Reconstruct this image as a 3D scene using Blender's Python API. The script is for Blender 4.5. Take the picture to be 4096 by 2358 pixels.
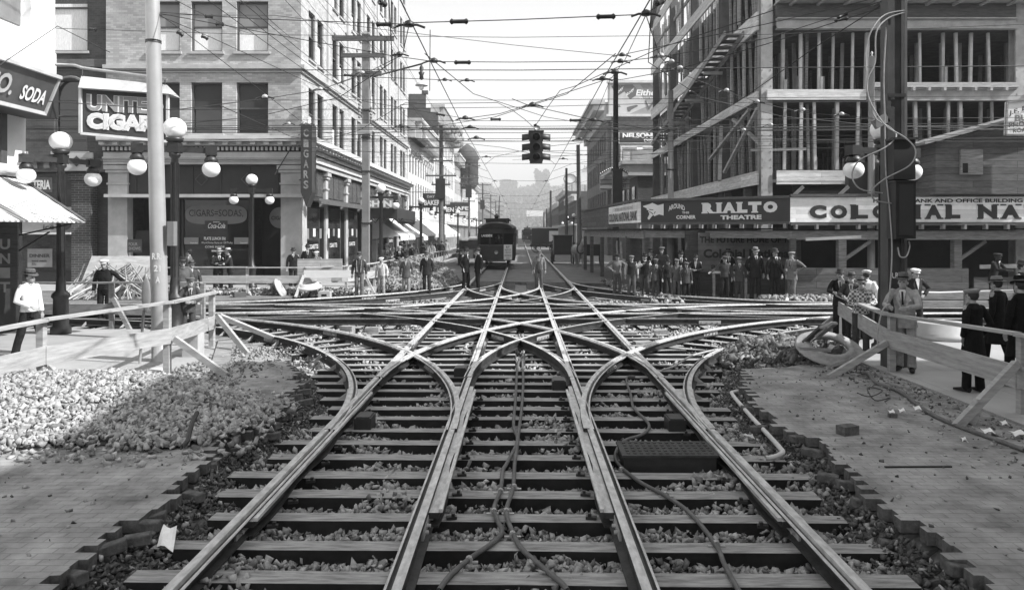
import bpy, math, random
import numpy as np
from mathutils import Matrix, Vector, Euler
for _o in list(bpy.data.objects): bpy.data.objects.remove(_o)
S = bpy.context.scene; COL = S.collection
R = math.radians; rnd = random.Random(7); PI = math.pi
# ---------------- camera, world, sun, exposure ----------------
H = 2.57; F = 3000.0; CX, CY = 2081.0, 924.0
cd = bpy.data.cameras.new('camera'); cam = bpy.data.objects.new('camera', cd); COL.objects.link(cam)
cam.location = (0, 0, H); cam.rotation_euler = (R(90), 0, 0)
cd.sensor_width = 36; cd.lens = F/4096*36; cd.shift_x = -33/4096; cd.shift_y = -255/4096
cd.clip_start = .05; cd.clip_end = 6000; S.camera = cam
SUN = Vector((1.0, -0.3, 0.98)).normalized()
el = math.asin(SUN.z); az = math.atan2(SUN.x, SUN.y)
W = bpy.data.worlds.new('World'); S.world = W; W.use_nodes = True
nt = W.node_tree; nt.nodes.clear()
sk = nt.nodes.new('ShaderNodeTexSky'); sk.sky_type = 'NISHITA'; sk.sun_disc = False
sk.sun_elevation = el; sk.sun_rotation = az; sk.dust_density = 1.5; sk.air_density = 1.0
bw = nt.nodes.new('ShaderNodeSeparateColor'); bgn = nt.nodes.new('ShaderNodeBackground'); wo = nt.nodes.new('ShaderNodeOutputWorld')
nt.links.new(sk.outputs[0], bw.inputs[0]); nt.links.new(bw.outputs[2], bgn.inputs[0]); nt.links.new(bgn.outputs[0], wo.inputs[0])
bgn.inputs[1].default_value = 0.13
ld = bpy.data.lights.new('sun', 'SUN'); ld.energy = 4.2; ld.angle = R(.55); ld.color = (1, 1, 1)
lo = bpy.data.objects.new('sun', ld); COL.objects.link(lo); lo.rotation_euler = (-SUN).to_track_quat('-Z', 'Y').to_euler()
S.view_settings.view_transform = 'Standard'; S.view_settings.look = 'None'; S.view_settings.gamma = 1
S.view_settings.exposure = 0.95
S.cycles.max_bounces = 5; S.cycles.diffuse_bounces = 3; S.cycles.glossy_bounces = 2; S.cycles.transmission_bounces = 2
S.cycles.volume_bounces = 0; S.cycles.use_denoising = True

def P(x, y, Y): return Vector(((x-CX)/F*Y, Y, H-(y-CY)/F*Y))
def G(x, y, z=0.0):
    Y = F*(H-z)/(y-CY); return Vector(((x-CX)/F*Y, Y, z))
# ---------------- materials ----------------
MATS = {}
def mat(name, v, rough=.75, var=.15, scale=3.0, kind='noise', bump=.25, metal=0.0, bs=(.22, .075), mortar=.6, spec=.3, stretch=(1,1,1)):
    if name in MATS: return MATS[name]
    m = bpy.data.materials.new(name); m.use_nodes = True; n = m.node_tree; L = n.links.new
    b = n.nodes['Principled BSDF']; b.inputs['Roughness'].default_value = rough; b.inputs['Metallic'].default_value = metal
    b.inputs['Specular IOR Level'].default_value = spec
    tc = n.nodes.new('ShaderNodeTexCoord'); mp = n.nodes.new('ShaderNodeMapping'); mp.inputs['Scale'].default_value = stretch
    L(tc.outputs['Object'], mp.inputs[0])
    no = n.nodes.new('ShaderNodeTexNoise'); no.inputs['Scale'].default_value = scale; no.inputs['Detail'].default_value = 7; no.inputs['Roughness'].default_value = .65
    L(mp.outputs[0], no.inputs['Vector'])
    mr = n.nodes.new('ShaderNodeMapRange'); mr.inputs[1].default_value = .3; mr.inputs[2].default_value = .7
    mr.inputs[3].default_value = v*(1-var); mr.inputs[4].default_value = v*(1+var); L(no.outputs[0], mr.inputs[0])
    col = mr.outputs[0]; hgt = no.outputs[0]; dist = .02
    if kind in ('brick', 'plank', 'paver'):
        sp = n.nodes.new('ShaderNodeSeparateXYZ'); L(tc.outputs['Object'], sp.inputs[0])
        cb = n.nodes.new('ShaderNodeCombineXYZ')
        if kind == 'paver': L(sp.outputs[0], cb.inputs[0]); L(sp.outputs[1], cb.inputs[1])
        else:
            ad = n.nodes.new('ShaderNodeMath'); L(sp.outputs[0], ad.inputs[0]); L(sp.outputs[1], ad.inputs[1])
            L(ad.outputs[0], cb.inputs[0]); L(sp.outputs[2], cb.inputs[1])
        br = n.nodes.new('ShaderNodeTexBrick'); L(cb.outputs[0], br.inputs['Vector'])
        br.inputs['Scale'].default_value = 1; br.inputs['Brick Width'].default_value = bs[0]; br.inputs['Row Height'].default_value = bs[1]
        br.inputs['Mortar Size'].default_value = .006 if kind != 'plank' else .008
        br.inputs['Mortar Smooth'].default_value = .3; br.inputs['Bias'].default_value = 0
        cv = .07 if kind == 'paver' else .2; br.inputs['Color1'].default_value = (1-cv,)*3+(1,); br.inputs['Color2'].default_value = (1+cv,)*3+(1,)
        br.inputs['Mortar'].default_value = (mortar,)*3+(1,)
        mu = n.nodes.new('ShaderNodeMath'); mu.operation = 'MULTIPLY'; L(br.outputs['Color'], mu.inputs[0]); L(mr.outputs[0], mu.inputs[1])
        col = mu.outputs[0]
        inv = n.nodes.new('ShaderNodeMath'); inv.operation = 'SUBTRACT'; L(no.outputs[0], inv.inputs[0]); L(br.outputs['Fac'], inv.inputs[1]); hgt = inv.outputs[0]
    if kind == 'check':
        ck = n.nodes.new('ShaderNodeTexChecker'); ck.inputs['Scale'].default_value = 22; L(tc.outputs['Object'], ck.inputs[0])
        ck.inputs[1].default_value = (v, v, v, 1); ck.inputs[2].default_value = (v*.18,)*3+(1,); col = ck.outputs[0]
    if kind == 'stripe':
        wv = n.nodes.new('ShaderNodeTexWave'); wv.bands_direction = 'Y'; wv.inputs['Scale'].default_value = bs[0]; L(tc.outputs['Object'], wv.inputs[0])
        r2 = n.nodes.new('ShaderNodeMapRange'); r2.inputs[1].default_value = .4; r2.inputs[2].default_value = .6
        r2.inputs[3].default_value = v; r2.inputs[4].default_value = mortar; L(wv.outputs['Fac'], r2.inputs[0]); col = r2.outputs[0]
    L(col, b.inputs['Base Color'])
    if bump:
        bp = n.nodes.new('ShaderNodeBump'); bp.inputs['Strength'].default_value = bump; bp.inputs['Distance'].default_value = dist
        L(hgt, bp.inputs['Height']); L(bp.outputs[0], b.inputs['Normal'])
    MATS[name] = m; return m
M_steel = mat('rail_side', .045, .6, .5, 6, bump=.4, metal=.2)
M_rail = mat('rail_top', .5, .45, .4, 5, metal=.2, spec=.6, bump=.15, stretch=(3,1,1))
M_iron = mat('black_iron', .022, .45, .3, 8, spec=.5)
M_tie = mat('tie_wood', .27, .9, .6, 3.0, bump=.5, stretch=(1,7,7))
M_tieside = mat('tie_creosote', .018, .9, .4, 6, bump=.4)
M_wood = mat('new_lumber', .36, .8, .28, 2.2, bump=.25, stretch=(1.2,1.2,9))
M_woodg = mat('grey_lumber', .24, .85, .4, 2.5, bump=.3, stretch=(1.2,1.2,9))
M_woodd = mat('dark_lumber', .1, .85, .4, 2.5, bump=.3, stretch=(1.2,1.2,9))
M_rock = mat('ballast_stone', .3, .9, .4, 9, bump=.3)
M_dirt = mat('dirt', .09, .95, .5, 5, bump=.8)
M_conc = mat('concrete', .42, .85, .14, 1.5, bump=.15)
M_side = mat('sidewalk_flags', .33, .85, .12, 1.2, 'paver', .15, bs=(1.6,1.6), mortar=.6)
M_kerb = mat('granite', .3, .85, .25, 8)
M_pave = mat('paver', .25, .9, .55, 1.7, 'paver', .6, bs=(.2,.1), mortar=.78)
M_paver_side = mat('paver_side', .1, .9, .5, 14, bump=.6)
M_brickl = mat('buff_brick', .42, .85, .26, .35, 'brick', .2, bs=(.26,.09), mortar=.72)
M_brickd = mat('dark_brick', .075, .85, .3, .8, 'brick', .25, bs=(.24,.085), mortar=1.5)
M_brickp = mat('pillar_brick', .055, .85, .3, .8, 'brick', .25, bs=(.34,.11), mortar=5)
M_brickm = mat('mid_brick', .15, .85, .2, .8, 'brick', .2, bs=(.26,.09), mortar=.7)
M_stone = mat('limestone', .42, .8, .2, 1.6, bump=.12)
M_stonel = mat('light_stone', .55, .8, .18, 1.2, bump=.12)
M_glass = mat('window_glass', .015, .06, .3, 2, spec=.9, bump=.0)
M_frame = mat('sash_paint', .08, .5, .2, 4, bump=0)
M_curt = mat('curtain', .8, .9, .2, 6, bump=.3, stretch=(8,8,1))
M_blind = mat('roller_blind', .26, .9, .08, 2, bump=0)
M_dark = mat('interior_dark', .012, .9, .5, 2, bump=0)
M_whitew = mat('white_paint', .75, .6, .08, 2.2, bump=.15)
M_whiteb = mat('white_boards', .88, .7, .14, 2.2, 'plank', .2, bs=(4,.16), mortar=.8)
M_blackp = mat('black_paint', .03, .5, .2, 3, bump=.1)
M_signd = mat('sign_dark', .045, .45, .12, 2, bump=.05)
M_signg = mat('sign_grey', .22, .55, .15, 2, bump=.05)
M_globe = mat('milk_glass', .9, .35, .02, 2, spec=.6, bump=0)
M_pole = mat('aluminium_paint', .38, .4, .12, 2, metal=.25, bump=.1)
M_poleg = mat('grey_pole', .2, .6, .2, 2, bump=.1)
M_poled = mat('dark_pole', .06, .5, .3, 3, bump=.2)
M_rope = mat('rope_fibre', .34, .9, .2, 9, bump=.2)
M_wire = mat('wire', .035, .6, .2, 4, bump=0)
M_cable = mat('rubber_cable', .11, .6, .3, 8, bump=.1)
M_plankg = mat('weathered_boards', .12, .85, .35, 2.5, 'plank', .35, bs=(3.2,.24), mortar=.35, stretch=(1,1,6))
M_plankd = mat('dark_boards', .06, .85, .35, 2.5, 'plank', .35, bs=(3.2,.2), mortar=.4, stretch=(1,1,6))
M_beam = mat('steel_beam', .36, .6, .25, 2.4, bump=.15)
M_beamd = mat('steel_beam_red', .11, .6, .25, 2.4, bump=.15)
M_form = mat('form_boards', .6, .8, .25, 2.2, 'plank', .2, bs=(3.6,.19), mortar=.7, stretch=(1,1,6))
M_skin = mat('skin', .3, .6, .08, 6, bump=0)
M_road = mat('street_surface', .17, .9, .3, 1.1, 'paver', .4, bs=(.24,.12), mortar=.6)
M_paper = mat('paper', .8, .8, .06, 5, bump=.1)
M_canvas = mat('canvas', .7, .85, .08, 4, bump=.1)
M_rub = mat('rubble', .25, .95, .5, 8, bump=.6)
def cloth(v):
    v = v*.85 if v < .05 else v*1.1
    return mat('cloth_%03d' % round(v*1000), v, .9, .3, 9, bump=1.0, spec=.1)
# ---------------- object helpers ----------------
def wm(o):
    m = Matrix.Identity(4)
    while o is not None: m = o.matrix_basis @ m; o = o.parent
    return m
def link(o, parent=None):
    COL.objects.link(o)
    if parent is not None: o.parent = parent
    return o
def tag(o, label=None, cat=None, group=None, kind=None):
    if label: o['label'] = label
    if cat: o['category'] = cat
    if group: o['group'] = group
    if kind: o['kind'] = kind
    return o
def thing(name, loc, label, cat, group=None, rz=0):
    o = bpy.data.objects.new(name, None); o.empty_display_size = .2; o.location = loc; o.rotation_euler = (0, 0, rz); link(o)
    return tag(o, label, cat, group)
class MB:
    def __init__(s): s.v = []; s.f = []; s.mi = []; s.sm = False
    def add(s, vs, fs, m=0):
        k = len(s.v); s.v += [tuple(p) for p in vs]; s.f += [tuple(i+k for i in q) for q in fs]; s.mi += [m]*len(fs); return s
    def box(s, a, b, m=0):
        x0, y0, z0 = a; x1, y1, z1 = b
        return s.add([(x0,y0,z0),(x1,y0,z0),(x1,y1,z0),(x0,y1,z0),(x0,y0,z1),(x1,y0,z1),(x1,y1,z1),(x0,y1,z1)],
                     [(0,3,2,1),(4,5,6,7),(0,1,5,4),(1,2,6,5),(2,3,7,6),(3,0,4,7)], m)
    def bar(s, p, q, w, t, up=(0,0,1), m=0):      # rectangular bar from p to q, w across, t along 'up'
        p = Vector(p); q = Vector(q); d = (q-p).normalized(); u = Vector(up)
        if abs(d.dot(u)) > .98: u = Vector((0,1,0))
        a = d.cross(u).normalized()*w/2; c = a.cross(d).normalized()*t/2
        vs = [p-a-c, p+a-c, p+a+c, p-a+c, q-a-c, q+a-c, q+a+c, q-a+c]
        return s.add(vs, [(0,1,2,3),(4,7,6,5),(0,4,5,1),(1,5,6,2),(2,6,7,3),(3,7,4,0)], m)
    def tube(s, pts, r, n=8, m=0, sq=None, cap=True):
        pts = [Vector(p) for p in pts]; k = len(pts); rs = r if isinstance(r, (list, tuple)) else [r]*k
        base = []; ref = None
        for i in range(k):
            d = (pts[min(i+1,k-1)]-pts[max(i-1,0)]).normalized()
            if ref is None: ref = Vector((0,0,1)) if abs(d.z) < .75 else Vector((0,1,0))
            a = d.cross(ref); 
            if a.length < 1e-4: a = d.cross(Vector((.3,1,.1)))
            a.normalize(); c = a.cross(d).normalized(); ref = c
            rr = rs[i]; ra, rc = (rr if isinstance(rr, tuple) else (rr, rr))
            base.append([pts[i]+a*math.cos(t)*ra+c*math.sin(t)*rc for t in [2*PI*j/n for j in range(n)]])
        vs = [p for ring in base for p in ring]; fs = []
        for i in range(k-1):
            for j in range(n): fs.append((i*n+j, i*n+(j+1)%n, (i+1)*n+(j+1)%n, (i+1)*n+j))
        if cap: fs.append(tuple(range(n))); fs.append(tuple((k-1)*n+j for j in reversed(range(n))))
        return s.add(vs, [tuple(reversed(f)) for f in fs], m)
    def lathe(s, prof, c=(0,0,0), n=16, m=0, sx=1, sy=1):  # prof [(r,z)]
        c = Vector(c); vs = []; k = len(prof); fs = []
        for r, z in prof:
            for j in range(n): t = 2*PI*j/n; vs.append((c.x+r*math.cos(t)*sx, c.y+r*math.sin(t)*sy, c.z+z))
        for i in range(k-1):
            for j in range(n): fs.append((i*n+j, i*n+(j+1)%n, (i+1)*n+(j+1)%n, (i+1)*n+j))
        fs.append(tuple(reversed(range(n)))); fs.append(tuple((k-1)*n+j for j in range(n)))
        return s.add(vs, fs, m)
    def ball(s, c, r, n=16, m=0, sc=(1,1,1)):
        pr = [(r*math.sin(t), -r*math.cos(t)) for t in [PI*(i+.02)/(n//2+.04) for i in range(n//2+1)]]
        k = len(s.v); s.lathe(pr, (0,0,0), n, m)
        for i in range(k, len(s.v)): x, y, z = s.v[i]; s.v[i] = (c[0]+x*sc[0], c[1]+y*sc[1], c[2]+z*sc[2])
        return s
    def prism(s, poly, z0, z1, m=0, mside=None):
        n = len(poly); vs = [(x, y, z0) for x, y in poly]+[(x, y, z1) for x, y in poly]
        s.add(vs, [tuple(range(n, 2*n))], m); k = len(s.v)-2*n
        fs = [(k+i, k+(i+1)%n, k+n+(i+1)%n, k+n+i) for i in range(n)]+[tuple(k+i for i in reversed(range(n)))]
        s.f += fs; s.mi += [m if mside is None else mside]*len(fs); return s
    def xform(s, M, k=0):
        for i in range(k, len(s.v)): s.v[i] = tuple(M @ Vector(s.v[i]))
        return s
    def mesh(s, name, mats):
        me = bpy.data.meshes.new(name); me.from_pydata(s.v, [], s.f)
        for m in (mats if isinstance(mats, (list, tuple)) else [mats]): me.materials.append(m)
        if any(s.mi): me.polygons.foreach_set('material_index', s.mi)
        if s.sm: me.polygons.foreach_set('use_smooth', [True]*len(s.f))
        me.update(); return me
    def build(s, name, mats, parent=None, origin=None):
        if not s.v: return None
        if parent is not None: s.xform(wm(parent).inverted()); o = bpy.data.objects.new(name, s.mesh(name, mats)); return link(o, parent)
        if origin is None:
            a = np.array(s.v); c = (a.min(0)+a.max(0))/2; origin = (float(c[0]), float(c[1]), float(a[:,2].min()))
        o = Vector(origin); s.xform(Matrix.Translation(-o)); ob = bpy.data.objects.new(name, s.mesh(name, mats)); ob.location = o; return link(ob)
def smooth(mb): mb.sm = True; return mb
def struct(name, mb, mats): return tag(mb.build(name, mats, origin=(0,0,0)), kind='structure')
def copy_tree(o, parent=None):
    c = o.copy(); COL.objects.link(c)
    if parent is not None: c.parent = parent
    for ch in list(o.children): copy_tree(ch, c)
    return c
_txt = {}
def txtmesh(s, bold=0.0):
    key = (s, bold)
    if key not in _txt:
        cu = bpy.data.curves.new('t', 'FONT'); cu.body = s; cu.offset = bold; cu.extrude = 0; cu.resolution_u = 3
        ob = bpy.data.objects.new('t', cu); COL.objects.link(ob); bpy.context.view_layer.update()
        me = bpy.data.meshes.new_from_object(ob.evaluated_get(bpy.context.evaluated_depsgraph_get()))
        v = [tuple(p.co) for p in me.vertices]; f = [tuple(p.vertices) for p in me.polygons]
        bpy.data.objects.remove(ob); bpy.data.curves.remove(cu); bpy.data.meshes.remove(me); _txt[key] = (v, f)
    return _txt[key]
def letters(s, o, u, w, h, m, parent, bold=.02, nrm=None, depth=.012, slant=0, arc=0, name='lettering', vdir=(0,0,1)):
    """text filling a w x h rectangle whose lower-left corner is o, running along u"""
    v, f = txtmesh(s, bold)
    if not v: return
    a = np.array(v); mn = a.min(0); mx = a.max(0); o = Vector(o); u = Vector(u).normalized(); up = Vector(vdir).normalized(); n = u.cross(up).normalized()
    mb = MB(); vs = []
    for p in v:
        x = (p[0]-mn[0])/(mx[0]-mn[0])*w; y = (p[1]-mn[1])/(mx[1]-mn[1])*h
        x += slant*y; y += arc*(1-((x/w-.5)*2)**2) if arc else 0
        vs.append(o+u*x+up*y+n*depth)
    mb.add(vs, f); return mb.build(name, m, parent)
# ---------------- ground, roads, sidewalks ----------------
RX = dict(A=-2.365, B=-.83, C=.85, D=2.32); CY4 = (20.6, 22.05, 23.35, 24.8); YC = 22.7
g = MB(); g.add([(-1500,-60,-.30),(1500,-60,-.30),(1500,1900,-.30),(-1500,1900,-.30)], [(0,1,2,3)]); struct('ground', g, M_dirt)
def arc(cx, cy, r, a0, a1, n=24): return [(cx+r*math.cos(R(a0+(a1-a0)*i/n)), cy+r*math.sin(R(a0+(a1-a0)*i/n))) for i in range(n+1)]
# near street pavement, left and right of the open trench, with a toothed edge of lifted blocks
def edgeL(y):
    if y < 9.1: return -3.2+.25*max(0, 6.5-y)*.4+.1*math.sin(y*2.1)
    d = 10.75**2-(y-9.1)**2
    return -13.87+math.sqrt(max(d, 1))
def toothed(side):
    pts = []; y = 2.0; k = 0
    while y < 18.2:
        e = edgeL(y); st = rnd.choice([0,.02,.05,.08,.1,.12,.17])
        x = e-.1+st*(-1)**k*.6+.06*math.sin(y*5)
        pts += [(x*side*-1 if side > 0 else x, y), (x*side*-1 if side > 0 else x, y+.12)]; y += .125; k += 1
    return pts
eL = toothed(-1); eR = toothed(1)
polyL = [(-6.0,2.0)]+eL+[(-8.6,18.3),(-7.6,17.2),(-6.6,16.0),(-6.02,14.6)]
polyR = [(x, y) for x, y in eR if y < 13.2]; polyR = [(6.18,2.0)]+[(6.18,14.0)]+[(5.6,13.9),(4.6,13.2)]+polyR[::-1]
def slab(name, poly, z0, z1, mt, ms): 
    a = sum(poly[i][0]*poly[(i+1)%len(poly)][1]-poly[(i+1)%len(poly)][0]*poly[i][1] for i in range(len(poly)))
    if a < 0: poly = poly[::-1]
    return struct(name, MB().prism(poly, z0, z1, 0, 1), [mt, ms])
for pl_ in (polyL, polyR):
    o = slab('street_pavement', pl_, .055, .165, M_pave, M_paver_side); bv = o.modifiers.new('b', 'BEVEL'); bv.width = .014; bv.segments = 2; bv.limit_method = 'ANGLE'
# earth bank under the block edge
for nm, pts in (('trench_edge_left', eL), ('trench_edge_right', [q for q in eR if q[1] < 13.2])):
    mb = MB(); r2 = random.Random(3); sg = 1 if 'left' in nm else -1; n = len(pts); vs = []
    for x, y in pts:
        for j, (dx, z) in enumerate(((-.5,.05),(-.05,.045),(.09,-.02),(.24,-.12),(.4,-.26))):
            vs.append((x+sg*(dx+(r2.random()-.5)*.14*(j > 1)), y, z+(r2.random()-.5)*.05*(j > 1)))
    for i in range(n-1):
        for j in range(4):
            q = (i*5+j, i*5+j+1, (i+1)*5+j+1, (i+1)*5+j); mb.f.append(q if sg > 0 else q[::-1]); mb.mi.append(0)
    mb.v = vs; struct('trench_bank', mb, M_dirt)
slab('sidewalk', [(-6.0,2.0),(-6.0,14.8),(-6.6,16.2),(-7.6,17.4),(-9.2,18.4),(-30,18.6),(-30,2)], -.25, .17, M_side, M_kerb)
slab('sidewalk', [(6.2,2.0),(30,2.0),(30,18.2),(12.5,18.2),(9.2,17.6),(7.4,16.4),(6.5,15.0),(6.2,13.8)], -.25, .19, M_side, M_kerb)
slab('sidewalk', [(-40,31.2),(-8.4,31.2),(-7.2,32.0),(-6.4,33.4),(-6.2,36),(-6.2,400),(-40,400)], -.25, .1, M_side, M_kerb)
slab('sidewalk', [(6.0,31.5),(12,27.6),(40,27.2),(40,400),(6.0,400)], -.25, .05, M_side, M_kerb)
# main street surface beyond the crossing, and the cross street ends
slab('road', [(-6.21,46),(-3.7,44),(-3.7,39),(4.0,37),(5.99,36),(5.99,900),(-6.21,900)], -.2, .0, M_road, M_dirt)
slab('cross_road', [(-60,26.4),(-16,26.4),(-11,27.4),(-9,28.8),(-8.4,31.1),(-60,31.1)], -.2, .02, M_road, M_dirt)
# ---------------- stones ----------------
def rock_protos(seed, n=24):
    r = np.random.RandomState(seed); out = []
    ico = [(-1,-1,-1),(1,-1,-1),(1,1,-1),(-1,1,-1),(-1,-1,1),(1,-1,1),(1,1,1),(-1,1,1)]
    fc = [(0,2,1),(0,3,2),(4,5,6),(4,6,7),(0,1,5),(0,5,4),(1,2,6),(1,6,5),(2,3,7),(2,7,6),(3,0,4),(3,4,7)]
    for i in range(n):
        v = np.array(ico)*(.35+.65*r.rand(8,1))*np.array([1.15,.85,.6])+r.randn(8,3)*.2
        out.append(v)
    return out, np.array(fc)
PROT, PF = rock_protos(1)
def rocks(name, pts, sizes, mats, seed=0, label=None, kind='stuff', probs=None):
    r = np.random.RandomState(seed); n = len(pts); pts = np.array(pts); sizes = np.array(sizes)
    pr = np.array(PROT)[r.randint(0, len(PROT), n)]*(.75+.5*r.rand(n,1,3))
    q = r.randn(n,4); q /= np.linalg.norm(q, axis=1)[:,None]; w,x,y,z = q.T
    Rm = np.stack([1-2*(y*y+z*z),2*(x*y-z*w),2*(x*z+y*w),2*(x*y+z*w),1-2*(x*x+z*z),2*(y*z-x*w),2*(x*z-y*w),2*(y*z+x*w),1-2*(x*x+y*y)],1).reshape(n,3,3)
    V = np.einsum('nij,nkj->nki', Rm, pr)*sizes[:,None,None]+pts[:,None,:]
    FF = (PF[None]+8*np.arange(n)[:,None,None]).reshape(-1,3)
    me = bpy.data.meshes.new(name); me.vertices.add(n*8); me.vertices.foreach_set('co', V.reshape(-1))
    me.loops.add(FF.size); me.loops.foreach_set('vertex_index', FF.reshape(-1)); me.polygons.add(len(FF))
    me.polygons.foreach_set('loop_start', np.arange(0, FF.size, 3)); me.polygons.foreach_set('loop_total', np.full(len(FF), 3))
    for m in mats: me.materials.append(m)
    me.polygons.foreach_set('material_index', np.repeat(r.choice(len(mats), n, p=probs), 12)); me.update(calc_edges=True)
    o = bpy.data.objects.new(name, me); link(o); tag(o, label, None, None, kind); return o
MR = [M_rock, mat('ballast_stone_light', .42, .9, .3, 9), mat('ballast_stone_dark', .15, .9, .4, 9)]
def nz(x, y): return .5*math.sin(1.7*x+.6)*math.sin(1.3*y+.2)+.3*math.sin(4.1*x+1.1*y)+.2*math.sin(5.3*y-2.2*x)
def in_bed(x, y):
    if y < 2: return False
    if y < 9.1: return abs(x) < 3.45
    if y < 19.6: return x > edgeL(y)-.1 and x < -edgeL(y)+.1 or (x < -6 and y > 18.8)
    return abs(x) < 30
# ballast sheet
mb = MB(); xs = np.arange(-30, 30.01, .5); ys = np.arange(2, 44.01, .5); nx = len(xs)
for y in ys:
    for x in xs: mb.v.append((float(x), float(y), -.15+.025*nz(x, y)))
for j in range(len(ys)-1):
    for i in range(nx-1):
        if ys[j] < 18.6 and abs(xs[i]) > 5.5 and ys[j] < 16: continue
        mb.f.append((j*nx+i, j*nx+i+1, (j+1)*nx+i+1, (j+1)*nx+i)); mb.mi.append(0)
struct('ballast_bed', mb, mat('ballast_bed', .22, .95, .6, 26, bump=1.0))
pts = []; sz = []; rr = random.Random(5)
def scatter(x0, x1, y0, y1, n, s, dz=0):
    c = 0
    while c < n:
        x = rr.uniform(x0, x1); y = rr.uniform(y0, y1); c += 1
        if not in_bed(x, y): continue
        h = nz(x*1.3, y*1.1)
        z = -.15+.13*max(0, h+.35)*rr.random()+rr.uniform(-.01,.03)+dz
        pts.append((x, y, z)); sz.append(s*rr.uniform(.6, 1.35))
scatter(-3.5, 3.6, 3.8, 7.5, 19000, .03)
scatter(-3.6, 3.7, 7.5, 12, 17000, .034)
scatter(-7.5, 7.5, 12, 19.5, 22000, .038)
scatter(-12, 12, 19.5, 29, 13000, .045)
scatter(-30, -12, 19, 27, 1800, .06); scatter(12, 30, 19, 27, 1800, .06)
rocks('ballast', pts, sz, MR, 2, 'loose crushed stone ballast lying between the ties', probs=[.55,.3,.15])
# heaped stones left and right of the ties (shoulders)
pts = []; sz = []
for i in range(5200):
    y = rr.uniform(3.8, 12.5); sd = rr.choice([-1, 1]); e = edgeL(y)*-sd*-1 if sd < 0 else -edgeL(y)
    x = e-sd*rr.uniform(.12, .9); x = x if abs(x) > 2.5 else sd*2.6
    pts.append((x, y, -.12+.1*rr.random()*max(0, .6+nz(x*2, y)))); sz.append(.031*rr.uniform(.5, 1.5))
rocks('shoulder_ballast', pts, sz, MR, 4, 'crushed stone spilled along the trench edges', probs=[.5,.3,.2])
pts = []; sz = []
for i in range(9000):
    y = rr.uniform(3.8, 13.5); sd = rr.choice([-1, 1]); e = edgeL(y) if sd < 0 else -edgeL(y)
    q = rr.random()*.6; x = e-sd*(q-.02); z = .05-.5*max(0, q-.08)+rr.uniform(-.02,.03); pts.append((x, y, max(z, -.16))); sz.append(.016*rr.uniform(.5, 2.0))
rocks('trench_crumbs', pts, sz, [M_dirt, M_paver_side, M_rock], 14, 'crumbled earth and brick fragments along the broken street edges', probs=[.55,.3,.15])
# big gravel heap at left
HP = [(-7.4,9.6,.0),]
def heap(x, y):
    h = 0
    for cx, cy, a, sx, sy in ((-6.3,10.2,.36,1.25,.85),(-5.0,10.0,.38,1.0,.85),(-7.4,9.4,.34,1.3,1.1),(-4.0,9.3,.3,.7,1.0),(-6.0,8.9,.2,1.5,.8),(-8.4,9.0,.3,1.2,1.2)):
        h += 0 if a == 0 else a*math.exp(-((x-cx)/sx)**2-((y-cy)/sy)**2)
    return min(h, .2+h*.62)
mb = MB(); xs = np.arange(-11, -2.9, .16); ys = np.arange(6.8, 14.2, .16); nx = len(xs)
for y in ys:
    for x in xs: mb.v.append((float(x), float(y), .12+heap(x, y)*.95-.06))
for j in range(len(ys)-1):
    for i in range(nx-1):
        if heap(xs[i], ys[j]) > .1 and heap(xs[i+1], ys[j+1]) > .1: mb.f.append((j*nx+i, j*nx+i+1, (j+1)*nx+i+1, (j+1)*nx+i)); mb.mi.append(0)
core = mb.build('gravel_heap_core', mat('gravel_core', .12, .95, .6, 20, bump=1), origin=(0,0,0)); tag(core, None, None, None, 'stuff'); core.name = 'gravel_heap_bed'
core['label'] = 'packed fines under the gravel heap'
pts = []; sz = []
for i in range(82000):
    x = rr.uniform(-11, -3.0); y = rr.uniform(6.8, 14.0); h = heap(x, y)
    if h < .09+.05*rr.random(): 
        if rr.random() > .06 or h < .02: continue
    base = .165 if (x > -6.0 and x < edgeL(y)-.05) else (.17 if x <= -6 else -.13)
    pts.append((x, y, max(base, .12+h*.95)+rr.uniform(-.02,.03))); sz.append(.03*rr.uniform(.5, 1.6))
rocks('gravel_heap', pts, sz, MR, 6, 'big heap of broken stone at the left kerb, half in sunlight', probs=[.5,.35,.15])
# dark heap along the far left street, and rubble
pts = []; sz = []
for i in range(5200):
    a = rr.random()*2*PI; q = math.sqrt(rr.random())
    x = -5.3+2.2*q*math.cos(a); y = 37.5+4.6*q*math.sin(a); h = 1.35*(1-q*q)
    pts.append((x, y, h*.9)); sz.append(.09*rr.uniform(.6, 1.4))
rocks('dirt_heap', pts, sz, [M_rub, mat('rubble_dark', .14, .95, .5, 8)], 8, 'dark heap of broken paving and earth beyond the far left fence')
pts = []; sz = []
for i in range(3600):
    a = rr.random()*2*PI; q = math.sqrt(rr.random())
    x = 5.35+1.5*q*math.cos(a); y = 14.9+1.7*q*math.sin(a); h = .42*(1-q*q)
    pts.append((x, y, h)); sz.append(.035*rr.uniform(.4, 1.8)*(2.4 if rr.random() < .05 else 1))
rocks('rubble_heap', pts, sz, [mat('rubble_dark', .14, .95, .5, 8), M_dirt, M_rub], 9, 'heap of rubble and broken paving beside the right barricade', probs=[.5,.35,.15])
pts = []; sz = []
for i in range(1900):
    x = rr.uniform(-14.5, -6.2); y = 30.4+rr.uniform(-.6, .7); pts.append((x, y, .0+.16*rr.random())); sz.append(.06*rr.uniform(.5, 2.2))
for i in range(500):
    x = rr.uniform(8.6, 11.5); y = 26.6+rr.uniform(-.5,.5); pts.append((x, y, .22*rr.random())); sz.append(.07*rr.uniform(.5, 2))
for i in range(500):
    x = rr.uniform(11.5, 22); y = 20.0-rr.uniform(-.0,1.2)-1.2; pts.append((x, y, .1*rr.random())); sz.append(.05*rr.uniform(.5, 1.8))
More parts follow.
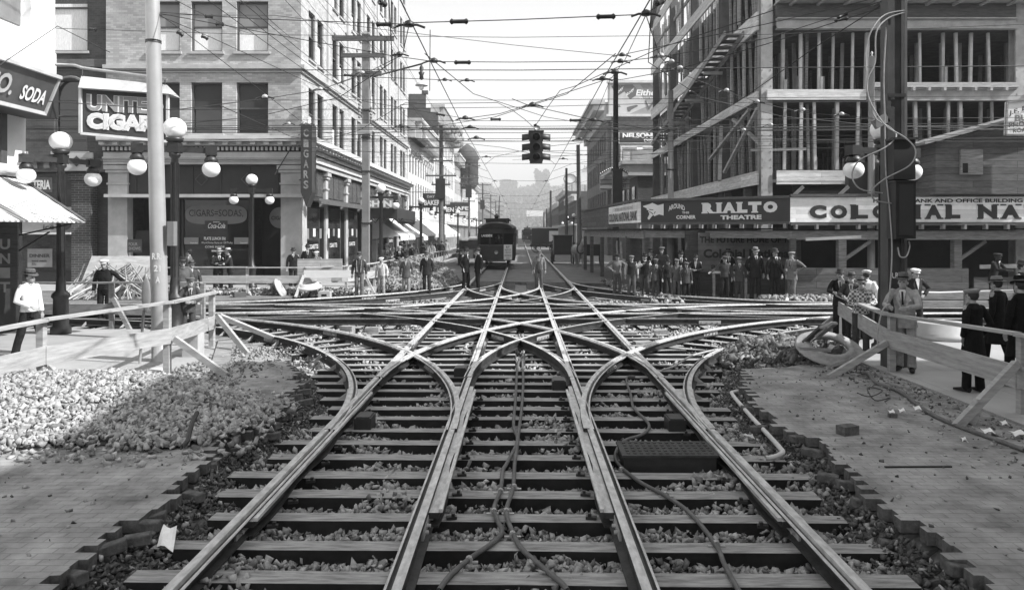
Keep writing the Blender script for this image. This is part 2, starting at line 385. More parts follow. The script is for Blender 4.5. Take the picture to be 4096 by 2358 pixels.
for i in range(1100):
    x = rr.uniform(4, 6.1)+.3*rr.random(); y = rr.uniform(26, 38); x = 4.1+(38-y)*.05+rr.uniform(0,1.2); pts.append((x, y, .1*rr.random())); sz.append(.06*rr.uniform(.5, 1.8))
rocks('rubble', pts, sz, [M_rub, M_stone, mat('rubble_dark', .14, .95, .5, 8)], 10, 'broken concrete and stone scattered along the far kerbs', probs=[.4,.2,.4])
pts = []; sz = []
for i in range(900):
    y = rr.uniform(3.5, 16); x = rr.choice([-1,1])*rr.uniform(3.3, 6); pts.append((x, y, .172)); sz.append(.011*rr.uniform(.5, 2.2))
for i in range(700):
    x = rr.uniform(4.6, 6.2); y = rr.uniform(7, 13.5); x = 6.15-abs(rr.gauss(0,.5)); pts.append((x, y, .172)); sz.append(.016*rr.uniform(.5, 2.0))
for i in range(900):
    x = rr.uniform(-6.0,-4.4); y = rr.uniform(11.5, 15.5); pts.append((x, y, .172)); sz.append(.02*rr.uniform(.5, 2.0))
rocks('grit', pts, sz, [M_dirt, M_rock, M_rub], 11, 'grit and small crumbs of stone on the brick street')
# ---------------- rails (grand union) ----------------
RP = [(-.075,0),(.075,0),(.075,.014),(.014,.03),(.014,.12),(.085,.125),(.096,.152),(.090,.160),(.074,.160),(.062,.140),(.040,.140),(.034,.17),(-.036,.17),(-.038,.13),(-.014,.12),(-.014,.03),(-.075,.014)]
TOPF = {6,7,10,11}
def sweep(mb, path, flip=1, zo=0.0, prof=RP):
    n = len(prof); k = len(path); vs = []
    for i in range(k):
        a = Vector(path[max(i-1,0)]).to_2d() if False else Vector(path[max(i-1,0)][:2]); b = Vector(path[min(i+1,k-1)][:2])
        d = (b-a).normalized(); nx, ny = d.y, -d.x
        for u, z in prof: u *= flip; vs.append((path[i][0]+nx*u, path[i][1]+ny*u, z+zo))
    s = len(mb.v); mb.v += vs
    for i in range(k-1):
        for j in range(n):
            q = (s+i*n+j, s+i*n+(j+1)%n, s+(i+1)*n+(j+1)%n, s+(i+1)*n+j); mb.f.append(q if flip > 0 else q[::-1]); mb.mi.append(1 if j in TOPF or (j in (8,9,5) and 14.2 < (path[i][1]+path[i+1][1])/2 < 30) else 0)
    mb.f.append(tuple(s+j for j in range(n))); mb.mi.append(0); mb.f.append(tuple(s+(k-1)*n+j for j in range(n))); mb.mi.append(0)
NR = [0]
SPK = None
def rail(path, flip, label, group=None, spikes=None):
    mb = MB(); NR[0] += 1; sweep(mb, path, flip, .0007*NR[0])
    o = mb.build('rail', [M_steel, M_rail]); tag(o, label, 'rail', group or 'girder rails of the streetcar crossing')
    # joint (fish) plates with bolts as parts
    return o
def line(p, q, n=2): return [(p[0]+(q[0]-p[0])*i/(n-1), p[1]+(q[1]-p[1])*i/(n-1)) for i in range(n)]
def plate(o, p, d, side):    # joint bar on the web at point p, direction d
    d = Vector((d[0], d[1], 0)).normalized(); nn = Vector((d.y, -d.x, 0))*side; p = Vector((p[0], p[1], 0))
    mb = MB(); c = p+nn*.028+Vector((0,0,.072)); mb.bar(c-d*.3, c+d*.3, .02, .085)
    for k in (-.22,-.08,.08,.22): a = c+d*k+nn*.008; mb.tube([a, a+nn*.035], .016, 6)
    pb = mb.build('joint_bar', M_beam, o)
for nm, lb, fl in (('A','outer rail of the left track, leftmost of the four running toward the camera',1),('B','inner rail of the left track, second from left of the four running toward the camera',-1),
                   ('C','inner rail of the right track, third from left of the four running toward the camera',1),('D','outer rail of the right track, rightmost of the four running toward the camera',-1)):
    o = rail([(RX[nm], 2.5),(RX[nm], 14),(RX[nm], 14.8),(RX[nm], 30),(RX[nm], 60),(RX[nm], 260)], fl, lb, 'rails running straight down the street')
    for yy in (6.45, 16.6): plate(o, (RX[nm], yy), (0,1), fl); plate(o, (RX[nm], yy), (0,1), -fl)
for i, (yy, lb) in enumerate(zip(CY4, ('nearest','second nearest','second farthest','farthest'))):
    o = rail([(-60,yy),(-12,yy),(12,yy),(60,yy)], 1 if i in (1,3) else -1, lb+' of the four straight rails crossing the picture from left to right', 'rails running along the cross street')
    for xx in (-8.3, 5.2): plate(o, (xx, yy), (1,0), 1); plate(o, (xx, yy), (1,0), -1)
Rt = 11.5; Rw = 11.0; g_ = RX['B']-RX['A']
def curve(cx, cy, r, a0, a1): return arc(cx, cy, r, a0, a1, 40)
def qc(cx, cy, r, sx, sy, n=44):  # quarter from street tangent to cross tangent
    return [(cx-sx*r*math.cos(t), cy-sy*-1*r*math.sin(t)*1) for t in [PI/2*i/n for i in range(n+1)]]
# tight curves (4) : inner r=Rt, outer r=Rt+gauge ; wide curves (4): inner Rw, outer Rw+gauge
def tight(sx, sy):
    cx = sx*(2.34+Rt); cy = YC+sy*(2.1+Rt); lab = {(-1,-1):'near left',(1,-1):'near right',(-1,1):'far left',(1,1):'far right'}[(sx,sy)]
    for r, w in ((Rt,'inner'),(Rt+g_,'outer')):
        p = [(cx-sx*r*math.cos(t), cy-sy*r*math.sin(t)) for t in [PI/2*i/44 for i in range(45)]]
        p += [(sx*26, p[-1][1])]
        fl = (1 if w == 'outer' else -1)*(sx*sy)
        o = rail(p, -fl, w+' rail of the tight curve in the '+lab+' corner of the crossing', 'curved rails of the crossing')
        for ti in (10, 22, 34): plate(o, p[ti], (p[ti+1][0]-p[ti][0], p[ti+1][1]-p[ti][1]), 1); plate(o, p[ti], (p[ti+1][0]-p[ti][0], p[ti+1][1]-p[ti][1]), -1)
        if sy < 0 and w == 'inner':   # rail braces on the outside
            for ti in range(6, 42, 3):
                a = Vector((*p[ti],0)); c = Vector((cx, cy, 0)); n = (c-a).normalized(); b = MB()
                t = Vector((n.y,-n.x,0))*.008; b.add([a+n*.03+t, a+n*.2+t, a+n*.03+t+Vector((0,0,.12)), a+n*.03-t, a+n*.2-t, a+n*.03-t+Vector((0,0,.12))], [(0,1,2),(5,4,3),(0,3,4,1),(1,4,5,2),(2,5,3,0)])
                b.build('rail_brace', M_beam, o)
def wide(sx, sy):   # centre on side sx; joins the track on side -sx... inner rail = inner rail of the opposite track
    xi = -sx*.84; cx = xi+sx*Rw; cy = YC+sy*(-.65+Rw); lab = {(-1,-1):'near left',(1,-1):'near right',(-1,1):'far left',(1,1):'far right'}[(sx,sy)]
    for r, w in ((Rw,'inner'),(Rw+g_-.03,'outer')):
        p = [(cx-sx*r*math.cos(t), cy-sy*r*math.sin(t)) for t in [PI/2*i/44 for i in range(45)]]
        p += [(sx*26, p[-1][1])]
        fl = (1 if w == 'outer' else -1)*(sx*sy)
        o = rail(p, -fl, w+' rail of the wide curve sweeping across the crossing to the '+lab, 'curved rails of the crossing')
        for ti in (14, 26): plate(o, p[ti], (p[ti+1][0]-p[ti][0], p[ti+1][1]-p[ti][1]), 1); plate(o, p[ti], (p[ti+1][0]-p[ti][0], p[ti+1][1]-p[ti][1]), -1)
for sx in (-1, 1):
    for sy in (-1, 1): tight(sx, sy); wide(sx, sy)
# cast steel switch pieces where the near curves leave the straight rails (built between the two rails)
def wedge(xr, cx, cy, r, sg, y0, y1, label, gw=.055):
    n = 16; l = []; q = []
    for i in range(n+1):
        y = y0+(y1-y0)*i/n; xc = cx-sg*math.sqrt(max(r*r-min(0, 0 if y < cy else 1)*0-(max(0, y-cy))**2, 0))
        l.append((xr-(.03 if xc > xr else -.03)*1, y)); q.append((xc, y))
    mb = MB(); out = []
    # widened flank on the far side of the straight rail
    s = 1 if q[-1][0] > xr else -1
    flank = [(xr-s*(.12+.025*math.sin(i*1.1)), y0+(y1-y0)*i/n) for i in range(n+1)]
    poly = [(x, y) for x, y in flank]+[(q[i][0]+s*.06, q[i][1]) for i in reversed(range(n+1)) if abs(q[i][0]-xr) < .36]
    a = sum(poly[i][0]*poly[(i+1)%len(poly)][1]-poly[(i+1)%len(poly)][0]*poly[i][1] for i in range(len(poly)))
    if a < 0: poly = poly[::-1]
    mb.prism(poly, .08, .133, 0, 1); mb.prism([(x, y) for x, y in poly], .0, .02, 1, 1)
    mb.bar((xr-s*.14, y0, .149), (xr-s*.14, y0+(y1-y0)*.93, .149), .035, .03)
    o = mb.build('switch_casting', [M_rail, M_steel]); tag(o, label, 'rail casting', 'cast switch pieces where curves leave the rails')
    hs = Vector({RX['A']:(-2.05,9.9,0),RX['B']:(-1.06,13.4,0),RX['C']:(.63,12.3,0),RX['D']:(2.02,9.8,0)}[xr]); b = MB(); b.box((hs.x-.11, hs.y-.17, -.1), (hs.x+.11, hs.y+.17, .14)); b.box((hs.x-.09, hs.y-.15, .14), (hs.x+.09, hs.y+.15, .155))
    b.build('spring_box', M_iron, o)
    for k in (-1,1):
        for i in range(9):
            y = y0+.2+i*(y1-y0)/9; b = MB(); b.bar((xr-s*.17, y, .012), (xr-s*.26, y+.02, .012), .05, .025); b.bar((xr-s*.23, y+.01, .01), (xr-s*.23, y+.01, .05), .03, .03)
            if k == 1: b.build('spike', M_iron, o)
cxt = 2.34+Rt; cyt = YC-2.1-Rt; cxw = Rw-.84; cyw = YC+.65-Rw
wedge(RX['A'], -cxt, cyt, Rt, -1, 6.3, 11.6, 'cast switch piece on the leftmost rail with a long widened flank')
wedge(RX['B'], -cxt, cyt, Rt+g_, -1, 6.5, 11.8, 'cast switch piece on the second rail from the left')
wedge(RX['C'], cxt, cyt, Rt+g_, 1, 6.5, 11.8, 'cast switch piece on the third rail from the left')
wedge(RX['D'], cxt, cyt, Rt, 1, 6.3, 11.6, 'cast switch piece on the rightmost rail with a long widened flank')
# ---------------- ties ----------------
def tie(p, q, w=.21, h=.2, z=0, lab='dark creosoted wooden tie lying across the trackbed under the rails', grp='wooden ties under the tracks'):
    p = Vector((*p, 0)); q = Vector((*q, 0)); d = (q-p); L_ = d.length; mb = MB()
    n = 6; w0 = w*rnd.uniform(.9,1.1)
    vs = []; 
    for i in range(n+1):
        x = L_*i/n; j = [(rnd.random()-.5)*.012 for _ in range(4)]
        vs += [(x, -w0/2+j[0], -h), (x, w0/2+j[1], -h), (x, w0/2+j[1], j[2]*.5-.004), (x, -w0/2+j[0], j[3]*.5-.004)]
    for i in range(n):
        a = i*4; b = a+4
        mb.f += [(a,a+1,b+1,b),(a+1,a+2,b+2,b+1),(a+2,a+3,b+3,b+2),(a+3,a,b,b+3)]; mb.mi += [1,1,0,1]
    mb.f += [(0,3,2,1),(n*4,n*4+1,n*4+2,n*4+3)]; mb.mi += [1,1]; mb.v = vs
    o = bpy.data.objects.new('railway_tie', mb.mesh('railway_tie', [M_tie, M_tieside])); o.location = (p.x, p.y, z); o.rotation_euler = (0, 0, math.atan2(d.y, d.x)); link(o)
    tag(o, lab, 'railway tie', grp); return o
y = 4.36; k = 0
while y < 19.4:
    e = edgeL(y)+.12; jl = rnd.uniform(0,.3); jr = rnd.uniform(0,.35); xl = max(e, -3.15)+(jl if y < 9 else 0); xr = min(-e, 3.2)-jr*.6
    if y > 9.5: xl = max(e+.1, -3.9)+jl; xr = min(-e-.1, 3.9)-jr
    tl = rnd.uniform(-.02,.0)
    if k == 1: tie((xl, y+.02), (-.3, y-.02)); tie((.25, y-.02), (3.2, y-.09))
    elif y < 14: tie((xl, y+.03), (xr, y-.05))
    else: tie((max(xl,-4.2), y), (-.1, y)); tie((.1, y), (min(xr,4.2), y))
    y += .595+.03*math.sin(k*2.3); k += 1
for sx in (-1, 1):       # fan of ties under the near curves, then ties along the cross street
    for i in range(3, 19):
        t = R(26+i*3.35); c = Vector((sx*cxt, cyt, 0)); dv = Vector((-sx*math.cos(t), math.sin(t), 0))
        p = c+dv*(Rt-.62-rnd.random()*.2); q = c+dv*(Rt+2.15+rnd.random()*.2); tie(p[:2], q[:2], z=-.004*(i%3)-.006, lab='wooden tie fanned out under the curved rails', grp='ties under the near curves')
for j in range(70):
    x = -29+j*.85
    if abs(x) < 2.9: continue
    tie((x, 19.95+rnd.random()*.1), (x, 22.5), z=-.012, lab='wooden tie under the near cross street track', grp='ties under the near cross street track')
    if j % 2 == 0: tie((x+.3, 22.8), (x+.3, 25.4), z=-.016, lab='wooden tie under the far cross street track', grp='ties under the far cross street track')
for j in range(44):
    y = 25.8+j*.62
    tie((-2.9, y), (-.25, y), .2, .16, z=-.02, lab='wooden tie in the left track beyond the crossing', grp='ties beyond the crossing')
    tie((.3, y), (2.95, y), .2, .16, z=-.02, lab='wooden tie in the right track beyond the crossing', grp='ties beyond the crossing')
for j in range(4):
    y = 20.0+j*1.35; tie((-2.8, y), (2.8, y), .22, .18, z=-.03, lab='long timber under the middle of the rail crossing', grp='timbers under the rail crossing')
# ---------------- track clutter ----------------
def cable(pts, r, label, name='cable', m=None, clamps=()):
    # Catmull-Rom smoothing
    q = [Vector(p) for p in pts]; out = []
    for i in range(len(q)-1):
        a, b, c, d = q[max(i-1,0)], q[i], q[i+1], q[min(i+2,len(q)-1)]
        for t in (0,.2,.4,.6,.8): out.append(.5*((2*b)+(c-a)*t+(2*a-5*b+4*c-d)*t*t+(3*b-a-3*c+d)*t**3))
    out.append(q[-1]); mb = smooth(MB().tube(out, r, 8)); o = mb.build(name, m or M_cable); tag(o, label, name.replace('_',' '))
    for c in clamps:
        p = Vector(c); b = MB().tube([p+Vector((-.0,-.02,0)), p+Vector((0,.02,0))], r*1.35, 8); b.bar(p+Vector((-.07,0,-r)), p+Vector((.07,0,-r)), .03, .012); b.build('clamp', M_pole, o)
    return o
cz = .022
cable([G(*q, cz) for q in ((2048+45,1100+675/2.08+0),(2078,1438),(2068,1490),(2065,1540),(2062,1600),(2054,1700),(2048+22/1,1760),(2028,1850),(2012,1880),(2002,1960),(1976,2028),(1990,2080),(2003,2140),(1880,2232),(1800,2300),(1755,2360))], .021, 'left of two dark cables running between the middle rails, turning off to the lower left', clamps=[G(2002,1962,cz), G(1976,2043,cz), G(1876,2236,cz)])
cable([G(*q, cz) for q in ((2104,1426),(2090,1440),(2093,1520),(2086,1640),(2078,1700),(2066,1800),(2058,1860),(2052,1950),(2026,2040),(2048,2120),(2085,2190),(2150,2250),(2240,2325),(2270,2360))], .021, 'right of two dark cables running between the middle rails, turning off to the lower right', clamps=[G(2057,1945,cz), G(2026,2043,cz), G(2050,2135,cz)])
cable([G(*q, cz) for q in ((2540,1505),(2512,1505),(2506,1525),(2524,1580),(2535,1630),(2592,1690),(2590,1720),(2560,1740),(2500,1760),(2466,1800),(2470,1850),(2550,1920),(2660,1980),(2760,2050),(2862,2175),(2900,2260),(2960,2370))], .02, 'dark cable snaking past the iron box to the lower right rail bed', clamps=[G(2486,1876,cz), G(2665,1975,cz), G(2866,2172,cz)])
cable([G(2648,1480,.02),G(2700,1462,.1),G(2760,1425,.19),G(2830,1405,.17),G(2920,1385,.1),G(3000,1365,.05),G(3070,1350,.05)], .02, 'pale cable lying across the rails of the right hand curve', m=M_beam)
cable([G(2990,1560,.1),G(2935,1566,.1),G(2932,1580,.1),G(3000,1660,.11),G(3075,1740,.1),G(3120,1790,.1),G(3130,1810,.1),G(3090,1828,.05),G(3060,1830,.05)], .028, 'bent pale conduit pipe lying in the right hand trench', name='pipe', m=M_stonel)
cable([G(3450,1490,.2),G(3475,1492,.3),G(3505,1530,.2),G(3600,1565,.2),G(3700,1640,.19),G(3800,1690,.19),G(3950,1745,.19),G(4100,1800,.19)], .028, 'dark hose trailing along the right kerb', name='hose')
# iron switch box
b0 = G(2480,1790,.0); o = thing('switch_box', (1.88, 8.55, -.15), 'long cast iron box with studded lid between the right hand rails', 'switch box')
mb = MB(); mb.box((1.12,8.1,-.16),(2.12,8.62,.13)); mb.build('box_body', M_iron, o)
mb = MB(); mb.box((1.10,8.08,.13),(2.14,8.64,.155))
for i in range(14):
    for j in range(5): x = 1.16+i*.07; y = 8.14+j*.1; mb.box((x, y, .155), (x+.035, y+.05, .162))
mb.build('lid', M_steel, o)
# loose paper, block, bar
def sheet(cs, label, name='sheet_of_paper', m=None, cat='paper'):
    mb = MB(); vs = []; n = 4; a, b, c, d = [Vector(q) for q in cs]; f = []
    for i in range(n+1):
        for j in range(n+1):
            u, v = i/n, j/n; p = (a*(1-u)+b*u)*(1-v)+(d*(1-u)+c*u)*v; p.z += .02*math.sin(u*4+v*3)+.012*rnd.random(); vs.append(p)
    for i in range(n):
        for j in range(n): k = i*(n+1)+j; f.append((k, k+n+1, k+n+2, k+1))
    mb.add(vs, f); k = len(vs); mb.add([p-Vector((0,0,.003)) for p in vs], [q[::-1] for q in f]); o = mb.build(name, m or M_paper); return tag(o, label, cat)
sheet((G(627,2188,.0),G(692,2200,.0),G(708,2110,.1),G(655,2095,.1)), 'white sheet of paper lying on the ballast at lower left')
sheet((G(2990,1745,.02),G(3020,1750,.02),G(3010,1738,.05),G(2975,1738,.05)), 'scrap of white paper in the right hand trench')
for i, (x, y, s) in enumerate(((3940,1735,.16),(4060,1745,.2),(3850,1765,.07),(3600,1650,.1),(3660,1640,.12),(3560,1655,.09),(4010,1700,.1))):
    p = G(x, y, .2); sheet((p, p+Vector((s,0,0)), p+Vector((s*.8,s*.7,.03)), p+Vector((-.1*s,s*.7,.04))), ['torn newspaper by the right kerb near the leaning brace','crumpled white paper at the right picture edge','small white scrap on the brick street','litter of paper by the hose','pale crumpled wrapper by the hose','torn paper scrap beside the dark hose','scrap of white paper under the barricade foot'][i])
p = G(3390,1735,.165); mb = MB().box((-.11,-.07,0),(.11,.07,.105)); mb.xform(Matrix.Translation(p) @ Matrix.Rotation(.35,4,'Z')); tag(mb.build('paving_block', M_paver_side), 'loose paving block lying alone on the right hand street', 'paving block')
p = G(3570,1668,.165); mb = MB().box((-.05,-.03,0),(.05,.03,.05)); mb.xform(Matrix.Translation(p)); tag(mb.build('paving_block', M_paver_side), 'small chip of paving block farther up the right hand street', 'paving block')
a = G(3540,1866,.172); b = G(3805,1864,.172); tag(MB().bar(a, b, .03, .015).build('iron_bar', M_iron), 'thin dark iron bar lying flat on the right hand street', 'iron bar')
a = G(788,1650,.62); tag(smooth(MB().tube([a, a+Vector((.06,-.25,-.03)), a+Vector((.12,-.5,-.16)), a+Vector((.1,-.55,-.2))], .025, 7)).build('pipe_stub', M_iron), 'bent dark pipe sticking out of the gravel heap', 'pipe')
# loose pavers at trench edges
for i in range(46):
    y = 4.6+i*.17+rnd.random()*.1; sd = rnd.choice([-1,1]); e = edgeL(y) if sd < 0 else -edgeL(y)
    x = e-sd*rnd.uniform(-.06,.16)
    mb = MB().box((-.1,-.05,0),(.1,.05,.085)); mb.xform(Matrix.Translation((x, y, rnd.uniform(.03,.07) if i%3 else -.06)) @ Matrix.Rotation(rnd.uniform(-.5,.5),4,'Z') @ Matrix.Rotation(sd*rnd.uniform(-.05,.2),4,'Y'))
    o = mb.build('paving_block', M_paver_side); bv = o.modifiers.new('b', 'BEVEL'); bv.width = .012; bv.segments = 2
    tag(o, 'brick paving block at the broken edge of the street on the '+('left' if sd < 0 else 'right'), 'paving block', 'blocks along the broken street edge, '+('left' if sd < 0 else 'right'))
# half buried casting and manhole rings
def ring(c, r1, r0, h, label, tilt=0, m=None, ax='X', name='manhole_ring'):
    mb = smooth(MB()); n = 28; pr = [(r0,0),(r1*.96,0),(r1,h*.2),(r1*.92,h*.45),(r1*.74,h*.6),(r1*.72,h),(r0,h)]
    for r_, z in pr:
        for j in range(n): t = 2*PI*j/n; mb.v.append((r_*math.cos(t), r_*math.sin(t), z))
    k = len(pr)
    for i in range(k):
        for j in range(n): mb.f.append((i*n+j, i*n+(j+1)%n, ((i+1)%k)*n+(j+1)%n, ((i+1)%k)*n+j)); mb.mi.append(0)
    mb.xform(Matrix.Translation(c) @ Matrix.Rotation(tilt, 4, ax)); return tag(mb.build(name, m or M_kerb), label, 'manhole ring')
ring(G(3315,1395,.42), .6, .33, .1, 'large cast ring leaning on the rubble by the right barricade', .42, M_kerb)
ring(P(1235,1150,29.8), .52, .3, .22, 'upturned cast ring lying on the far left rubble', .2, M_stonel)
ring(P(1120,1155,29.8), .45, .05, .12, 'round cast cover tipped on edge on the far left rubble', 1.1, M_stone, 'Y')
p = G(3765,1350,.2); mb = smooth(MB().lathe([(.62,0),(.62,.1),(.56,.12),(.56,.34),(.5,.36)], p, 32)); tag(mb.build('manhole_drum', M_conc), 'round pale concrete drum standing behind the man in the light suit', 'manhole drum')
p = G(3052,1478,.0); tag(smooth(MB().lathe([(.17,-.1),(.17,.1),(.15,.12),(.02,.12)], p, 20)).build('valve_cover', M_conc), 'round pale valve cover beside the right hand trench', 'valve cover')
p = G(3085,1502,.0); tag(smooth(MB().lathe([(.22,-.1),(.22,.09),(.2,.11),(.02,.11)], p, 20)).build('valve_cover', M_stone), 'round grey valve cover nearer the trench edge', 'valve cover')
p = G(600,1478,.17); tag(smooth(MB().lathe([(.3,0),(.3,.02),(.02,.03)], p, 24)).build('cover_plate', M_stone), 'round flat plate on the sidewalk beside the pale pole', 'cover plate')
# loose timber
p = G(900,1455,.0); tag(MB().bar(G(880,1480,.1), G(905,1372,.1), .3, .22).build('timber', M_woodg), 'squared timber lying near the left barricade end', 'timber')
for i, (a, b, w, t, m, lb) in enumerate((((3240,1490,.05),(3408,1436,.35),.14,.05,M_woodg,'plank lying on the rubble toward the right barricade'),((3360,1505,.05),(3480,1520,.15),.1,.06,M_woodd,'dark plank on the ground at the barricade foot'),
        ((3215,1372,.5),(3295,1300,.9),.13,.04,M_woodd,'dark plank leaning up out of the rubble'),((3290,1310,.9),(3335,1290,.9),.1,.04,M_woodg,'short plank propped on the rubble'),((3195,1392,.55),(3320,1400,.5),.07,.05,M_woodg,'narrow lath across the leaning ring'),((3270,1345,.7),(3340,1292,1.0),.1,.04,M_woodg,'plank leaning behind the cast ring'),((3560,1535,.17),(3640,1560,.18),.07,.05,M_woodg,'short stick by the kerb'),((3405,1440,.05),(3425,1500,.05),.12,.03,M_wood,'pale board end standing by the rubble'))):
    tag(MB().bar(G(*a), G(*b), w, t).build('plank', m), lb, 'plank')
# ---------------- buildings ----------------
class Face:   # 'F': faces the camera (-Y), 'L': faces +X (left side of street), 'Rr': faces -X (right side of street)
    def __init__(s, k, c): s.k = k; s.c = c
    def p(s, u, v, w=0): return Vector((u, s.c+w, v)) if s.k == 'F' else (Vector((s.c-w, u, v)) if s.k == 'L' else Vector((s.c+w, u, v)))
    def box(s, mb, u0, u1, v0, v1, w0, w1, m=0):
        a = s.p(u0, v0, w0); b = s.p(u1, v1, w1)
        return mb.box([min(a[i], b[i]) for i in range(3)], [max(a[i], b[i]) for i in range(3)], m)
    def u(s): return Vector((1,0,0)) if s.k == 'F' else Vector((0,1,0)) if s.k == 'L' else Vector((0,-1,0))
def wall(fc, u0, u1, v0, v1, ops, t, m, parent, name='wall'):
    vs = sorted({v0, v1, *[min(max(q, v0), v1) for o in ops for q in (o[2], o[3])]}); mb = MB()
    for a, b in zip(vs, vs[1:]):
        if b-a < 1e-4: continue
        cut = sorted((max(o[0], u0), min(o[1], u1)) for o in ops if o[2] < b-1e-4 and o[3] > a+1e-4 and o[1] > u0 and o[0] < u1); c = u0
        for p, q in cut:
            if p > c: fc.box(mb, c, p, a, b, 0, t)
            c = max(c, q)
        if c < u1: fc.box(mb, c, u1, a, b, 0, t)
    return mb.build(name, m, parent)
def window(fc, o, parent, mf=None, glass=None, curtain=None, cm=None, rec=.16, mull=0, arch=False):
    u0, u1, v0, v1 = o; mb = MB(); t = .07; mf = mf or M_frame; vm = (v0+v1)/2
    fc.box(mb, u0, u0+t, v0, v1, rec-.05, rec+.04); fc.box(mb, u1-t, u1, v0, v1, rec-.05, rec+.04)
    fc.box(mb, u0+t, u1-t, v0, v0+t, rec-.05, rec+.04); fc.box(mb, u0+t, u1-t, v1-t, v1, rec-.05, rec+.04)
    fc.box(mb, u0+t, u1-t, vm-.03, vm+.03, rec-.02, rec+.06)
    for k in range(mull): uu = u0+(u1-u0)*(k+1)/(mull+1); fc.box(mb, uu-.03, uu+.03, v0+t, v1-t, rec-.03, rec+.03)
    w = mb.build('window', mf, parent)
    pb = MB(); fc.box(pb, u0+t, u1-t, v0+t, v1-t, rec+.07, rec+.09); pb.build('pane', glass or M_glass, w)
    if curtain:
        a, b = curtain; cb = MB(); fc.box(cb, u0+t, u1-t, v0+t+(v1-v0-2*t)*a, v0+t+(v1-v0-2*t)*b, rec+.062, rec+.069); cb.build('curtain', cm or M_curt, w)
    return w
def sill(fc, o, parent, m, ex=.1, h=.12, d=.1, name='window_sill'):
    mb = MB(); fc.box(mb, o[0]-ex, o[1]+ex, o[2]-h, o[2]-.003, -d, .1); return mb.build(name, m, parent)
# ---- corner office building
XB, YB, ZT = -10.06, 34.4, 26.6
B = thing('office_building', (-14.5, 50, 0), 'tall buff brick corner office building with cigar shop on the ground floor', 'building')
ff = Face('F', YB); fl = Face('L', XB); YE = 66.8; XL = -19.0
rows = ((7.04, 9.39), (10.8, 13.1), (14.55, 16.85), (18.3, 20.6), (22.05, 24.3))
fw = [(-17.05,-15.62),(-15.1,-13.67),(-13.02,-11.56)]; fops = [(a, b, r0, r1) for r0, r1 in rows for a, b in fw]
wall(ff, XL, XB, 6.9, ZT, fops, .4, M_brickl, B, 'front_wall')
sops = []
for k in range(7):
    y0 = 35.65+4.53*k; sops += [(y0, y0+1.15, r0, r1) for r0, r1 in rows]+[(y0+1.55, y0+2.7, r0, r1) for r0, r1 in rows]
wall(fl, YB+.4, YE, 6.9, ZT, sops, .4, M_brickl, B, 'side_wall')
mb = MB(); mb.box((XL,YE-.3,0),(XB-.4,YE,ZT-.1)); mb.box((XL,YB+.4,0),(XL+.3,YE-.3,ZT-.1)); mb.box((XL,YB+.4,ZT-.4),(XB-.4,YE,ZT-.1)); mb.build('rear_wall', M_brickd, B)
for z in (6.6, 10.0, 13.6, 17.4, 21.2):
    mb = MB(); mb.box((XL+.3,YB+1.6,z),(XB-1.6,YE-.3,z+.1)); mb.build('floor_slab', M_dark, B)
for o in fops:
    if o[2] > 10: window(ff, o, B, curtain=(0,.5), cm=M_curt); 
    else: window(ff, o, B, curtain=(.5,1), cm=mat('green_blind', .05, .8, .1, 2, bump=0))
    sill(ff, o, B, M_stone)
    if o[2] > 10:
        mb = MB(); ff.box(mb, o[0]+.07, o[1]-.07, (o[2]+o[3])/2+.03, o[3]-.07, .222, .229); mb.build('blind', M_blind, B)
for i, o in enumerate(sops):
    c = [(0,.5),(.5,1),None,(.6,1),(0,.45),None][(i*7) % 6]; window(fl, o, B, curtain=c, cm=M_blind if i % 2 else M_curt, rec=.12); sill(fl, o, B, M_stone, .05, .12, .08)
# belt courses + pilaster strips
def band(v0, v1, w, m, name, fr=True):
    mb = MB(); ff.box(mb, XL-.05, XB+w, v0, v1, -w, -.002); fl.box(mb, YB+.001, YE+.05, v0, v1, -w, -.002); return mb.build(name, m, B)
band(9.98, 10.16, .22, M_stone, 'belt_course'); band(9.84, 9.975, .1, M_stone, 'belt_course')
band(24.9, 25.2, .3, M_stone, 'belt_course'); band(25.9, 26.5, .8, M_stone, 'roof_cornice')
for k in range(6):
    y = 35.65+4.53*k+3.3; mb = MB(); fl.box(mb, y, y+.42, 10.2, 24.88, -.1, -.002); mb.build('pilaster_strip', M_stone, B)
for a in (XL, -17.6, -12.0):
    pass
# main cornice over the shops: slab, brackets, dentils, frieze, architrave
band(6.62, 6.86, .75, M_stonel, 'cornice'); band(6.45, 6.615, .42, M_stone, 'cornice_soffit')
mb = MB(); x = XL
while x < XB: mb.box((x, YB-.62, 6.47), (x+.22, YB-.425, 6.618)); x += .62
y = YB+.3
while y < YE: mb.box((XB+.425, y, 6.47), (XB+.62, y+.22, 6.618)); y += .62
tag(mb.build('cornice_brackets', M_stonel, B), None, None, None, 'stuff')
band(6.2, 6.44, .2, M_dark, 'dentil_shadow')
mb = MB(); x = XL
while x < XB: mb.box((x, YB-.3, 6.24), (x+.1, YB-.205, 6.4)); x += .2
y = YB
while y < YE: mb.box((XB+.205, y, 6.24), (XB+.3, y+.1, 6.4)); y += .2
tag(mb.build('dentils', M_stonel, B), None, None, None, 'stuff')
band(5.95, 6.19, .14, M_stonel, 'frieze'); band(5.86, 5.945, .26, M_stonel, 'architrave_moulding'); band(5.62, 5.855, .16, M_stone, 'architrave')
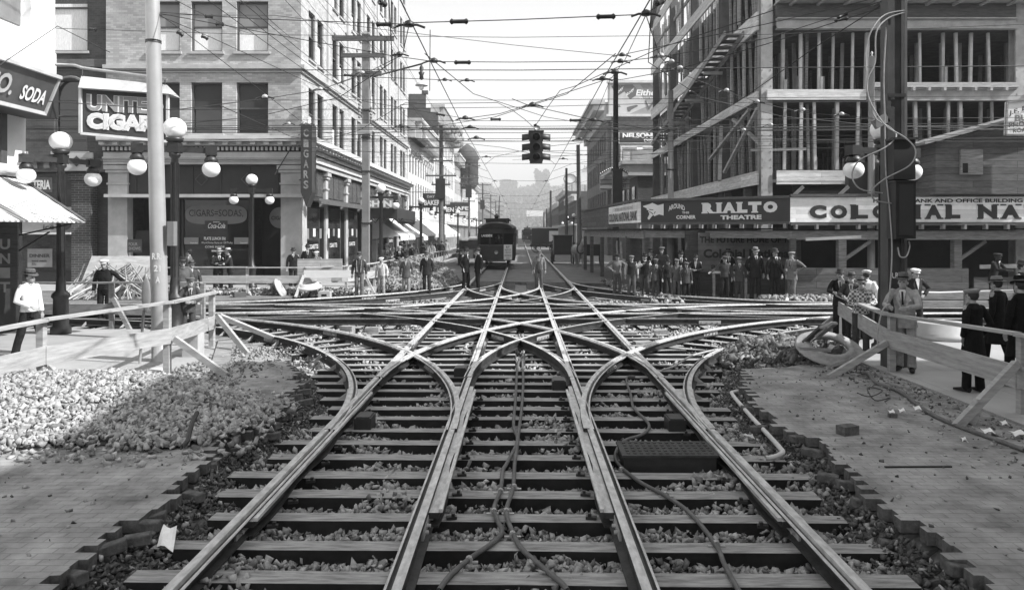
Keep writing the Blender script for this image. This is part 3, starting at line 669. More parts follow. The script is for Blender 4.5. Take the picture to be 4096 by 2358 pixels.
# ground floor: piers
def pier(x0, x1, y0, y1, m, cap=True, zt=5.6):
    mb = MB(); mb.box((x0,y0,.0),(x1,y1,zt-.004)); 
    if cap:
        mb.box((x0-.05,y0-.05,zt-.9),(x1+.05,y1+.05,zt-.82)); mb.box((x0-.08,y0-.08,zt-.35),(x1+.08,y1+.08,zt-.22)); mb.box((x0-.14,y0-.14,zt-.21),(x1+.14,y1+.14,zt-.02)); mb.box((x0-.06,y0-.06,.0),(x1+.06,y1+.06,.5))
    return mb.build('pier', m, B)
pier(XB-.92, XB+.02, YB-.02, YB+.9, M_stone); pier(XL+.1, XL+.98, YB-.02, YB+.5, M_stone)
for k in range(1, 8): pier(XB-.3, XB+.03, YB+4.53*k-.25, YB+4.53*k+.25, M_stone)
mb = MB(); ff.box(mb, XL+1, XB-.95, 4.26, 5.6, .12, .3)
for k in range(6): u = XL+1.3+k*1.3; ff.box(mb, u, u+.06, 4.26, 5.6, .08, .118)
mb.build('transom_panel', M_blackp, B)
for k in range(4):
    mb = MB(); u = XL+1.75+k*2.1; c = ff.p(u+.5, 4.95, .075); mb.bar(c-Vector((.28,0,0)), c+Vector((0,0,.28)), .03, .03); mb.bar(c+Vector((.28,0,0)), c+Vector((0,0,.28)), .03, .03); mb.bar(c-Vector((.28,0,0)), c-Vector((0,0,.28)), .03, .03); mb.bar(c+Vector((.28,0,0)), c-Vector((0,0,.28)), .03, .03); mb.build('transom_ornament', M_frame, B)
mb = MB(); ff.box(mb, XL+.2, XB+.5, 4.1, 4.24, -.55, .1); mb.build('awning_box', M_stone, B)
mb = MB(); fl.box(mb, YB+.9, YE, 4.0, 4.12, -.6, -.05); fl.box(mb, YB+.9, YE, 3.86, 3.995, -.7, -.58); mb.build('awning_box', M_woodd, B)
mb = MB(); fl.box(mb, YB+.9, YE, 4.13, 5.6, .1, .2); mb.build('transom_panel', M_signd, B)
for k in range(7):
    for j in range(3): mb = MB(); u = YB+4.53*k+.55+j*1.22; fl.box(mb, u, u+1.1, 4.3, 5.5, .06, .098); mb.build('transom_light', mat('leaded_glass', .07, .25, .5, 9, bump=.4), B)
# shop windows front
def shop(fc, u0, u1, v0, v1, w, m=M_blackp, name='shop_window'):
    mb = MB(); fc.box(mb, u0, u1, v0-.14, v0, w-.1, w+.1); fc.box(mb, u0, u1, v1, v1+.08, w-.1, w+.1); fc.box(mb, u0, u0+.07, v0, v1, w-.1, w+.1); fc.box(mb, u1-.07, u1, v0, v1, w-.1, w+.1)
    o = mb.build(name, m, B); g = MB(); fc.box(g, u0+.07, u1-.07, v0, v1, w, w+.02); g.build('pane', M_glass, o); return o
sw = shop(ff, -15.6, -12.45, .98, 4.0, .25)
mb = MB(); ff.box(mb, -15.75, -12.35, .0, .83, .12, .5); mb.build('stall_riser', M_woodd, B)
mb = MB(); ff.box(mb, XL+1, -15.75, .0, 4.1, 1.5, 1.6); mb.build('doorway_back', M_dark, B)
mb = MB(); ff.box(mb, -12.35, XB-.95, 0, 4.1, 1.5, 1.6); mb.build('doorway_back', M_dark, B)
mb = MB(); ff.box(mb, -17.9,-16.8, .0, 2.6, .5, .56); mb.build('door', M_blackp, B)
# painted window signs (real lettering on the glass)
u = Vector((1,0,0)); yg = YB+.235
mb = smooth(MB()); o = Vector((-14.03, yg-.02, 3.33))
pr = []
for i in range(40):
    t = 2*PI*i/40; c = math.cos(t); s_ = math.sin(t); pr.append((o.x+1.42*math.copysign(abs(c)**.45, c), o.z+.44*math.copysign(abs(s_)**.7, s_)))
mb = MB(); mb.add([(x, yg-.03, z) for x, z in pr]+[(x, yg-.01, z) for x, z in pr], [tuple(range(40)), tuple(range(79,39,-1))]); sg = mb.build('window_sign', mat('sign_mid', .16, .5, .1, 2, bump=0), B)
letters('CIGARS=SODAS,', (o.x-1.25, yg-.03, 3.2), u, 2.5, .36, M_signd, sg, .03, depth=.012); letters('CIGARS=SODAS,', (o.x-1.25, yg-.03, 3.2), u, 2.5, .36, mat('sign_edge', .3, .5, .1, 2, bump=0), sg, .055, depth=.006)
mb = MB(); ff.box(mb, -14.55, -13.5, 2.63, 3.05, .19, .21); s2 = mb.build('soda_sign', M_signd, B); letters('Coca-Cola', (-14.42, YB+.19, 2.7), u, .8, .24, M_whitew, s2, .01, slant=.25); letters('DRINK', (-14.15, YB+.19, 2.96), u, .3, .05, M_whitew, s2)
s3 = MB(); ff.box(s3, -14.8, -13.0, 2.0, 2.02, .22, .235); s3 = s3.build('lunch_notice', M_signd, B)
letters('PLATE LUNCH 30¢', (-14.6, yg, 2.13), u, 1.0, .17, M_whitew, s3, .02); letters('World Series Starts at 1.30 Today', (-14.72, yg, 1.96), u, 1.45, .12, M_whitew, s3, .01); letters('COME INSIDE', (-14.55, yg, 1.8), u, .9, .09, M_whitew, s3, .01)
for x in (-15.5, -13.2):
    mb = MB(); ff.box(mb, x, x+.66, 1.97, 2.28, .19, .21); q = mb.build('card', M_signg, B); letters('Chesterfield', (x+.28, YB+.19, 2.0), u, .34, .06, M_whitew, q)
mb = MB(); ff.box(mb, -14.25,-13.6,1.62,1.7,.19,.21); q = mb.build('card', M_signg, B); letters('Chesterfield', (-14.2, YB+.19, 1.63), u, .55, .06, M_whitew, q)
mb = MB(); ff.box(mb, -18.0, -17.35, 1.6, 2.2, -.02, .0); q = mb.build('poster', M_signd, B); letters('FOUR\nSHOWS', (-17.95, YB-.02, 1.7), u, .55, .35, M_signg, q)
mb = MB(); ff.box(mb, -17.15, -16.75, 1.6, 2.15, .4, .42); q = mb.build('poster', M_blackp, B); letters('TRY A\nCHICKEN\nSANDWICH', (-17.12, YB+.4, 1.68), u, .34, .38, M_signg, q)
mb = smooth(MB()); c = Vector((-11.3, YB+.9, 3.2)); mb.tube([c-Vector((0,.03,0)), c+Vector((0,.03,0))], .5, 24); q = mb.build('round_sign', M_signg, B); letters('CIGARS', c+Vector((-.4,-.04,-.1)), u, .75, .18, M_signd, q, .02)
# side shop windows with goods
for k in range(7):
    y0 = YB+4.53*k+(.95 if k == 0 else .3); y1 = YB+4.53*(k+1)-.3
    if k == 3: 
        mb = MB(); fl.box(mb, y0, y1, 0, 3.9, 1.2, 1.3); mb.build('doorway_back', M_dark, B); continue
    q = shop(fl, y0, y1, .75, 3.7, .15); mb = MB(); fl.box(mb, y0, y1, .0, .6, .1, .3); mb.build('stall_riser', M_woodd, B)
    mb = MB(); fl.box(mb, y0+.3, y1-.3, .8, 1.5, .6, 1.0); mb.build('goods_display', M_rub, B)
    for j in range(3):
        mb = MB(); uu = y0+.4+j*1.15; fl.box(mb, uu, uu+.4, 2.2+.1*(j%2), 2.7, .12, .135); mb.build('card', M_whitew if (j+k) % 2 else M_signg, B)
    letters('CIGARETTES', fl.p(y0+.8, 1.7, .12), (0,1,0), 1.6, .22, M_whitew, q, .01)
    mb = smooth(MB()); mb.ball(fl.p((y0+y1)/2, 3.2, .8), .17, 12); mb.build('shop_globe', M_globe, B)
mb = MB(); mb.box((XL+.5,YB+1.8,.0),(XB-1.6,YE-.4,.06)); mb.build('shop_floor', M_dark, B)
# hanging vertical cigar sign by the corner
o = thing('hanging_sign', (-9.35, 33.5, 4.1), 'tall narrow dark blade sign hanging at the office corner', 'sign')
mb = MB(); mb.box((-9.75,33.3,4.3),(-9.25,34.0,7.3)); mb.add([(-9.75,33.3,4.3),(-9.25,33.3,4.3),(-9.5,33.3,3.65),(-9.75,34.0,4.3),(-9.25,34.0,4.3),(-9.5,34.0,3.65)], [(0,2,1),(3,4,5),(0,3,5,2),(2,5,4,1)]); mb.build('sign_panel', M_signd, o)
for i, ch in enumerate('CIGARS'): letters(ch, (-9.62, 33.3, 6.75-i*.46), u, .22, .36, M_rub, o, .03)
mb = MB(); mb.bar((-10.1,34.3,7.4),(-9.7,33.52,7.4),.04,.04); mb.bar((-10.1,34.3,4.9),(-9.7,33.52,4.9),.04,.04); mb.bar((-10.1,34.3,7.0),(-11.0,33.6,5.1),.04,.04); mb.build('bracket', M_iron, o)
# ---- dark brick neighbour at left
B = thing('brick_store', (-23, 45, 0), 'dark brick store building left of the office block with arched windows', 'building')
fd = Face('F', 34.75)
dops = [(-21.6,-20.05,6.25,9.6),(-24.3,-22.9,6.25,9.6),(-21.9,-20.05,10.9,15.0),(-24.6,-22.9,10.9,15.0)]
wall(fd, -28, XL-.02, 5.9, 22, dops, .4, M_brickd, B, 'front_wall')
for o in dops:
    window(fd, o, B, mf=M_frame, curtain=(0,.55) if o[2] > 10 else None); sill(fd, o, B, M_stone)
    if o[2] < 10:
        mb = MB(); n = 10; u0, u1 = o[0], o[1]; c = (u0+u1)/2; r = (u1-u0)/2
        vs = [fd.p(u0, o[3]+.003, .02), *[fd.p(c+r*math.cos(PI-PI*i/n), o[3]-.75+.75*math.sin(PI*i/n)-.003, .02) for i in range(n+1)], fd.p(u1, o[3]+.003, .02)]
        for i in range(n+1):
            pass
        mb2 = MB(); mb2.tube([fd.p(c+(r+.06)*math.cos(PI-PI*i/n), o[3]-.7+.8*math.sin(PI*i/n), -.03) for i in range(n+1)], .07, 6); mb2.build('window_arch', M_brickm, B)
mb = MB(); fd.box(mb, -28, XL-.02, 5.3, 5.88, -.25, .3); fd.box(mb, -28, XL-.02, 5.75, 5.87, -.45, -.26); fd.box(mb, -28, XL-.02, 10.15, 10.5, -.15, -.002); mb.build('cornice', M_brickm, B)
for k in range(16): mb = MB(); fd.box(mb, -28+k*.56, -27.75+k*.56, 5.45, 5.74, -.4, -.26); mb.build('cornice_block', M_brickm, B)
mb = MB(); fd.box(mb, -20.65,-19.75, .0, 5.2, -.25, .3); fd.box(mb, -20.75,-19.65, 4.9, 5.25, -.33,-.26); mb.build('brick_pillar', M_brickp, B)
mb = MB(); fd.box(mb, -20.95,-19.5, 5.32, 6.15, -.55,-.47); mb.build('pillar_crest', M_stone, B)
c = fd.p(-20.22, 5.75, -.58); mb = MB(); mb.add([c+Vector((0,0,.25)), c+Vector((-.25,0,0)), c-Vector((0,0,.25)), c+Vector((.25,0,0))], [(0,1,2,3)]); mb.build('crest_lozenge', M_signd, B)
mb = MB(); fd.box(mb, -27.9,-20.7, 3.7, 5.25, .0, .1); mb.build('transom_panel', mat('tile_transom', .05, .4, .3, 1, 'brick', .3, bs=(.3,.3), mortar=.3), B)
mb = MB(); fd.box(mb, -27.9,-20.66, 3.5, 3.68, -.12, .1); fd.box(mb, -27.9,-20.66, 2.42, 2.52, -.3, .1); mb.build('shop_moulding', M_stonel, B)
mb = MB(); fd.box(mb, -27.9,-20.7, 2.54, 3.48, .0, .08); q = mb.build('shop_sign', M_signg, B); letters('HOPPE', (-22.9, 34.75, 3.0), u, 1.3, .36, M_signd, q, .02); letters('ice', (-22.1, 34.75, 2.65), u, .5, .22, M_signd, q, .02)
mb = smooth(MB()); mb.tube([(-21.2,34.72,3.02),(-21.2,34.69,3.02)], .42, 24); mb.build('sign_disc', M_signd, q)
mb = MB(); fd.box(mb, -27.9,-20.7, .7, 2.4, .5, .55); mb.build('shop_glass', M_glass, B); mb = MB(); fd.box(mb, -27.9,-20.7, .0, .68, .3, .6); mb.build('stall_riser', M_blackp, B)
mb = MB(); mb.box((-28,35.2,0),(XL-.3,60,21.6)); mb.build('building_body', M_brickd, B)
for uu in (-25.1,-24.5,-23.9): mb = MB(); fd.box(mb, uu, uu+.14, 0, 2.4, .2, .3); mb.build('door_post', M_stonel, B)
mb = MB(); fd.box(mb, -22.9,-21.75, .9, 1.75, .1, .13); q = mb.build('notice', M_signg, B); letters('DINNER', (-22.8, 34.85, 1.35), u, .95, .16, M_signd, q, .03); letters('good meals\n35c', (-22.7, 34.85, 1.0), u, .7, .25, M_signd, q)
# ---- near-left white corner store (only its corner is in view)
B = thing('corner_store', (-15, 12, 0), 'white painted corner store at the left picture edge with bay above', 'building')
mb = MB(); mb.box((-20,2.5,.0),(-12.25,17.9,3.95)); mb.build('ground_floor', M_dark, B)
mb = MB(); mb.box((-12.6,17.45,.17),(-12.15,18.3,3.9)); mb.build('corner_post', M_blackp, B)
mb = MB(); mb.box((-20,2.5,3.96),(-12.0,18.2,5.3)); mb.build('store_front_wall', M_whitew, B)
for y in (15.4, 17.2): mb = MB(); mb.box((-11.98,y,4.0),(-11.9,y+.2,5.28)); mb.build('wall_strip', M_frame, B)
mb = MB(); mb.box((-20,2.5,6.15),(-11.35,18.35,6.9)); mb.box((-20,2.5,6.9),(-11.55,18.2,14)); mb.box((-11.55,17.4,6.9),(-11.35,18.3,14)); mb.box((-11.55,15.2,6.9),(-11.35,15.6,14)); mb.build('bay', M_whitew, B)
mb = MB(); mb.box((-11.548,15.6,7.3),(-11.52,17.3,12)); mb.build('bay_window', mat('bay_glass', .2, .3, .2, 2, bump=0), B)
mb = MB(); mb.box((-11.9,2.5,5.28),(-11.2,18.2,6.14)); q = mb.build('fascia', M_blackp, B)
o = thing('store_sign', (-11.2, 15.5, 5.3), 'grey CO. SODA sign board tilted over the corner store at left edge', 'sign')
mb = MB(); mb.add([(-11.1,8,5.3),(-11.1,17.45,5.3),(-10.75,17.45,6.12),(-10.75,8,6.12),(-11.22,8,5.3),(-11.22,17.45,5.3),(-10.87,17.45,6.12),(-10.87,8,6.12)], [(0,1,2,3),(4,7,6,5),(0,4,5,1),(3,2,6,7),(1,5,6,2),(0,3,7,4)]); mb.build('sign_panel', mat('sign_bronze', .11, .4, .2, 2, metal=.3), o)
mb = MB(); mb.bar((-11.08,8,5.3),(-11.08,17.5,5.3),.06,.08); mb.bar((-10.72,8,6.14),(-10.72,17.5,6.14),.08,.08); mb.bar((-11.08,17.48,5.3),(-10.73,17.48,6.14),.06,.06); mb.build('sign_frame', M_stone, o)
vd = Vector((.35,0,.82)).normalized()
letters('CO.', (-11.0,15.3,5.5), (0,1,0), .85, .45, M_stone, o, .03, depth=.02, vdir=vd); letters('SODA', (-11.02,16.45,5.48), (0,1,0), .85, .34, M_whitew, o, .03, depth=.02, vdir=vd)
o = thing('awning', (-12, 12.5, 2.8), 'striped canvas awning sloping out from the corner store at left edge', 'awning')
mb = MB(); a = [(-11.85,8,3.82),(-11.85,17.75,3.82),(-9.8,16.9,2.78),(-9.8,8,2.78)]
mb.add(a+[(x,y,z-.03) for x,y,z in a], [(3,2,1,0),(4,5,6,7),(0,1,5,4),(1,2,6,5),(2,3,7,6),(3,0,4,7)]); mb.build('canvas', mat('awning_stripe', .72, .8, .1, 3, 'stripe', .1, bs=(1.9,), mortar=.3), o)
mb = MB(); mb.bar((-11.85,17.75,3.83),(-9.8,16.9,2.79),.08,.05); mb.build('awning_edge', M_woodd, o)
mb = smooth(MB()); mb.tube([(-11.8,8,3.98),(-11.8,17.8,3.98)], .14, 12); mb.build('awning_roller_box', M_stonel, o)
mb = MB(); mb.bar((-12.1,17.6,2.4),(-9.85,16.95,2.8),.03,.03); mb.bar((-12.1,17.6,1.9),(-10.8,17.2,2.55),.03,.03); mb.build('awning_arm', M_iron, o)
o = thing('unit_sign', (-11.95, 17.4, .6), 'narrow vertical UNIT sign on the dark corner post of the left store', 'sign')
mb = MB(); mb.box((-12.14,16.55,.5),(-12.08,17.1,2.75)); mb.box((-12.14,17.3,1.25),(-11.6,17.35,2.75)); mb.build('sign_panel', M_woodd, o)
for i, ch in enumerate('UNIT'): letters(ch, (-12.0, 17.3, 2.15-i*.33), u, .24, .24, M_stone, o, .03)
# united cigars sign hung on a rod
o = thing('cigar_sign', (-9.2, 17.8, 4.8), 'dark UNITED CIGARS sign with metal hood hanging from a rod', 'sign')
pa = P(325,350,17.5); pb_ = P(668,372,18.1); pc = P(668,566,18.1); pd = P(325,533,17.5); dv = Vector((0,.16,0))
mb = MB(); mb.add([pd,pc,pb_,pa,pd+dv,pc+dv,pb_+dv,pa+dv], [(0,1,2,3),(4,7,6,5),(0,4,5,1),(3,2,6,7),(1,5,6,2),(0,3,7,4)]); mb.build('sign_panel', M_signd, o)
mb = MB(); q = [P(322,533,17.46),P(671,566,18.06),P(671,372,18.06),P(322,350,17.46)]
for i in (0,1,3): mb.bar(q[i], q[(i+1)%4], .06, .06, (0,1,0))
mb.build('sign_frame', M_stonel, o)
mb = MB(); a0, a1 = P(312,350,17.3), P(676,375,17.9); b0, b1 = P(325,304,17.6), P(668,340,18.2); c0, c1 = a0+Vector((0,.6,0)), a1+Vector((0,.6,0))
mb.add([a0,a1,b1,b0,c0,c1], [(0,1,2,3),(3,2,5,4),(0,3,4),(1,5,2),(0,4,5,1)]); mb.build('sign_hood', M_beam, o)
du = (pb_-pa).normalized(); vd = Vector((-.0,0,1)); L2 = (pb_-pa).length
def lt(s_, x, y, w, h, m, b): letters(s_, pd+(pc-pd)*x+(pa-pd)*y, du, w*L2, h*1.1, m, o, b, depth=.02, vdir=(pa-pd))
lt('UNITED', .06, .5, .9, .36, M_whitew, .075); lt('UNITED', .064, .505, .892, .345, M_signg, .035); lt('CIGARS', .06, .1, .9, .36, M_whitew, .09); lt('CIGARS', .066, .107, .888, .34, M_stonel, .04)
for q in o.children:
    if q.name.startswith('lettering') and q.data.materials[0].name in ('sign_grey','limestone_','light_stone'): q.location = q.location+Vector((0,-.012,0))
mb = smooth(MB()); mb.tube([P(222,258,17.9), P(300,262,17.8), P(330,272,17.7), P(668,316,18.1)], .035, 8); mb.build('sign_rod', M_beam, o)
mb = MB(); mb.bar(P(330,272,17.7), P(330,306,17.6), .02, .02); mb.bar(P(660,315,18.1), P(660,340,18.1), .02, .02); mb.build('sign_chain', M_iron, o)
tag(MB().box((0,0,0),(0.001,.001,.001)).build('x', M_dark), None) if False else None
o = thing('cafeteria_sign', (-13.1, 22, 3.1), 'small dark CAFETERIA sign hanging beyond the left lamp post', 'sign')
q = [P(110,706,22),P(202,710,22.3),P(202,768,22.3),P(110,760,22)]; mb = MB(); mb.add(q+[a+Vector((0,.08,0)) for a in q], [(3,2,1,0),(4,5,6,7),(0,1,5,4),(1,2,6,5),(2,3,7,6),(3,0,4,7)]); mb.build('sign_panel', M_signd, o)
letters('TERIA', P(132,757,21.97), (1,.05,0), .5, .27, M_whitew, o, .04)
# ---- receding street fronts at left
def front(fc, u0, u1, z, parent, rows, wd, gap, m, mw=M_frame, t=.35, v0=0, arch=False, ch=.5):
    ops = []
    for r0, r1 in rows:
        n = max(1, int((u1-u0-.6)/(wd+gap))); s0 = u0+((u1-u0)-n*wd-(n-1)*gap)/2
        ops += [(s0+k*(wd+gap), s0+k*(wd+gap)+wd, r0, r1) for k in range(n)]
    wall(fc, u0, u1, v0, z, ops, t, m, parent)
    for i, o in enumerate(ops): window(fc, o, parent, mf=mw, rec=.14, curtain=(.5,1) if (i*5)%3 else None, cm=M_blind)
    return ops
def rowbuild(name, lab, y0, y1, z, m, rows, wd, gap, cor, corh=.6, cord=.7, firewall=None, mc=None, side='L', X=XB, shopm=None, depth=12):
    Bq = thing(name, (X-6 if side == 'L' else X+6, (y0+y1)/2, 0), lab, 'building'); fc = Face('L' if side == 'L' else 'R', X)
    ops = front(fc, y0+.003, y1-.003, z, Bq, rows, wd, gap, m, v0=3.9)
    mb = MB(); fc.box(mb, y0, y1, z, z+.3, -cord, .35); fc.box(mb, y0, y1, z-corh, z-.003, -cord*.5, -.002); mb.build('cornice', mc or M_stone, Bq)
    mb = MB(); k = y0+.3
    while k < y1: fc.box(mb, k, k+.25, z-corh-.1, z-.004, -cord*.9, -cord*.5-.003); k += .9
    mb.build('cornice_bracket_row', mc or M_stone, Bq)
    mb = MB(); fc.box(mb, y0, y1, 3.5, 3.88, -.4, .3); mb.build('shop_cornice', M_stone, Bq)
    mb = MB(); fc.box(mb, y0+.1, y1-.1, 0, 3.48, .4, .5); mb.build('shop_glass', M_glass, Bq)
    k = y0+.1
    while k < y1-.2: mb = MB(); fc.box(mb, k, k+.3, 0, 3.48, .0, .38); mb.build('shop_pier', shopm or M_stone, Bq); k += 3.1
    s = -1 if side == 'L' else 1; xa, xb = sorted((X+s*.36, X+s*depth)); mb = MB(); mb.box((xa,y0,.0),(xb,y0+.35,z-.1)); mb.box((xa,y0+.36,z-.5),(xb,y1,z-.1)); mb.box((xa,y1-.3,0),(xb,y1-.003,z-.6)); mb.build('side_wall', M_brickm if not firewall else firewall, Bq)
    return Bq, fc, ops
B2, f2, o2 = rowbuild('ornate_building', 'ornate light stone building with arched windows and heavy balcony cornice past the office block', 67.1, 87, 12.4, M_stonel, ((4.6,7.2),(7.9,9.6)), 1.0, .9, .8, 1.4, 1.3, mc=M_stone)
for o in o2:
    if o[2] > 7: mb = MB(); n = 8; c = (o[0]+o[1])/2; mb.tube([f2.p(c+.6*math.cos(PI-PI*i/n), o[3]-.1+.55*math.sin(PI*i/n), -.05) for i in range(n+1)], .09, 5); mb.build('window_arch', M_stone, B2)
mb = MB(); f2.box(mb, 68, 76, 11.0, 11.25, -1.5, -.01)
for k in range(16): f2.box(mb, 68+k*.5, 68.14+k*.5, 11.26, 12.0, -1.45,-1.3)
f2.box(mb, 68, 76, 12.0, 12.15, -1.55,-1.2); mb.build('balcony', M_stone, B2)
B3, f3, o3 = rowbuild('gabled_building', 'tall building with dark stepped brick parapet rising past the ornate front', 87.2, 114, 17.0, M_stonel, ((4.8,7.4),(8.6,11.2),(12.3,15)), 1.2, 1.0, .8, 1.8, 1.3, firewall=M_brickd, mc=M_stone, depth=10)
mb = MB(); mb.box((-13.6,87.15,12.3),(XB+.5,87.6,16.4)); mb.box((-13.0,87.15,16.4),(-11.0,87.6,18.5)); mb.box((-11.45,87.1,18.5),(-10.75,87.65,18.9)); mb.build('stepped_parapet', M_brickd, B3)
mb = smooth(MB())
for k in range(26): mb.ball((XB+.9+.35*math.sin(k*2.1), 96+k*.72, 16.2-.8*math.sin(k*.9)), .5+.15*math.sin(k*3), 8)
mb.build('carved_cornice', M_rub, B3)
tag(smooth(MB().tube([(-10.55,87.4,18.9),(-10.5,87.4,26.0)], .05, 6)).build('flagpole', M_wire), 'thin bare flagpole on the stepped brick parapet', 'flagpole')
B4, f4, o4 = rowbuild('bay_building', 'building with a dark turreted corner bay farther down the left side', 114.3, 150, 14.2, M_stone, ((4.8,7.2),(8.4,10.6),(11.4,13)), 1.2, 1.2, .6, 1.0, .9)
mb = smooth(MB()); mb.lathe([(1.3,9.8),(1.9,10.6),(1.9,14.6),(2.2,14.9),(1.3,16.6),(.2,17.4)], (XB+1.0,128,0), 12); mb.build('turret', M_brickd, B4)
rowbuild('white_store', 'white fronted store building beyond the turreted bay', 150.4, 178, 12.3, M_whitew, ((4.8,7.2),(8.6,11)), 1.2, 1.2, .5)
Bg, fg, og = rowbuild('gable_roof_store', 'store with a steep gabled roof far down the left side', 178.4, 215, 10.2, M_brickm, ((4.8,7.4),), 1.2, 1.5, .5)
mb = MB(); mb.add([(-16,180,10.3),(-10.3,180,10.3),(-13.1,180,14.6),(-16,196,10.3),(-10.3,196,10.3),(-13.1,196,14.6)], [(0,1,2),(3,5,4),(1,4,5,2),(0,2,5,3)]); mb.build('roof', M_signg, Bg)
rowbuild('brick_block', 'long low brick block at the far end of the left side', 215.5, 300, 9.5, M_brickm, ((4.8,7.4),), 1.4, 2.2, .5)
# street awnings and shop signs on the left
def awn(y0, y1, z0, z1, out, lab, m):
    o = thing('awning', (XB+1, (y0+y1)/2, z1), lab, 'awning', None); mb = MB(); n = 12; vs = []; X0 = XB+.1
    for i in range(n+1):
        y = y0+(y1-y0)*i/n; vs += [(X0, y, z0), (X0+out*.5, y, (z0+z1)/2-.06), (X0+out, y, z1), (X0+out+.03, y, z1-.28-.05*(i%2))]
    f = [(i*4+j, i*4+4+j, i*4+5+j, i*4+1+j) for i in range(n) for j in range(3)]; mb.add(vs, [q[::-1] for q in f]); k = len(vs); mb.add([(x-.01,y,z-.02) for x,y,z in vs], f)
    mb.add([(X0,y0,z0),(X0+out,y0,z1),(X0,y0,z1-.2)], [(0,1,2)])
    mb.build('canvas', m, o); mb = MB(); mb.bar((X0,y0+.05,z1-.3),(X0+out,y0+.05,z1-.04),.03,.03); mb.bar((X0,y1-.05,z1-.3),(X0+out,y1-.05,z1-.04),.03,.03); mb.build('awning_arms', M_iron, o)
ms = mat('awning_wide_stripe', .75, .8, .1, 3, 'stripe', .1, bs=(.33,), mortar=.28)
awn(50.5, 57.5, 3.7, 2.25, 1.9, 'pale striped awning under the shoe shine canopy', M_canvas); awn(64, 67, 3.2, 2.1, 1.7, 'short white awning between two lamp posts', M_canvas)
awn(70, 79, 4.0, 2.3, 2.0, 'broad striped awning below the bakery sign', ms); awn(80, 90, 3.8, 2.2, 2.0, 'striped awning behind the tall dark pole', ms); awn(91, 99, 3.6, 2.2, 2.0, 'farthest white awning on the left side', M_canvas)
o = thing('canopy', (-9, 50, 3.6), 'dark iron entrance canopy with scalloped edge and SHOE SHINE sign', 'canopy'); X1 = -7.75
mb = MB(); mb.box((XB+.05,47,3.75),(X1,55,3.95)); mb.box((XB+.05,46.9,3.35),(X1+.05,47.0,4.0)); mb.box((X1-.02,47.0,3.35),(X1+.06,55,4.0)); mb.build('canopy_roof', M_signd, o)
for k in range(14): mb = MB().tube([(X1+.02,47.3+k*.55,3.36),(X1+.02,47.45+k*.55,3.1),(X1+.02,47.6+k*.55,3.36)], .05, 5); mb.build('scallop', M_iron, o)
for k in range(5): mb = MB().tube([(XB+.3+k*.5,46.92,3.36),(XB+.5+k*.5,46.92,3.1),(XB+.7+k*.5,46.92,3.36)], .05, 5); mb.build('scallop', M_iron, o)
q = MB().box((-9.7,46.7,4.02),(-7.5,46.8,4.75)).build('sign_board', M_signg, o); letters('SHOE', (-9.0,46.7,4.52), u, .8, .2, M_whitew, q, .02); letters('SHINE', (-9.6,46.7,4.06), u, 2.0, .42, M_whitew, q, .05)
for (x0, x1, z0, z1, Y, s_, lab) in ((-8.6,-6.6,4.7,5.9,66,'BAKERY','dark BAKERY sign board hanging over the left sidewalk'),(-8.3,-6.4,4.3,5.2,74,'LEMEN','small dark shop sign hanging past the bakery sign'),(-8.6,-6.2,5.0,6.1,92,'CAFE','dark oval shop sign far down the left side')):
    o = thing('shop_sign', ((x0+x1)/2, Y, z0), lab, 'sign'); MB().box((x0,Y,z0),(x1,Y+.12,z1)).build('sign_panel', M_signd, o); letters(s_, (x0+.15,Y,z0+.15), u, x1-x0-.3, .45, M_whitew, o, .03)
    MB().bar((XB,Y+.06,z1+.1),(x1,Y+.06,z1+.1),.05,.05).build('bracket', M_iron, o)
    if s_ == 'BAKERY': letters('DAY   IE', (x0+.4,Y,z0+.8), u, 1.2, .22, M_stonel, o, .02)
# ---------------- off-frame building whose shadow covers the foreground (right, beside and behind the camera)
B = thing('bank_building', (22, -6, 0), 'tall stone building standing out of view at the right that shades the foreground', 'building')
mb = MB(); mb.box((10.6,-40,.0),(40,9.0,15.0)); mb.build('wall', M_brickm, B)
mb = MB(); mb.box((10.2,-40,15.0),(40,9.2,15.3)); mb.build('cornice', M_stone, B)
for k in range(8):
    for z in (5, 9, 12.5): mb = MB(); mb.box((10.52,-36+k*6,z),(10.598,-34.5+k*6,z+2.2)); mb.build('window', M_glass, B)
# ---------------- steel framed building under construction
B = thing('steel_frame_building', (15, 42, 0), 'unfinished steel framed building wrapped in wooden formwork on the right', 'building')
Xc, Yc = 9.8, 30.5; FR = Face('F', Yc); FS = Face('R', Xc); lv = [(4.47,5.03),(7.9,8.3),(10.8,11.55),(14.1,14.7),(17.2,17.8)]
cy = [30.5, 36.6, 42.7, 48.8, 55.0]; cxs = [9.8, 20.15, 27]
def hcol(x, y, z0, z1, m, s=.46):
    mb = MB(); mb.box((x, y, z0), (x+s, y+.06, z1)); mb.box((x, y+s-.06, z0), (x+s, y+s, z1)); mb.box((x+s/2-.03, y+.06, z0), (x+s/2+.03, y+s-.06, z1))
    z = z0+.2
    o = mb.build('steel_column', m, B)
    rb = MB()
    while z < min(z1, 14):
        for dx in (.06, .4): rb.box((x+dx-.02, y-.025, z), (x+dx+.02, y-.001, z+.04))
        z += .33
    q_ = rb.build('rivets', m, o)
    if q_: tag(q_, kind='stuff')
    return o
for j, y in enumerate(cy):
    for i, x in enumerate(cxs):
        if i > 0 and j not in (0, 4): continue
        hcol(x, y, 0, 19.5 if i == 0 else 16, M_beam if (i > 0 or j == 0) else M_beamd)
for z0, z1 in lv:      # slabs + edge boards
    if z0 < 17: mb = MB(); mb.box((Xc+.5,Yc+.5,z0+.1),(27,55,z0+.25)); mb.build('floor_slab', M_woodd, B)
    top = z0 > 14
    mb = MB(); FS.box(mb, Yc+.2, 55.6, z0 if not top else z0, z1, -.12, -.03); mb.build('form_board', M_form if not top else M_form, B)
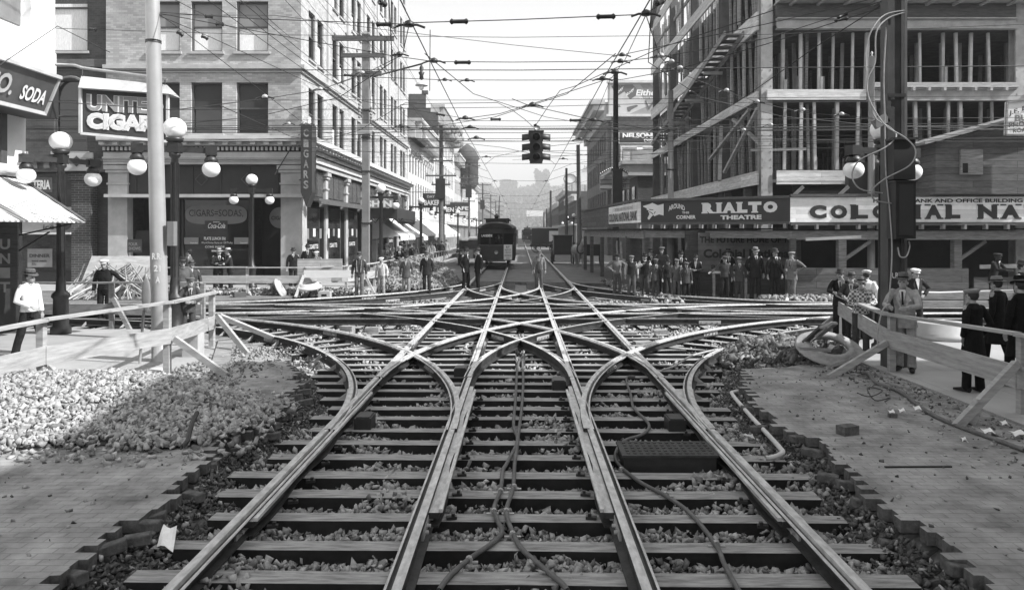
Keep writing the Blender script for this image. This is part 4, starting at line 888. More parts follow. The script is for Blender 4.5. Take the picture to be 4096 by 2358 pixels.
mb = MB(); FR.box(mb, 10.4, 15.9, 4.47, 5.03, -.1, -.02); mb.build('form_board', M_form, B)
mb = MB(); FR.box(mb, 10.0, 14.0, 7.88, 8.3, -.16, -.02); mb.build('form_board', M_form, B)
def ibeam(x0, x1, z0, z1, m, w=-.12):
    mb = MB(); FR.box(mb, x0, x1, z0, z0+.05, w-.1, w+.2); FR.box(mb, x0, x1, z1-.05, z1, w-.1, w+.2); FR.box(mb, x0, x1, z0+.05, z1-.05, w+.03, w+.07); return mb.build('steel_beam', m, B)
ibeam(16.0, 20.1, 4.6, 5.15, M_beam); ibeam(14.1, 20.1, 7.85, 8.35, M_beam); ibeam(10.4, 20.1, 10.75, 11.2, M_beam); ibeam(20.7, 27, 7.85, 8.35, M_beam); ibeam(20.7, 27, 10.75, 11.2, M_beam); ibeam(20.7, 27, 4.6, 5.1, M_beam)
mb = MB(); FR.box(mb, 10.4, 20.1, 11.25, 11.75, -.1, .1); mb.build('header_boards', M_woodd, B)
mb = MB(); FR.box(mb, 10.4, 24, 11.8, 11.86, -.8, .3); mb.build('scaffold_deck', M_wood, B)
for k in range(9): u_ = 10.9+k*1.1; mb = MB(); FR.box(mb, u_, u_+.1, 11.68, 11.78, -1.0, .3); mb.build('joist_end', M_wood, B)
mb = MB(); FR.box(mb, 14.2, 20.1, 8.36, 8.56, -.3, -.1); mb.build('plank_edge', M_wood, B)
for k in range(9): u_ = 14.5+k*.62; mb = MB(); FR.box(mb, u_, u_+.1, 8.2, 8.34, -.45, -.23); mb.build('joist_end', M_wood, B)
# shores (props) - front rows and deeper rows
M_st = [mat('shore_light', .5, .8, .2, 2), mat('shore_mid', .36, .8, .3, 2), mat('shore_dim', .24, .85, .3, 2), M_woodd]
r5 = random.Random(12); np_ = 0
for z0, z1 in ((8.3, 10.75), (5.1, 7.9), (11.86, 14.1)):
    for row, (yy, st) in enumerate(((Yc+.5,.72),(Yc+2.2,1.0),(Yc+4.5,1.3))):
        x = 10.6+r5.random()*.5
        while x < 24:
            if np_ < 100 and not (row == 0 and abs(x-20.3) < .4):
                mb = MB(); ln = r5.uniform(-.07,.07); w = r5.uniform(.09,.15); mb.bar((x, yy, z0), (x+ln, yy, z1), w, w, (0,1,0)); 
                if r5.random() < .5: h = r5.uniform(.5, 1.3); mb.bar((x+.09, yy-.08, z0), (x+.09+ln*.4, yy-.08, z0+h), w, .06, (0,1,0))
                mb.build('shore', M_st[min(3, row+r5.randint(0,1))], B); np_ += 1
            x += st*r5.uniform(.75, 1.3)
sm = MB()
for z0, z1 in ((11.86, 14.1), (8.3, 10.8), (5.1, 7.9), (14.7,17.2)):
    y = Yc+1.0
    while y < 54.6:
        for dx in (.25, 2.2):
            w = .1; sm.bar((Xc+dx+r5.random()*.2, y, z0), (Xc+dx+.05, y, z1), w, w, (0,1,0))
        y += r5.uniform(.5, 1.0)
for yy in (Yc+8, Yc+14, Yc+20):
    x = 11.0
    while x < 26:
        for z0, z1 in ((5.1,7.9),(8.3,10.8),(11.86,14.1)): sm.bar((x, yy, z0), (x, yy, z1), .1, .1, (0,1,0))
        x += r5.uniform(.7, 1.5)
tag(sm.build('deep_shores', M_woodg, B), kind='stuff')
for y, z0, z1 in ((33,8.3,10.8),(35,8.3,10.8),(38,5.1,7.9),(40.5,8.3,10.8),(44,5.1,7.9),(46,8.3,10.8),(50,8.3,10.8),(33.8,11.86,14.1),(37.5,11.86,14.1),(41,11.86,14.1),(45,11.86,14.1),(52,5.1,7.9),(51,11.86,14.1)):
    mb = MB(); mb.bar((Xc+.05, y, z0), (Xc+.05, y, z1), .1, .12, (0,1,0)); mb.build('edge_stud', M_wood, B)
mb = MB(); mb.box((12,55.6,.0),(27,56,10.9)); mb.build('rear_wall', M_brickd, B); mb = MB(); mb.box((24.5,Yc+.6,.0),(24.9,55,14.0)); mb.build('party_wall', M_brickd, B)
# low-level posts seen under band A on the street side, sunlit gaps between
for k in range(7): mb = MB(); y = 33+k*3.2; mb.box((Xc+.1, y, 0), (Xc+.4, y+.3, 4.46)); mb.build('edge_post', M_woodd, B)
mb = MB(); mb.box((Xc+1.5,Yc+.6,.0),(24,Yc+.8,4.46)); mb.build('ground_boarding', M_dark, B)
# inclined chute on the street side and diagonal braces
o = thing('scaffold_ramp', (9.3, 38, 9), 'sloping plank scaffold climbing the street side of the unfinished frame', 'scaffold')
for k in range(26):
    t = k/25; y = 50-17*t; z = 8.55+2.6*t; MB().bar((Xc-.9,y,z),(Xc-.15,y,z+.02),.55,.05).build('tread', M_woodg if k%2 else M_woodd, o)
for dx in (-.95,-.15): MB().bar((Xc+dx,50.4,8.4),(Xc+dx,32.4,11.1),.06,.26).build('stringer', M_woodg, o)
for y in (36,40,44,48): MB().bar((Xc-1.0,y,8.9+(50-y)*.153-.9),(Xc-.1,y,8.9+(50-y)*.153-.9),.1,.14).build('bearer', M_wood, o)
for i, (a, b) in enumerate((((Xc+.1,31.2,7.7),(Xc-.6,33.8,5.2)),((Xc+.1,32.4,7.8),(Xc-.7,36,6.0)),((Xc,34.5,7.7),(Xc+.2,31.2,6.2)),((Xc-.1,36.2,7.6),(Xc-.6,34.6,4.9)))):
    mb = MB(); mb.bar(a, b, .16, .1); mb.build('diagonal_brace', M_wood, B)
mb = MB(); mb.bar((Xc-.3,30.9,5.9),(Xc+1.8,30.45,5.9),.14,.1); mb.build('ledger_board', M_wood, B)
mb = MB(); mb.bar((9.6,55,17.5),(9.6,49,22),.3,.2); mb.build('raking_beam', M_beamd, B); 
for k in range(12):      # open framing against the sky above the last slab
    mb = MB(); y = 35+k*1.8; mb.bar((Xc+.1+.9*(k%3),y,14.7),(Xc+.1+.9*(k%3),y,22),.13,.13,(0,1,0)); mb.build('upper_stud', M_woodg if k%2 else M_woodd, B)
for z in (16.3,18.6,20.5): mb = MB(); mb.bar((Xc+.2,35,z),(Xc+.2,55,z),.1,.2); mb.build('upper_rail', M_woodg, B)
# shed on the hoarding roof at right edge, with builder's sign
o = thing('site_shed', (20, 26.5, 3.9), 'dark boarded site shed with a mono pitch roof on the hoarding at right', 'shed')
mb = MB(); mb.add([(14.95,27.0,3.9),(24,27.0,3.9),(24,27.0,8.2),(14.95,27.0,5.75),(14.95,30.2,3.9),(24,30.2,3.9),(24,30.2,8.2),(14.95,30.2,5.75)], [(0,1,2,3),(4,7,6,5),(0,3,7,4),(3,2,6,7),(0,4,5,1),(1,5,6,2)]); mb.build('shed_wall', M_plankg, o)
mb = MB(); mb.bar((14.3,28.3,5.68),(24.3,28.3,8.38),3.6,.1,(0,0,1)); mb.build('shed_roof', M_woodg, o)
w = MB(); w.box((15.8,26.9,4.6),(16.6,26.99,5.5)); w = w.build('window', M_woodg, o); MB().box((15.87,26.88,4.66),(16.05,26.898,5.0)).build('pane', M_dark, w)
o = thing('builder_sign', (17.2, 26.6, 6.2), 'white builder board with black lettering leaning out at right edge, cut by the frame', 'sign')
mb = MB(); q = [P(4020,540,26.2),P(4300,540,26.2),P(4300,380,26.2),P(4025,408,26.2)]; mb.add(q+[a+Vector((0,.08,0)) for a in q], [(0,1,2,3),(4,7,6,5),(0,4,5,1),(3,2,6,7),(1,5,6,2),(0,3,7,4)]); mb.build('sign_panel', M_whitew, o)
for i in range(4): MB().bar(q[i]-Vector((0,.05,0)), q[(i+1)%4]-Vector((0,.05,0)), .06, .06, (0,1,0)).build('frame', M_woodg, o)
letters('J.F. BARBOUR', P(4033,468,26.17), (1,.0,.35), 1.9, .2, M_signd, o, .03, depth=.03); letters('BUILDER', P(4056,487,26.17), (1,0,.08), 1.5, .22, mat('sign_mid', .16, .5, .1, 2, bump=0), o, .05, depth=.03)
letters('PHONE 1111', P(4033,510,26.17), (1,0,.08), 1.5, .17, M_signd, o, .02, depth=.03); letters('ROANOKE VA', P(4050,532,26.17), (1,0,.08), 1.4, .15, M_signd, o, .02, depth=.03)
# ---------------- hoarding / covered walkway
L0 = Vector((5.0,31.5,0)); L1 = Vector((10.0,27.8,0)); L2 = Vector((22,27.0,0)); L3 = Vector((4.1,49.8,0)); zb, zt = 2.93, 3.8
B = thing('covered_walkway', (12, 28, 0), 'wooden covered sidewalk around the building site with long painted sign boards above', 'walkway')
def panel(a, b, z0, z1, m, name, th=.06, za=None):
    d = (b-a).normalized(); n = Vector((-d.y, d.x, 0))*th; mb = MB(); zz = Vector((0,0,1))
    q = [a+zz*z0, b+zz*z0, b+zz*z1, a+zz*z1]; mb.add(q+[p+n for p in q], [(0,1,2,3),(4,7,6,5),(0,4,5,1),(3,2,6,7),(1,5,6,2),(0,3,7,4)]); return mb.build(name, m, B)
M_rial = mat('rialto_board', .045, .45, .12, 2, bump=.05)
r1 = panel(L0, L1, zb, zt, M_rial, 'theatre_board'); r2 = panel(L1+Vector((.01,-.0,0)), L2, zb-.03, zt+.02, M_whiteb, 'bank_board'); r3 = panel(L0+(L3-L0)*.42, L0+Vector((0,-.06,0)), zb, zt, M_whiteb, 'bank_board'); r4 = panel(L3, L0+(L3-L0)*.425, zb-.05, zt+.05, M_plankg, 'bare_board')
d1 = (L1-L0).normalized(); d2 = (L2-L1).normalized(); n1 = Vector((d1.y,-d1.x,0)); n2 = Vector((d2.y,-d2.x,0)); zz = Vector((0,0,1))
def fr(a, b, z, m=M_woodd, w=.1, t=.1): mb = MB(); mb.bar(a+zz*z, b+zz*z, w, t); mb.build('trim_board', m, B)
fr(L0+n1*.04, L1+n1*.04, zt+.05); fr(L0+n1*.04, L1+n1*.04, zb-.05); fr(L1+n2*.04, L2+n2*.04, zt+.09); fr(L1+n2*.04, L2+n2*.04, zb-.1); fr(L3, L0, zt+.1); fr(L3, L0, zb-.1)
# RIALTO lettering; pointing hand
LT = (L1-L0).length
def rt(s_, a, b, z, h, bold=.03, m=M_whitew, **k): letters(s_, L0+d1*(LT*a)+zz*(zb+z), d1, LT*(b-a), h, m, r1, bold, depth=.012, **k)
rt('AROUND', .215, .33, .44, .2, .03, arc=.12); rt('THIS', .31, .36, .34, .09); rt('CORNER', .27, .405, .13, .15, .04)

def tb(sx): r_ = (sx-CX)/F; return (31.5*r_-5)/(5+3.7*r_)
for ch, a, b in (('R',2810,2858),('I',2867,2886),('A',2890,2944),('L',2949,2990),('T',2993,3046),('O',3054,3110)):
    rt(ch, tb(a), tb(b), .34, .42, .085 if ch != 'I' else .07)
    for c in {'R':(a+9,b-7),'I':((a+b)/2,),'A':(a+7,b-7),'L':(a+9,),'T':((a+b)/2,)}.get(ch, ()):
        for z_ in ((.34,.71) if ch in 'RIL' else (.34,)):
            if ch == 'R' and c > a+20 and z_ > .5: continue
            q = L0+d1*(LT*tb(c))+n1*.014; mb = MB(); mb.bar(q-d1*.13+zz*(zb+z_+.025), q+d1*.13+zz*(zb+z_+.025), .006, .05); mb.build('serif', M_whitew, r1)
rt('THEATRE', .57, .83, .09, .17, .05)
hp = [(0,.78),(.0,.74),(.18,.66),(.17,.6),(.28,.55),(.25,.5),(.3,.42),(.3,.36),(.22,.2),(.24,.12),(.31,.12),(.45,.3),(.52,.32),(.55,.27),(.62,.3),(.78,.36),(1.0,.3),(1.0,.86),(.72,.8),(.45,.92),(.3,.86)]
mb = MB(); mb.add([L0+d1*(LT*(.03+.15*x))+zz*(zb+.02+.86*y)+n1*.012 for x, y in hp], [tuple(range(len(hp)))]); hnd = mb.build('pointing_hand', M_whitew, r1)
hl = MB()
for a, b in (((.3,.5),(.42,.44)),((.42,.44),(.5,.36)),((.3,.6),(.5,.58)),((.55,.4),(.6,.5)),((1.02,.3),(1.02,.86))):
    hl.bar(L0+d1*(LT*(.03+.15*a[0]))+zz*(zb+.02+.86*a[1])+n1*.018, L0+d1*(LT*(.03+.15*b[0]))+zz*(zb+.02+.86*b[1])+n1*.018, .03, .006, n1)
hl.build('hand_line', M_rial, hnd)
def bt(s_, x0, x1, z, h, bold, serif=True):
    letters(s_, Vector((x0, 0, 0))+Vector((0, L1.y+(x0-10)*d2.y/d2.x, 0))+zz*(zb+z), d2, x1-x0, h, M_signd, r2, bold, depth=.014)
def serifs(cx, z0, z1, w=.22):
    y = L1.y+(cx-10)*d2.y/d2.x-.016
    for z in (z0, z1-.05):
        mb = MB(); a = Vector((cx-w/2, y-.0, zb+z)); mb.box((cx-w/2, y-.004, zb+z), (cx+w/2, y+.004, zb+z+.05)); mb.build('serif', M_signd, r2)
X_ = lambda sx: (sx-CX)/F*(27.75-.02)
lets = [('C',3250,3324),('O',3333,3405),('L',3412,3487),('O',3497,3568),('N',3575,3655),('I',3664,3692),('A',3702,3775),('L',3780,3846),('N',3904,3988),('A',3993,4075),('T',4080,4150)]
for ch, a, b in lets:
    bt(ch, X_(a)*.99, X_(b)*.985, .1, .5, .07)
    if ch in 'LNIAT':
        for c in ((a+12,) if ch == 'L' else ((a+b)/2,) if ch in 'IT' else (a+12, b-12)): serifs(X_(c)*.988, .08, .62, .22)
bt('12 STORY BANK AND OFFICE BUILDING', X_(3500)*.99, X_(4093)*.982, .68, .14, .03)
vt = (L0-(L0+(L3-L0)*.42)).normalized(); a0 = L0+(L3-L0)*.42
letters('COLONIAL NATIONAL BANK', a0+vt*.2+zz*(zb+.1), vt, 7.1, .42, M_signd, r3, .03, depth=.02); letters('12 STORY BANK AND OFFICE BUILDING', a0+vt*1.2+zz*(zb+.62), vt, 5.2, .13, M_signg, r3, .0, depth=.02)
# canopy deck, beam, posts, lower boarding
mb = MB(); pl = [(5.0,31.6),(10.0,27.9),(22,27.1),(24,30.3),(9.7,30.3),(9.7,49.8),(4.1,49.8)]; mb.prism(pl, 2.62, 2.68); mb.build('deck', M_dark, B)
def bb(a, b, z0, z1, m, name, w=.12): mb = MB(); c = (z0+z1)/2; mb.bar(a+zz*c, b+zz*c, w, z1-z0); return mb.build(name, m, B)
bb(L0-n1*.3, L1-n1*.3, 2.3, 2.58, M_woodg, 'fascia_beam'); bb(L1-n2*.3, L2-n2*.3, 2.25, 2.58, M_woodg, 'fascia_beam'); bb(L3+Vector((.2,0,0)), L0+Vector((.25,.1,0)), 2.25, 2.6, M_woodg, 'fascia_beam')
for k in range(12): a = L0+d1*(k*.55)-n1*.1; bb(a, a+n1*.25-n1*.0, 2.68, 2.85, M_woodg, 'joist_end', .08)
for k in range(16): a = L1+d2*(k*.75+.2)-n2*.1; bb(a, a+n2*.25, 2.64, 2.82, M_woodg, 'joist_end', .08)
def post(x, y, z1=2.3, m=M_woodg, w=.2): mb = MB(); mb.box((x-w/2,y-w/2,.04),(x+w/2,y+w/2,z1)); mb.build('post', m, B)
for p in (L0-n1*.3+d1*.2, L0-n1*.3+d1*2.6, L1-n1*.3): post(p.x, p.y, 2.29, M_woodd)
for x in (12.0, 16.3, 20.3): post(x, 27.95-.3+.4, 2.24, M_woodg, .28)
for y in (34.5, 38, 42, 46, 49): post(4.95+(31.5-y)*.049+.15, y, 2.24, M_woodd)
for (x, y, sx) in ((16.3,28.05,1),(20.3,28.05,-1),(12,28.05,1)): mb = MB(); mb.bar((x+sx*.1,y,1.5),(x+sx*1.1,y,2.2),.12,.1,(0,1,0)); mb.build('knee_brace', M_woodg, B)
for y in (34.5,38): mb = MB(); mb.bar((5.0,y+.1,1.7),(5.0,y+.8,2.3),.1,.1); mb.build('knee_brace', M_woodd, B)
p = [Vector((10.15,27.6,0)), Vector((16.25,27.2,0))]; q = bb(p[0], p[1], .05, 1.22, M_plankg, 'board_fence', .05); bb(p[1]+Vector((.2,0,0)), Vector((22,27.1,0)), .05, .9, M_plankg, 'board_fence', .05)
mb = MB(); mb.box((4.75,32.5,.05),(4.82,38.5,.95)); mb.build('board_fence', M_plankg, B); mb = MB(); mb.box((5.3,33.0,.95),(5.36,36.5,2.3)); mb.build('board_panel', M_plankd, B)
for k, y in enumerate((34.6, 36.0)): mb = MB(); mb.bar((4.7,y,1.0),(4.72,y+.7,2.0),.05,.35); mb.build('leaning_board', M_woodg, B)
# back wall under the canopy with faded painted notice
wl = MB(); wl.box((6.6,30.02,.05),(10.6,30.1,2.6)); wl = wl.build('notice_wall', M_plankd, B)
mf_ = mat('faded_letter', .022, .8, .2, 2, bump=0)
wl2 = MB(); wl2.box((7.1,29.9,.95),(11.2,29.96,2.5)); wl2 = wl2.build('notice_board', mat('notice_boards', .13, .85, .3, 2.2, 'plank', .3, bs=(3.2,.2), mortar=.5), B)
letters('THE FUTURE HOME OF THE', (6.95+.2,29.9,2.1), u, 3.9, .26, mf_, wl2, .03); letters('Colonial National', (7.3,29.9,1.5), u, 3.5, .36, mf_, wl2, .04); letters('and Savings Bank', (7.6,29.9,1.0), u, 3.2, .3, mf_, wl2, .03)
bb(Vector((7.3,28.6,0)), Vector((8.6,28.3,0)), .96, 1.04, M_wood, 'hand_rail', .16); post(7.35,28.5,.95,M_woodd,.1); post(8.5,28.3,.95,M_woodd,.1)
mb = MB(); mb.bar((10.35,27.2,2.27),(12.3,27.1,2.36),.1,.1); mb.build('loose_plank', M_wood, B)
for k, x in enumerate((10.3,12.0,16.6)): o = MB(); o.bar((x,28.3,3.9),(x+.35,28.2,4.25),.12,.06,(0,1,0)); tag(o.build('plank', M_wood), ['board end propped above the join of the two sign boards','small board end on top of the bank sign','pair of boards propped above the bank sign, right of the tall pole'][k], 'plank')
mb = MB(); mb.bar((16.6,27.1,1.28),(19.5,26.9,1.36),.05,.14); mb.bar((19.0,26.95,.6),(19.0,26.95,1.8),.14,.12,(0,1,0)); mb.build('railing', M_woodg, B)
for k, z in enumerate((.45,.2)): bb(Vector((13,24.9-k*.6,0)), Vector((26,24.7-k*.6,0)), z-.12, z+.1, M_woodg, 'timber_baulk', .2)
# ---------------- buildings down the right side
XR = 9.0
Bb = thing('theatre_building', (15, 89, 0), 'brick theatre building whose wall carries a large painted billboard and NELSON sign', 'building'); fq = Face('R', XR)
ops = front(fq, 77.4, 101, 14.0, Bb, ((4.4,6.8),(8.0,10.2),(11,13)), 1.3, .8, M_brickm, v0=0)
mb = MB(); fq.box(mb, 77.0, 101.5, 14.0, 15.8, -.4, .4); fq.box(mb, 76.6, 102, 14.9, 15.5, -1.5, -.41); fq.box(mb, 76.3, 102, 15.5, 15.9, -1.9, -.38); mb.build('cornice', M_stone, Bb)
mb = MB(); mb.box((XR+.36,77.0,.0),(26,77.4,14.6)); mb.box((XR+.36,101,.0),(26,101.3,14)); mb.box((XR+.4,77.4,13.5),(26,101,13.9)); mb.build('brick_wall', M_brickm, Bb)
o = thing('billboard', (13, 76.6, 14.6), 'large painted billboard reading Either you will with a pipe shape, on the theatre roof', 'billboard')
Yb = 76.7; X2 = lambda sx: (sx-CX)/F*Yb; Z2 = lambda sy: H+(CY-sy)/F*Yb
mb = MB(); mb.box((X2(2432),Yb,Z2(455)),(X2(2700),Yb+.3,Z2(330))); bdb = mb.build('board', mat('bill_grey', .3, .7, .1, 1, bump=0), o)
mb = MB(); mb.box((X2(2428),Yb-.2,Z2(332)),(X2(2700),Yb+.35,Z2(322))); mb.box((X2(2425),Yb-.25,Z2(466)),(X2(2700),Yb+.3,Z2(457))); mb.build('frame', M_stonel, o)
def poly2(pts, m, dy): mb = MB(); mb.add([(X2(a), Yb-dy, Z2(b)) for a, b in pts], [tuple(range(len(pts)))]); return mb.build('painted_shape', m, bdb)
m_bl = mat('bill_light', .5, .7, .08, 1, bump=0); m_bd = mat('bill_dark', .13, .7, .08, 1, bump=0)
for pp, m_, dy in (([(2440,340),(2435,455),(2520,455),(2600,420),(2560,380)], m_bl, .01),([(2445,345),(2475,338),(2500,365),(2470,385)], m_bd, .02),([(2480,340),(2530,338),(2560,372),(2520,398)], m_bd, .02),([(2560,338),(2600,335),(2640,375),(2600,390)], mat('bill_mid', .2, .7, .08, 1, bump=0), .02),
        ([(2507,430),(2518,426),(2546,420),(2553,424),(2524,440),(2520,447),(2511,447)], m_bd, .03),([(2472,428),(2476,420),(2484,428)], m_bd, .03)): poly2(pp, m_, dy)
letters('Rosy', (X2(2460),Yb,Z2(388)), (1,0,.9), 1.1, .42, M_whitew, bdb, .02, depth=.05, slant=.2); letters('Rosy', (X2(2503),Yb,Z2(393)), (1,0,.9), 1.1, .42, M_whitew, bdb, .02, depth=.05, slant=.2)
letters('Either', (X2(2543),Yb,Z2(383)), u, 2.4, .62, M_whitew, bdb, .03, depth=.04, slant=.2); letters("you'll be", (X2(2556),Yb,Z2(399)), u, 2.2, .3, M_whitew, bdb, .0, depth=.04); letters('Vo', (X2(2574),Yb,Z2(440)), u, 2.0, .95, m_bd, bdb, .0, depth=.04, slant=.1)
o = thing('wall_sign', (13, 76.8, 11.6), 'black NELSON wall sign with white border painted on the brick wall', 'sign'); Yb = 76.85
mb = MB(); mb.box((X2(2475),Yb,Z2(574)),(X2(2700),Yb+.1,Z2(527))); mb.build('border', M_whitew, o); mb = MB(); mb.box((X2(2478),Yb-.03,Z2(571)),(X2(2700),Yb-.002,Z2(530))); sb = mb.build('sign_field', M_signd, o)
letters('NELSON', (X2(2490),Yb-.03,Z2(552)), u, 3.0, .52, M_whitew, sb, .05); letters('HARDWARE', (X2(2608),Yb-.03,Z2(552)), u, 3.0, .52, M_whitew, sb, .05); letters('DISTRIBUTORS', (X2(2576),Yb-.03,Z2(568)), u, 4.0, .3, M_whitew, sb, .04)
mb = MB(); mb.box((X2(2480),Yb,Z2(700)),(X2(2700),Yb+.08,Z2(580))); mu_ = mb.build('wall_mural', mat('mural_grey', .36, .8, .1, .8, 'brick', .1, bs=(.26,.09), mortar=.8), o)
for a, b, c, d in ((2484,586,2700,588),(2484,588,2486,700),(2547,586,2570,615),(2552,615,2565,670)): mb = MB(); mb.box((X2(a),Yb-.03,Z2(d)),(X2(c),Yb-.003,Z2(b))); mb.build('mural_stroke', M_whitew, mu_)
for a, b, c, d in ((2490,607,2492,660),(2492,596,2540,598),(2575,596,2610,598),(2490,680,2640,682)): mb = MB(); mb.box((X2(a),Yb-.06,Z2(d)),(X2(c),Yb-.031,Z2(b))); mb.build('mural_stroke', M_blackp, mu_)
o = thing('theatre_sign', (8, 60, 6), 'arched theatre marquee sign studded with bulbs behind the dark pole', 'sign'); Ym = 60; X3 = lambda sx: (sx-CX)/F*Ym; Z3 = lambda sy: H+(CY-sy)/F*Ym
mb = MB(); mb.box((X3(2400),Ym,Z3(758)),(X3(2518),Ym+.4,Z3(706))); q = mb.build('letter_board', M_signg, o)
for z in (720,736,756): mb = MB(); mb.box((X3(2400),Ym-.03,Z3(z)),(X3(2518),Ym-.003,Z3(z-2))); mb.build('rail', M_blackp, q)
letters('THE GREAT\nCONCERT', (X3(2455),Ym-.01,Z3(752)), u, 1.1, .8, M_blackp, q, .02)
mb = MB(); n = 14; vs = [(X3(2400+118*i/n), Ym-.05, Z3(700-26*math.sin(PI*i/n))) for i in range(n+1)]+[(X3(2404+110*i/n), Ym-.05, Z3(688+(0)-22*math.sin(PI*i/n))) for i in range(n+1)]
mb.add(vs+[(x,y+.3,z) for x,y,z in vs], [(i, i+1, n+2+i, n+1+i) for i in range(n)]+[(2*n+2+i, 3*n+3+i, 3*n+4+i, 2*n+3+i) for i in range(n)]+[(i, 2*n+2+i, 2*n+3+i, i+1) for i in range(n)]+[(n+1+i, n+2+i, 3*n+4+i, 3*n+3+i) for i in range(n)]); mb.build('arch', M_blackp, o)
for i in range(16): mb = smooth(MB()); mb.ball((X3(2402+114*i/15), Ym-.12, Z3(694-24*math.sin(PI*i/15))), .06, 6); mb.build('bulb', M_globe, o)
Bc = thing('corner_shop', (16, 62, 0), 'low building with a pediment cornice between the walkway and the theatre', 'building'); mb = MB(); mb.box((9.4,60,0),(26,76,7.2)); mb.build('wall', M_brickd, Bc); mb = MB(); mb.box((8.6,59.7,7.0),(26,76,7.9)); mb.box((8.1,59.5,7.9),(26,76,8.2)); mb.box((8.9,59.6,8.2),(10.6,60.9,9.0)); mb.build('cornice', M_stone, Bc)
for k in range(5): w = MB(); w.box((9.3,61+k*3,4.2),(9.398,62.4+k*3,6.2)); w.build('window', M_glass, Bc)
for (nm, y0, y1, z, m, lab) in (('brick_hotel',143,176,10.3,M_brickd,'dark brick block with pale cornice down the right side'),('brick_warehouse',120,142,8.2,M_brickm,'low brick warehouse just past the theatre on the right'),('long_block',176.5,260,9.0,M_brickm,'long brick block farthest down the right side')):
    rowbuild(nm, lab, y0, y1, z, m, ((4.4,6.8),) if z < 9.5 else ((4.4,6.2),(7,8.8)), 1.3, 1.0, .6, .7, .8, side='R', X=XR, mc=M_stonel, firewall=M_brickd)
o = thing('roof_billboard', (13, 146, 10.6), 'pale roof billboard with a goblet shape far down the right side', 'billboard'); Yg = 146
X4 = lambda sx: (sx-CX)/F*Yg; Z4 = lambda sy: H+(CY-sy)/F*Yg
mb = MB(); mb.box((X4(2256),Yg,Z4(738)),(X4(2360),Yg+.3,Z4(690))); q = mb.build('board', M_canvas, o); mb = MB(); mb.tube([(X4(2280)+1.2*math.cos(t),Yg-.05,Z4(715)+.9*math.sin(t)) for t in [2*PI*i/20 for i in range(21)]], .12, 5); mb.add([(X4(2302),Yg-.05,Z4(707)),(X4(2316),Yg-.05,Z4(707)),(X4(2311),Yg-.05,Z4(720)),(X4(2316),Yg-.05,Z4(732)),(X4(2300),Yg-.05,Z4(732)),(X4(2307),Yg-.05,Z4(720))], [(0,1,2,3,4,5)]); mb.build('painted_shape', M_signg, q)
for k in range(4): MB().bar((X4(2262+k*26),Yg+.1,8.2),(X4(2262+k*26),Yg+.1,Z4(738)),.2,.2,(0,1,0)).build('strut', M_woodg, o)
o = thing('shop_sign', (8.6,104,5), 'dark two line shop sign board hung over the far right sidewalk', 'sign'); MB().box((7.2,102.6,3.6),(8.9,102.8,4.6)).build('sign_panel', M_signg, o); letters('BARGAIN STORE', (7.3,102.6,4.1), u, 1.5, .3, M_whitew, o, .03); letters('CLOTHING & SHOES', (7.3,102.6,3.7), u, 1.5, .25, M_whitew, o, .02)
# ---------------- hill, woods
def hillz(x, y): t = min(1, (y-950)/500*1.15); return -1+68*math.sin(max(0,t)*PI/2)*(.8+.22*math.sin(x*.0045+1))
mb = MB(); nx, ny = 51, 21
for j in range(ny):
    for i in range(nx):
        x = -1150+46*i; y = 950+34*j; mb.v.append((x, y, hillz(x, y)))
for j in range(ny-1):
    for i in range(nx-1): k = j*nx+i; mb.f.append((k,k+1,k+nx+1,k+nx)); mb.mi.append(0)
struct('hill', mb, mat('hill_ground', .1, .95, .4, .05, bump=0))
M_leaf = [mat('foliage', .075, .9, .3, 2, bump=0), mat('foliage_light', .13, .9, .3, 2, bump=0)]
def foliage(cs, per, s, seed):
    r = np.random.RandomState(seed); V = []; 
    for (x, y, z, rx, rz) in cs:
        n = per; d = r.randn(n,3); d /= np.linalg.norm(d,axis=1)[:,None]; q = d*(r.rand(n,1)**.45)*np.array([rx,rx,rz])+np.array([x,y,z])
        a = r.randn(n,3)*s; b = r.randn(n,3)*s; V.append(np.stack([q-a*.5-b*.5, q+a*.5-b*.4, q+a*.4+b*.5, q-a*.5+b*.5], 1))
    V = np.concatenate(V).reshape(-1,3); n = len(V)//4; me = bpy.data.meshes.new('foliage'); me.from_pydata(V.tolist(), [], (np.arange(n*4).reshape(-1,4)).tolist())
    for m in M_leaf: me.materials.append(m)
    me.polygons.foreach_set('material_index', r.choice(2, n)); me.update(); return me
cs = []; r6 = random.Random(4)
for i in range(1250):
    y = 960+r6.random()*520; x = r6.uniform(-.24, .3)*y; cs.append((x, y, hillz(x, y)+5+r6.random()*6, r6.uniform(8,15), r6.uniform(6,12)))
o = bpy.data.objects.new('hillside_wood', foliage(cs, 75, 1.9, 3)); link(o); tag(o, 'hazy wooded hillside closing the street', None, None, 'stuff')
for i, (x, y, h, w, lb) in enumerate(((38,1300,42,17,'tall hazy tree standing above the hill straight down the street'),(-22,1290,28,20,'broad hazy tree on the hill to the left of the tall one'),(112,1250,46,30,'large hazy tree on the hill behind the right side buildings'),(-62,1280,24,22,'hazy tree on the hill near the left row of poles'))):
    z = hillz(x, y)
    t = thing('tree', (x, y, z-3), lb, 'tree'); smooth(MB().tube([(x,y,z-4),(x+.4,y,z+h*.4),(x,y,z+h*.75)], [1.2,.9,.3], 8)).build('trunk', M_woodd, t)
    cr = [(x+r6.uniform(-w,w)*.6, y+r6.uniform(-w,w)*.5, z+h*r6.uniform(.35,.95), w*r6.uniform(.22,.42), h*r6.uniform(.1,.2)) for _ in range(22)]
    c = bpy.data.objects.new('crown', foliage([(a-x,b-y,c-(z-3),d,e) for a,b,c,d,e in cr], 150, 1.7, i)); link(c, t)
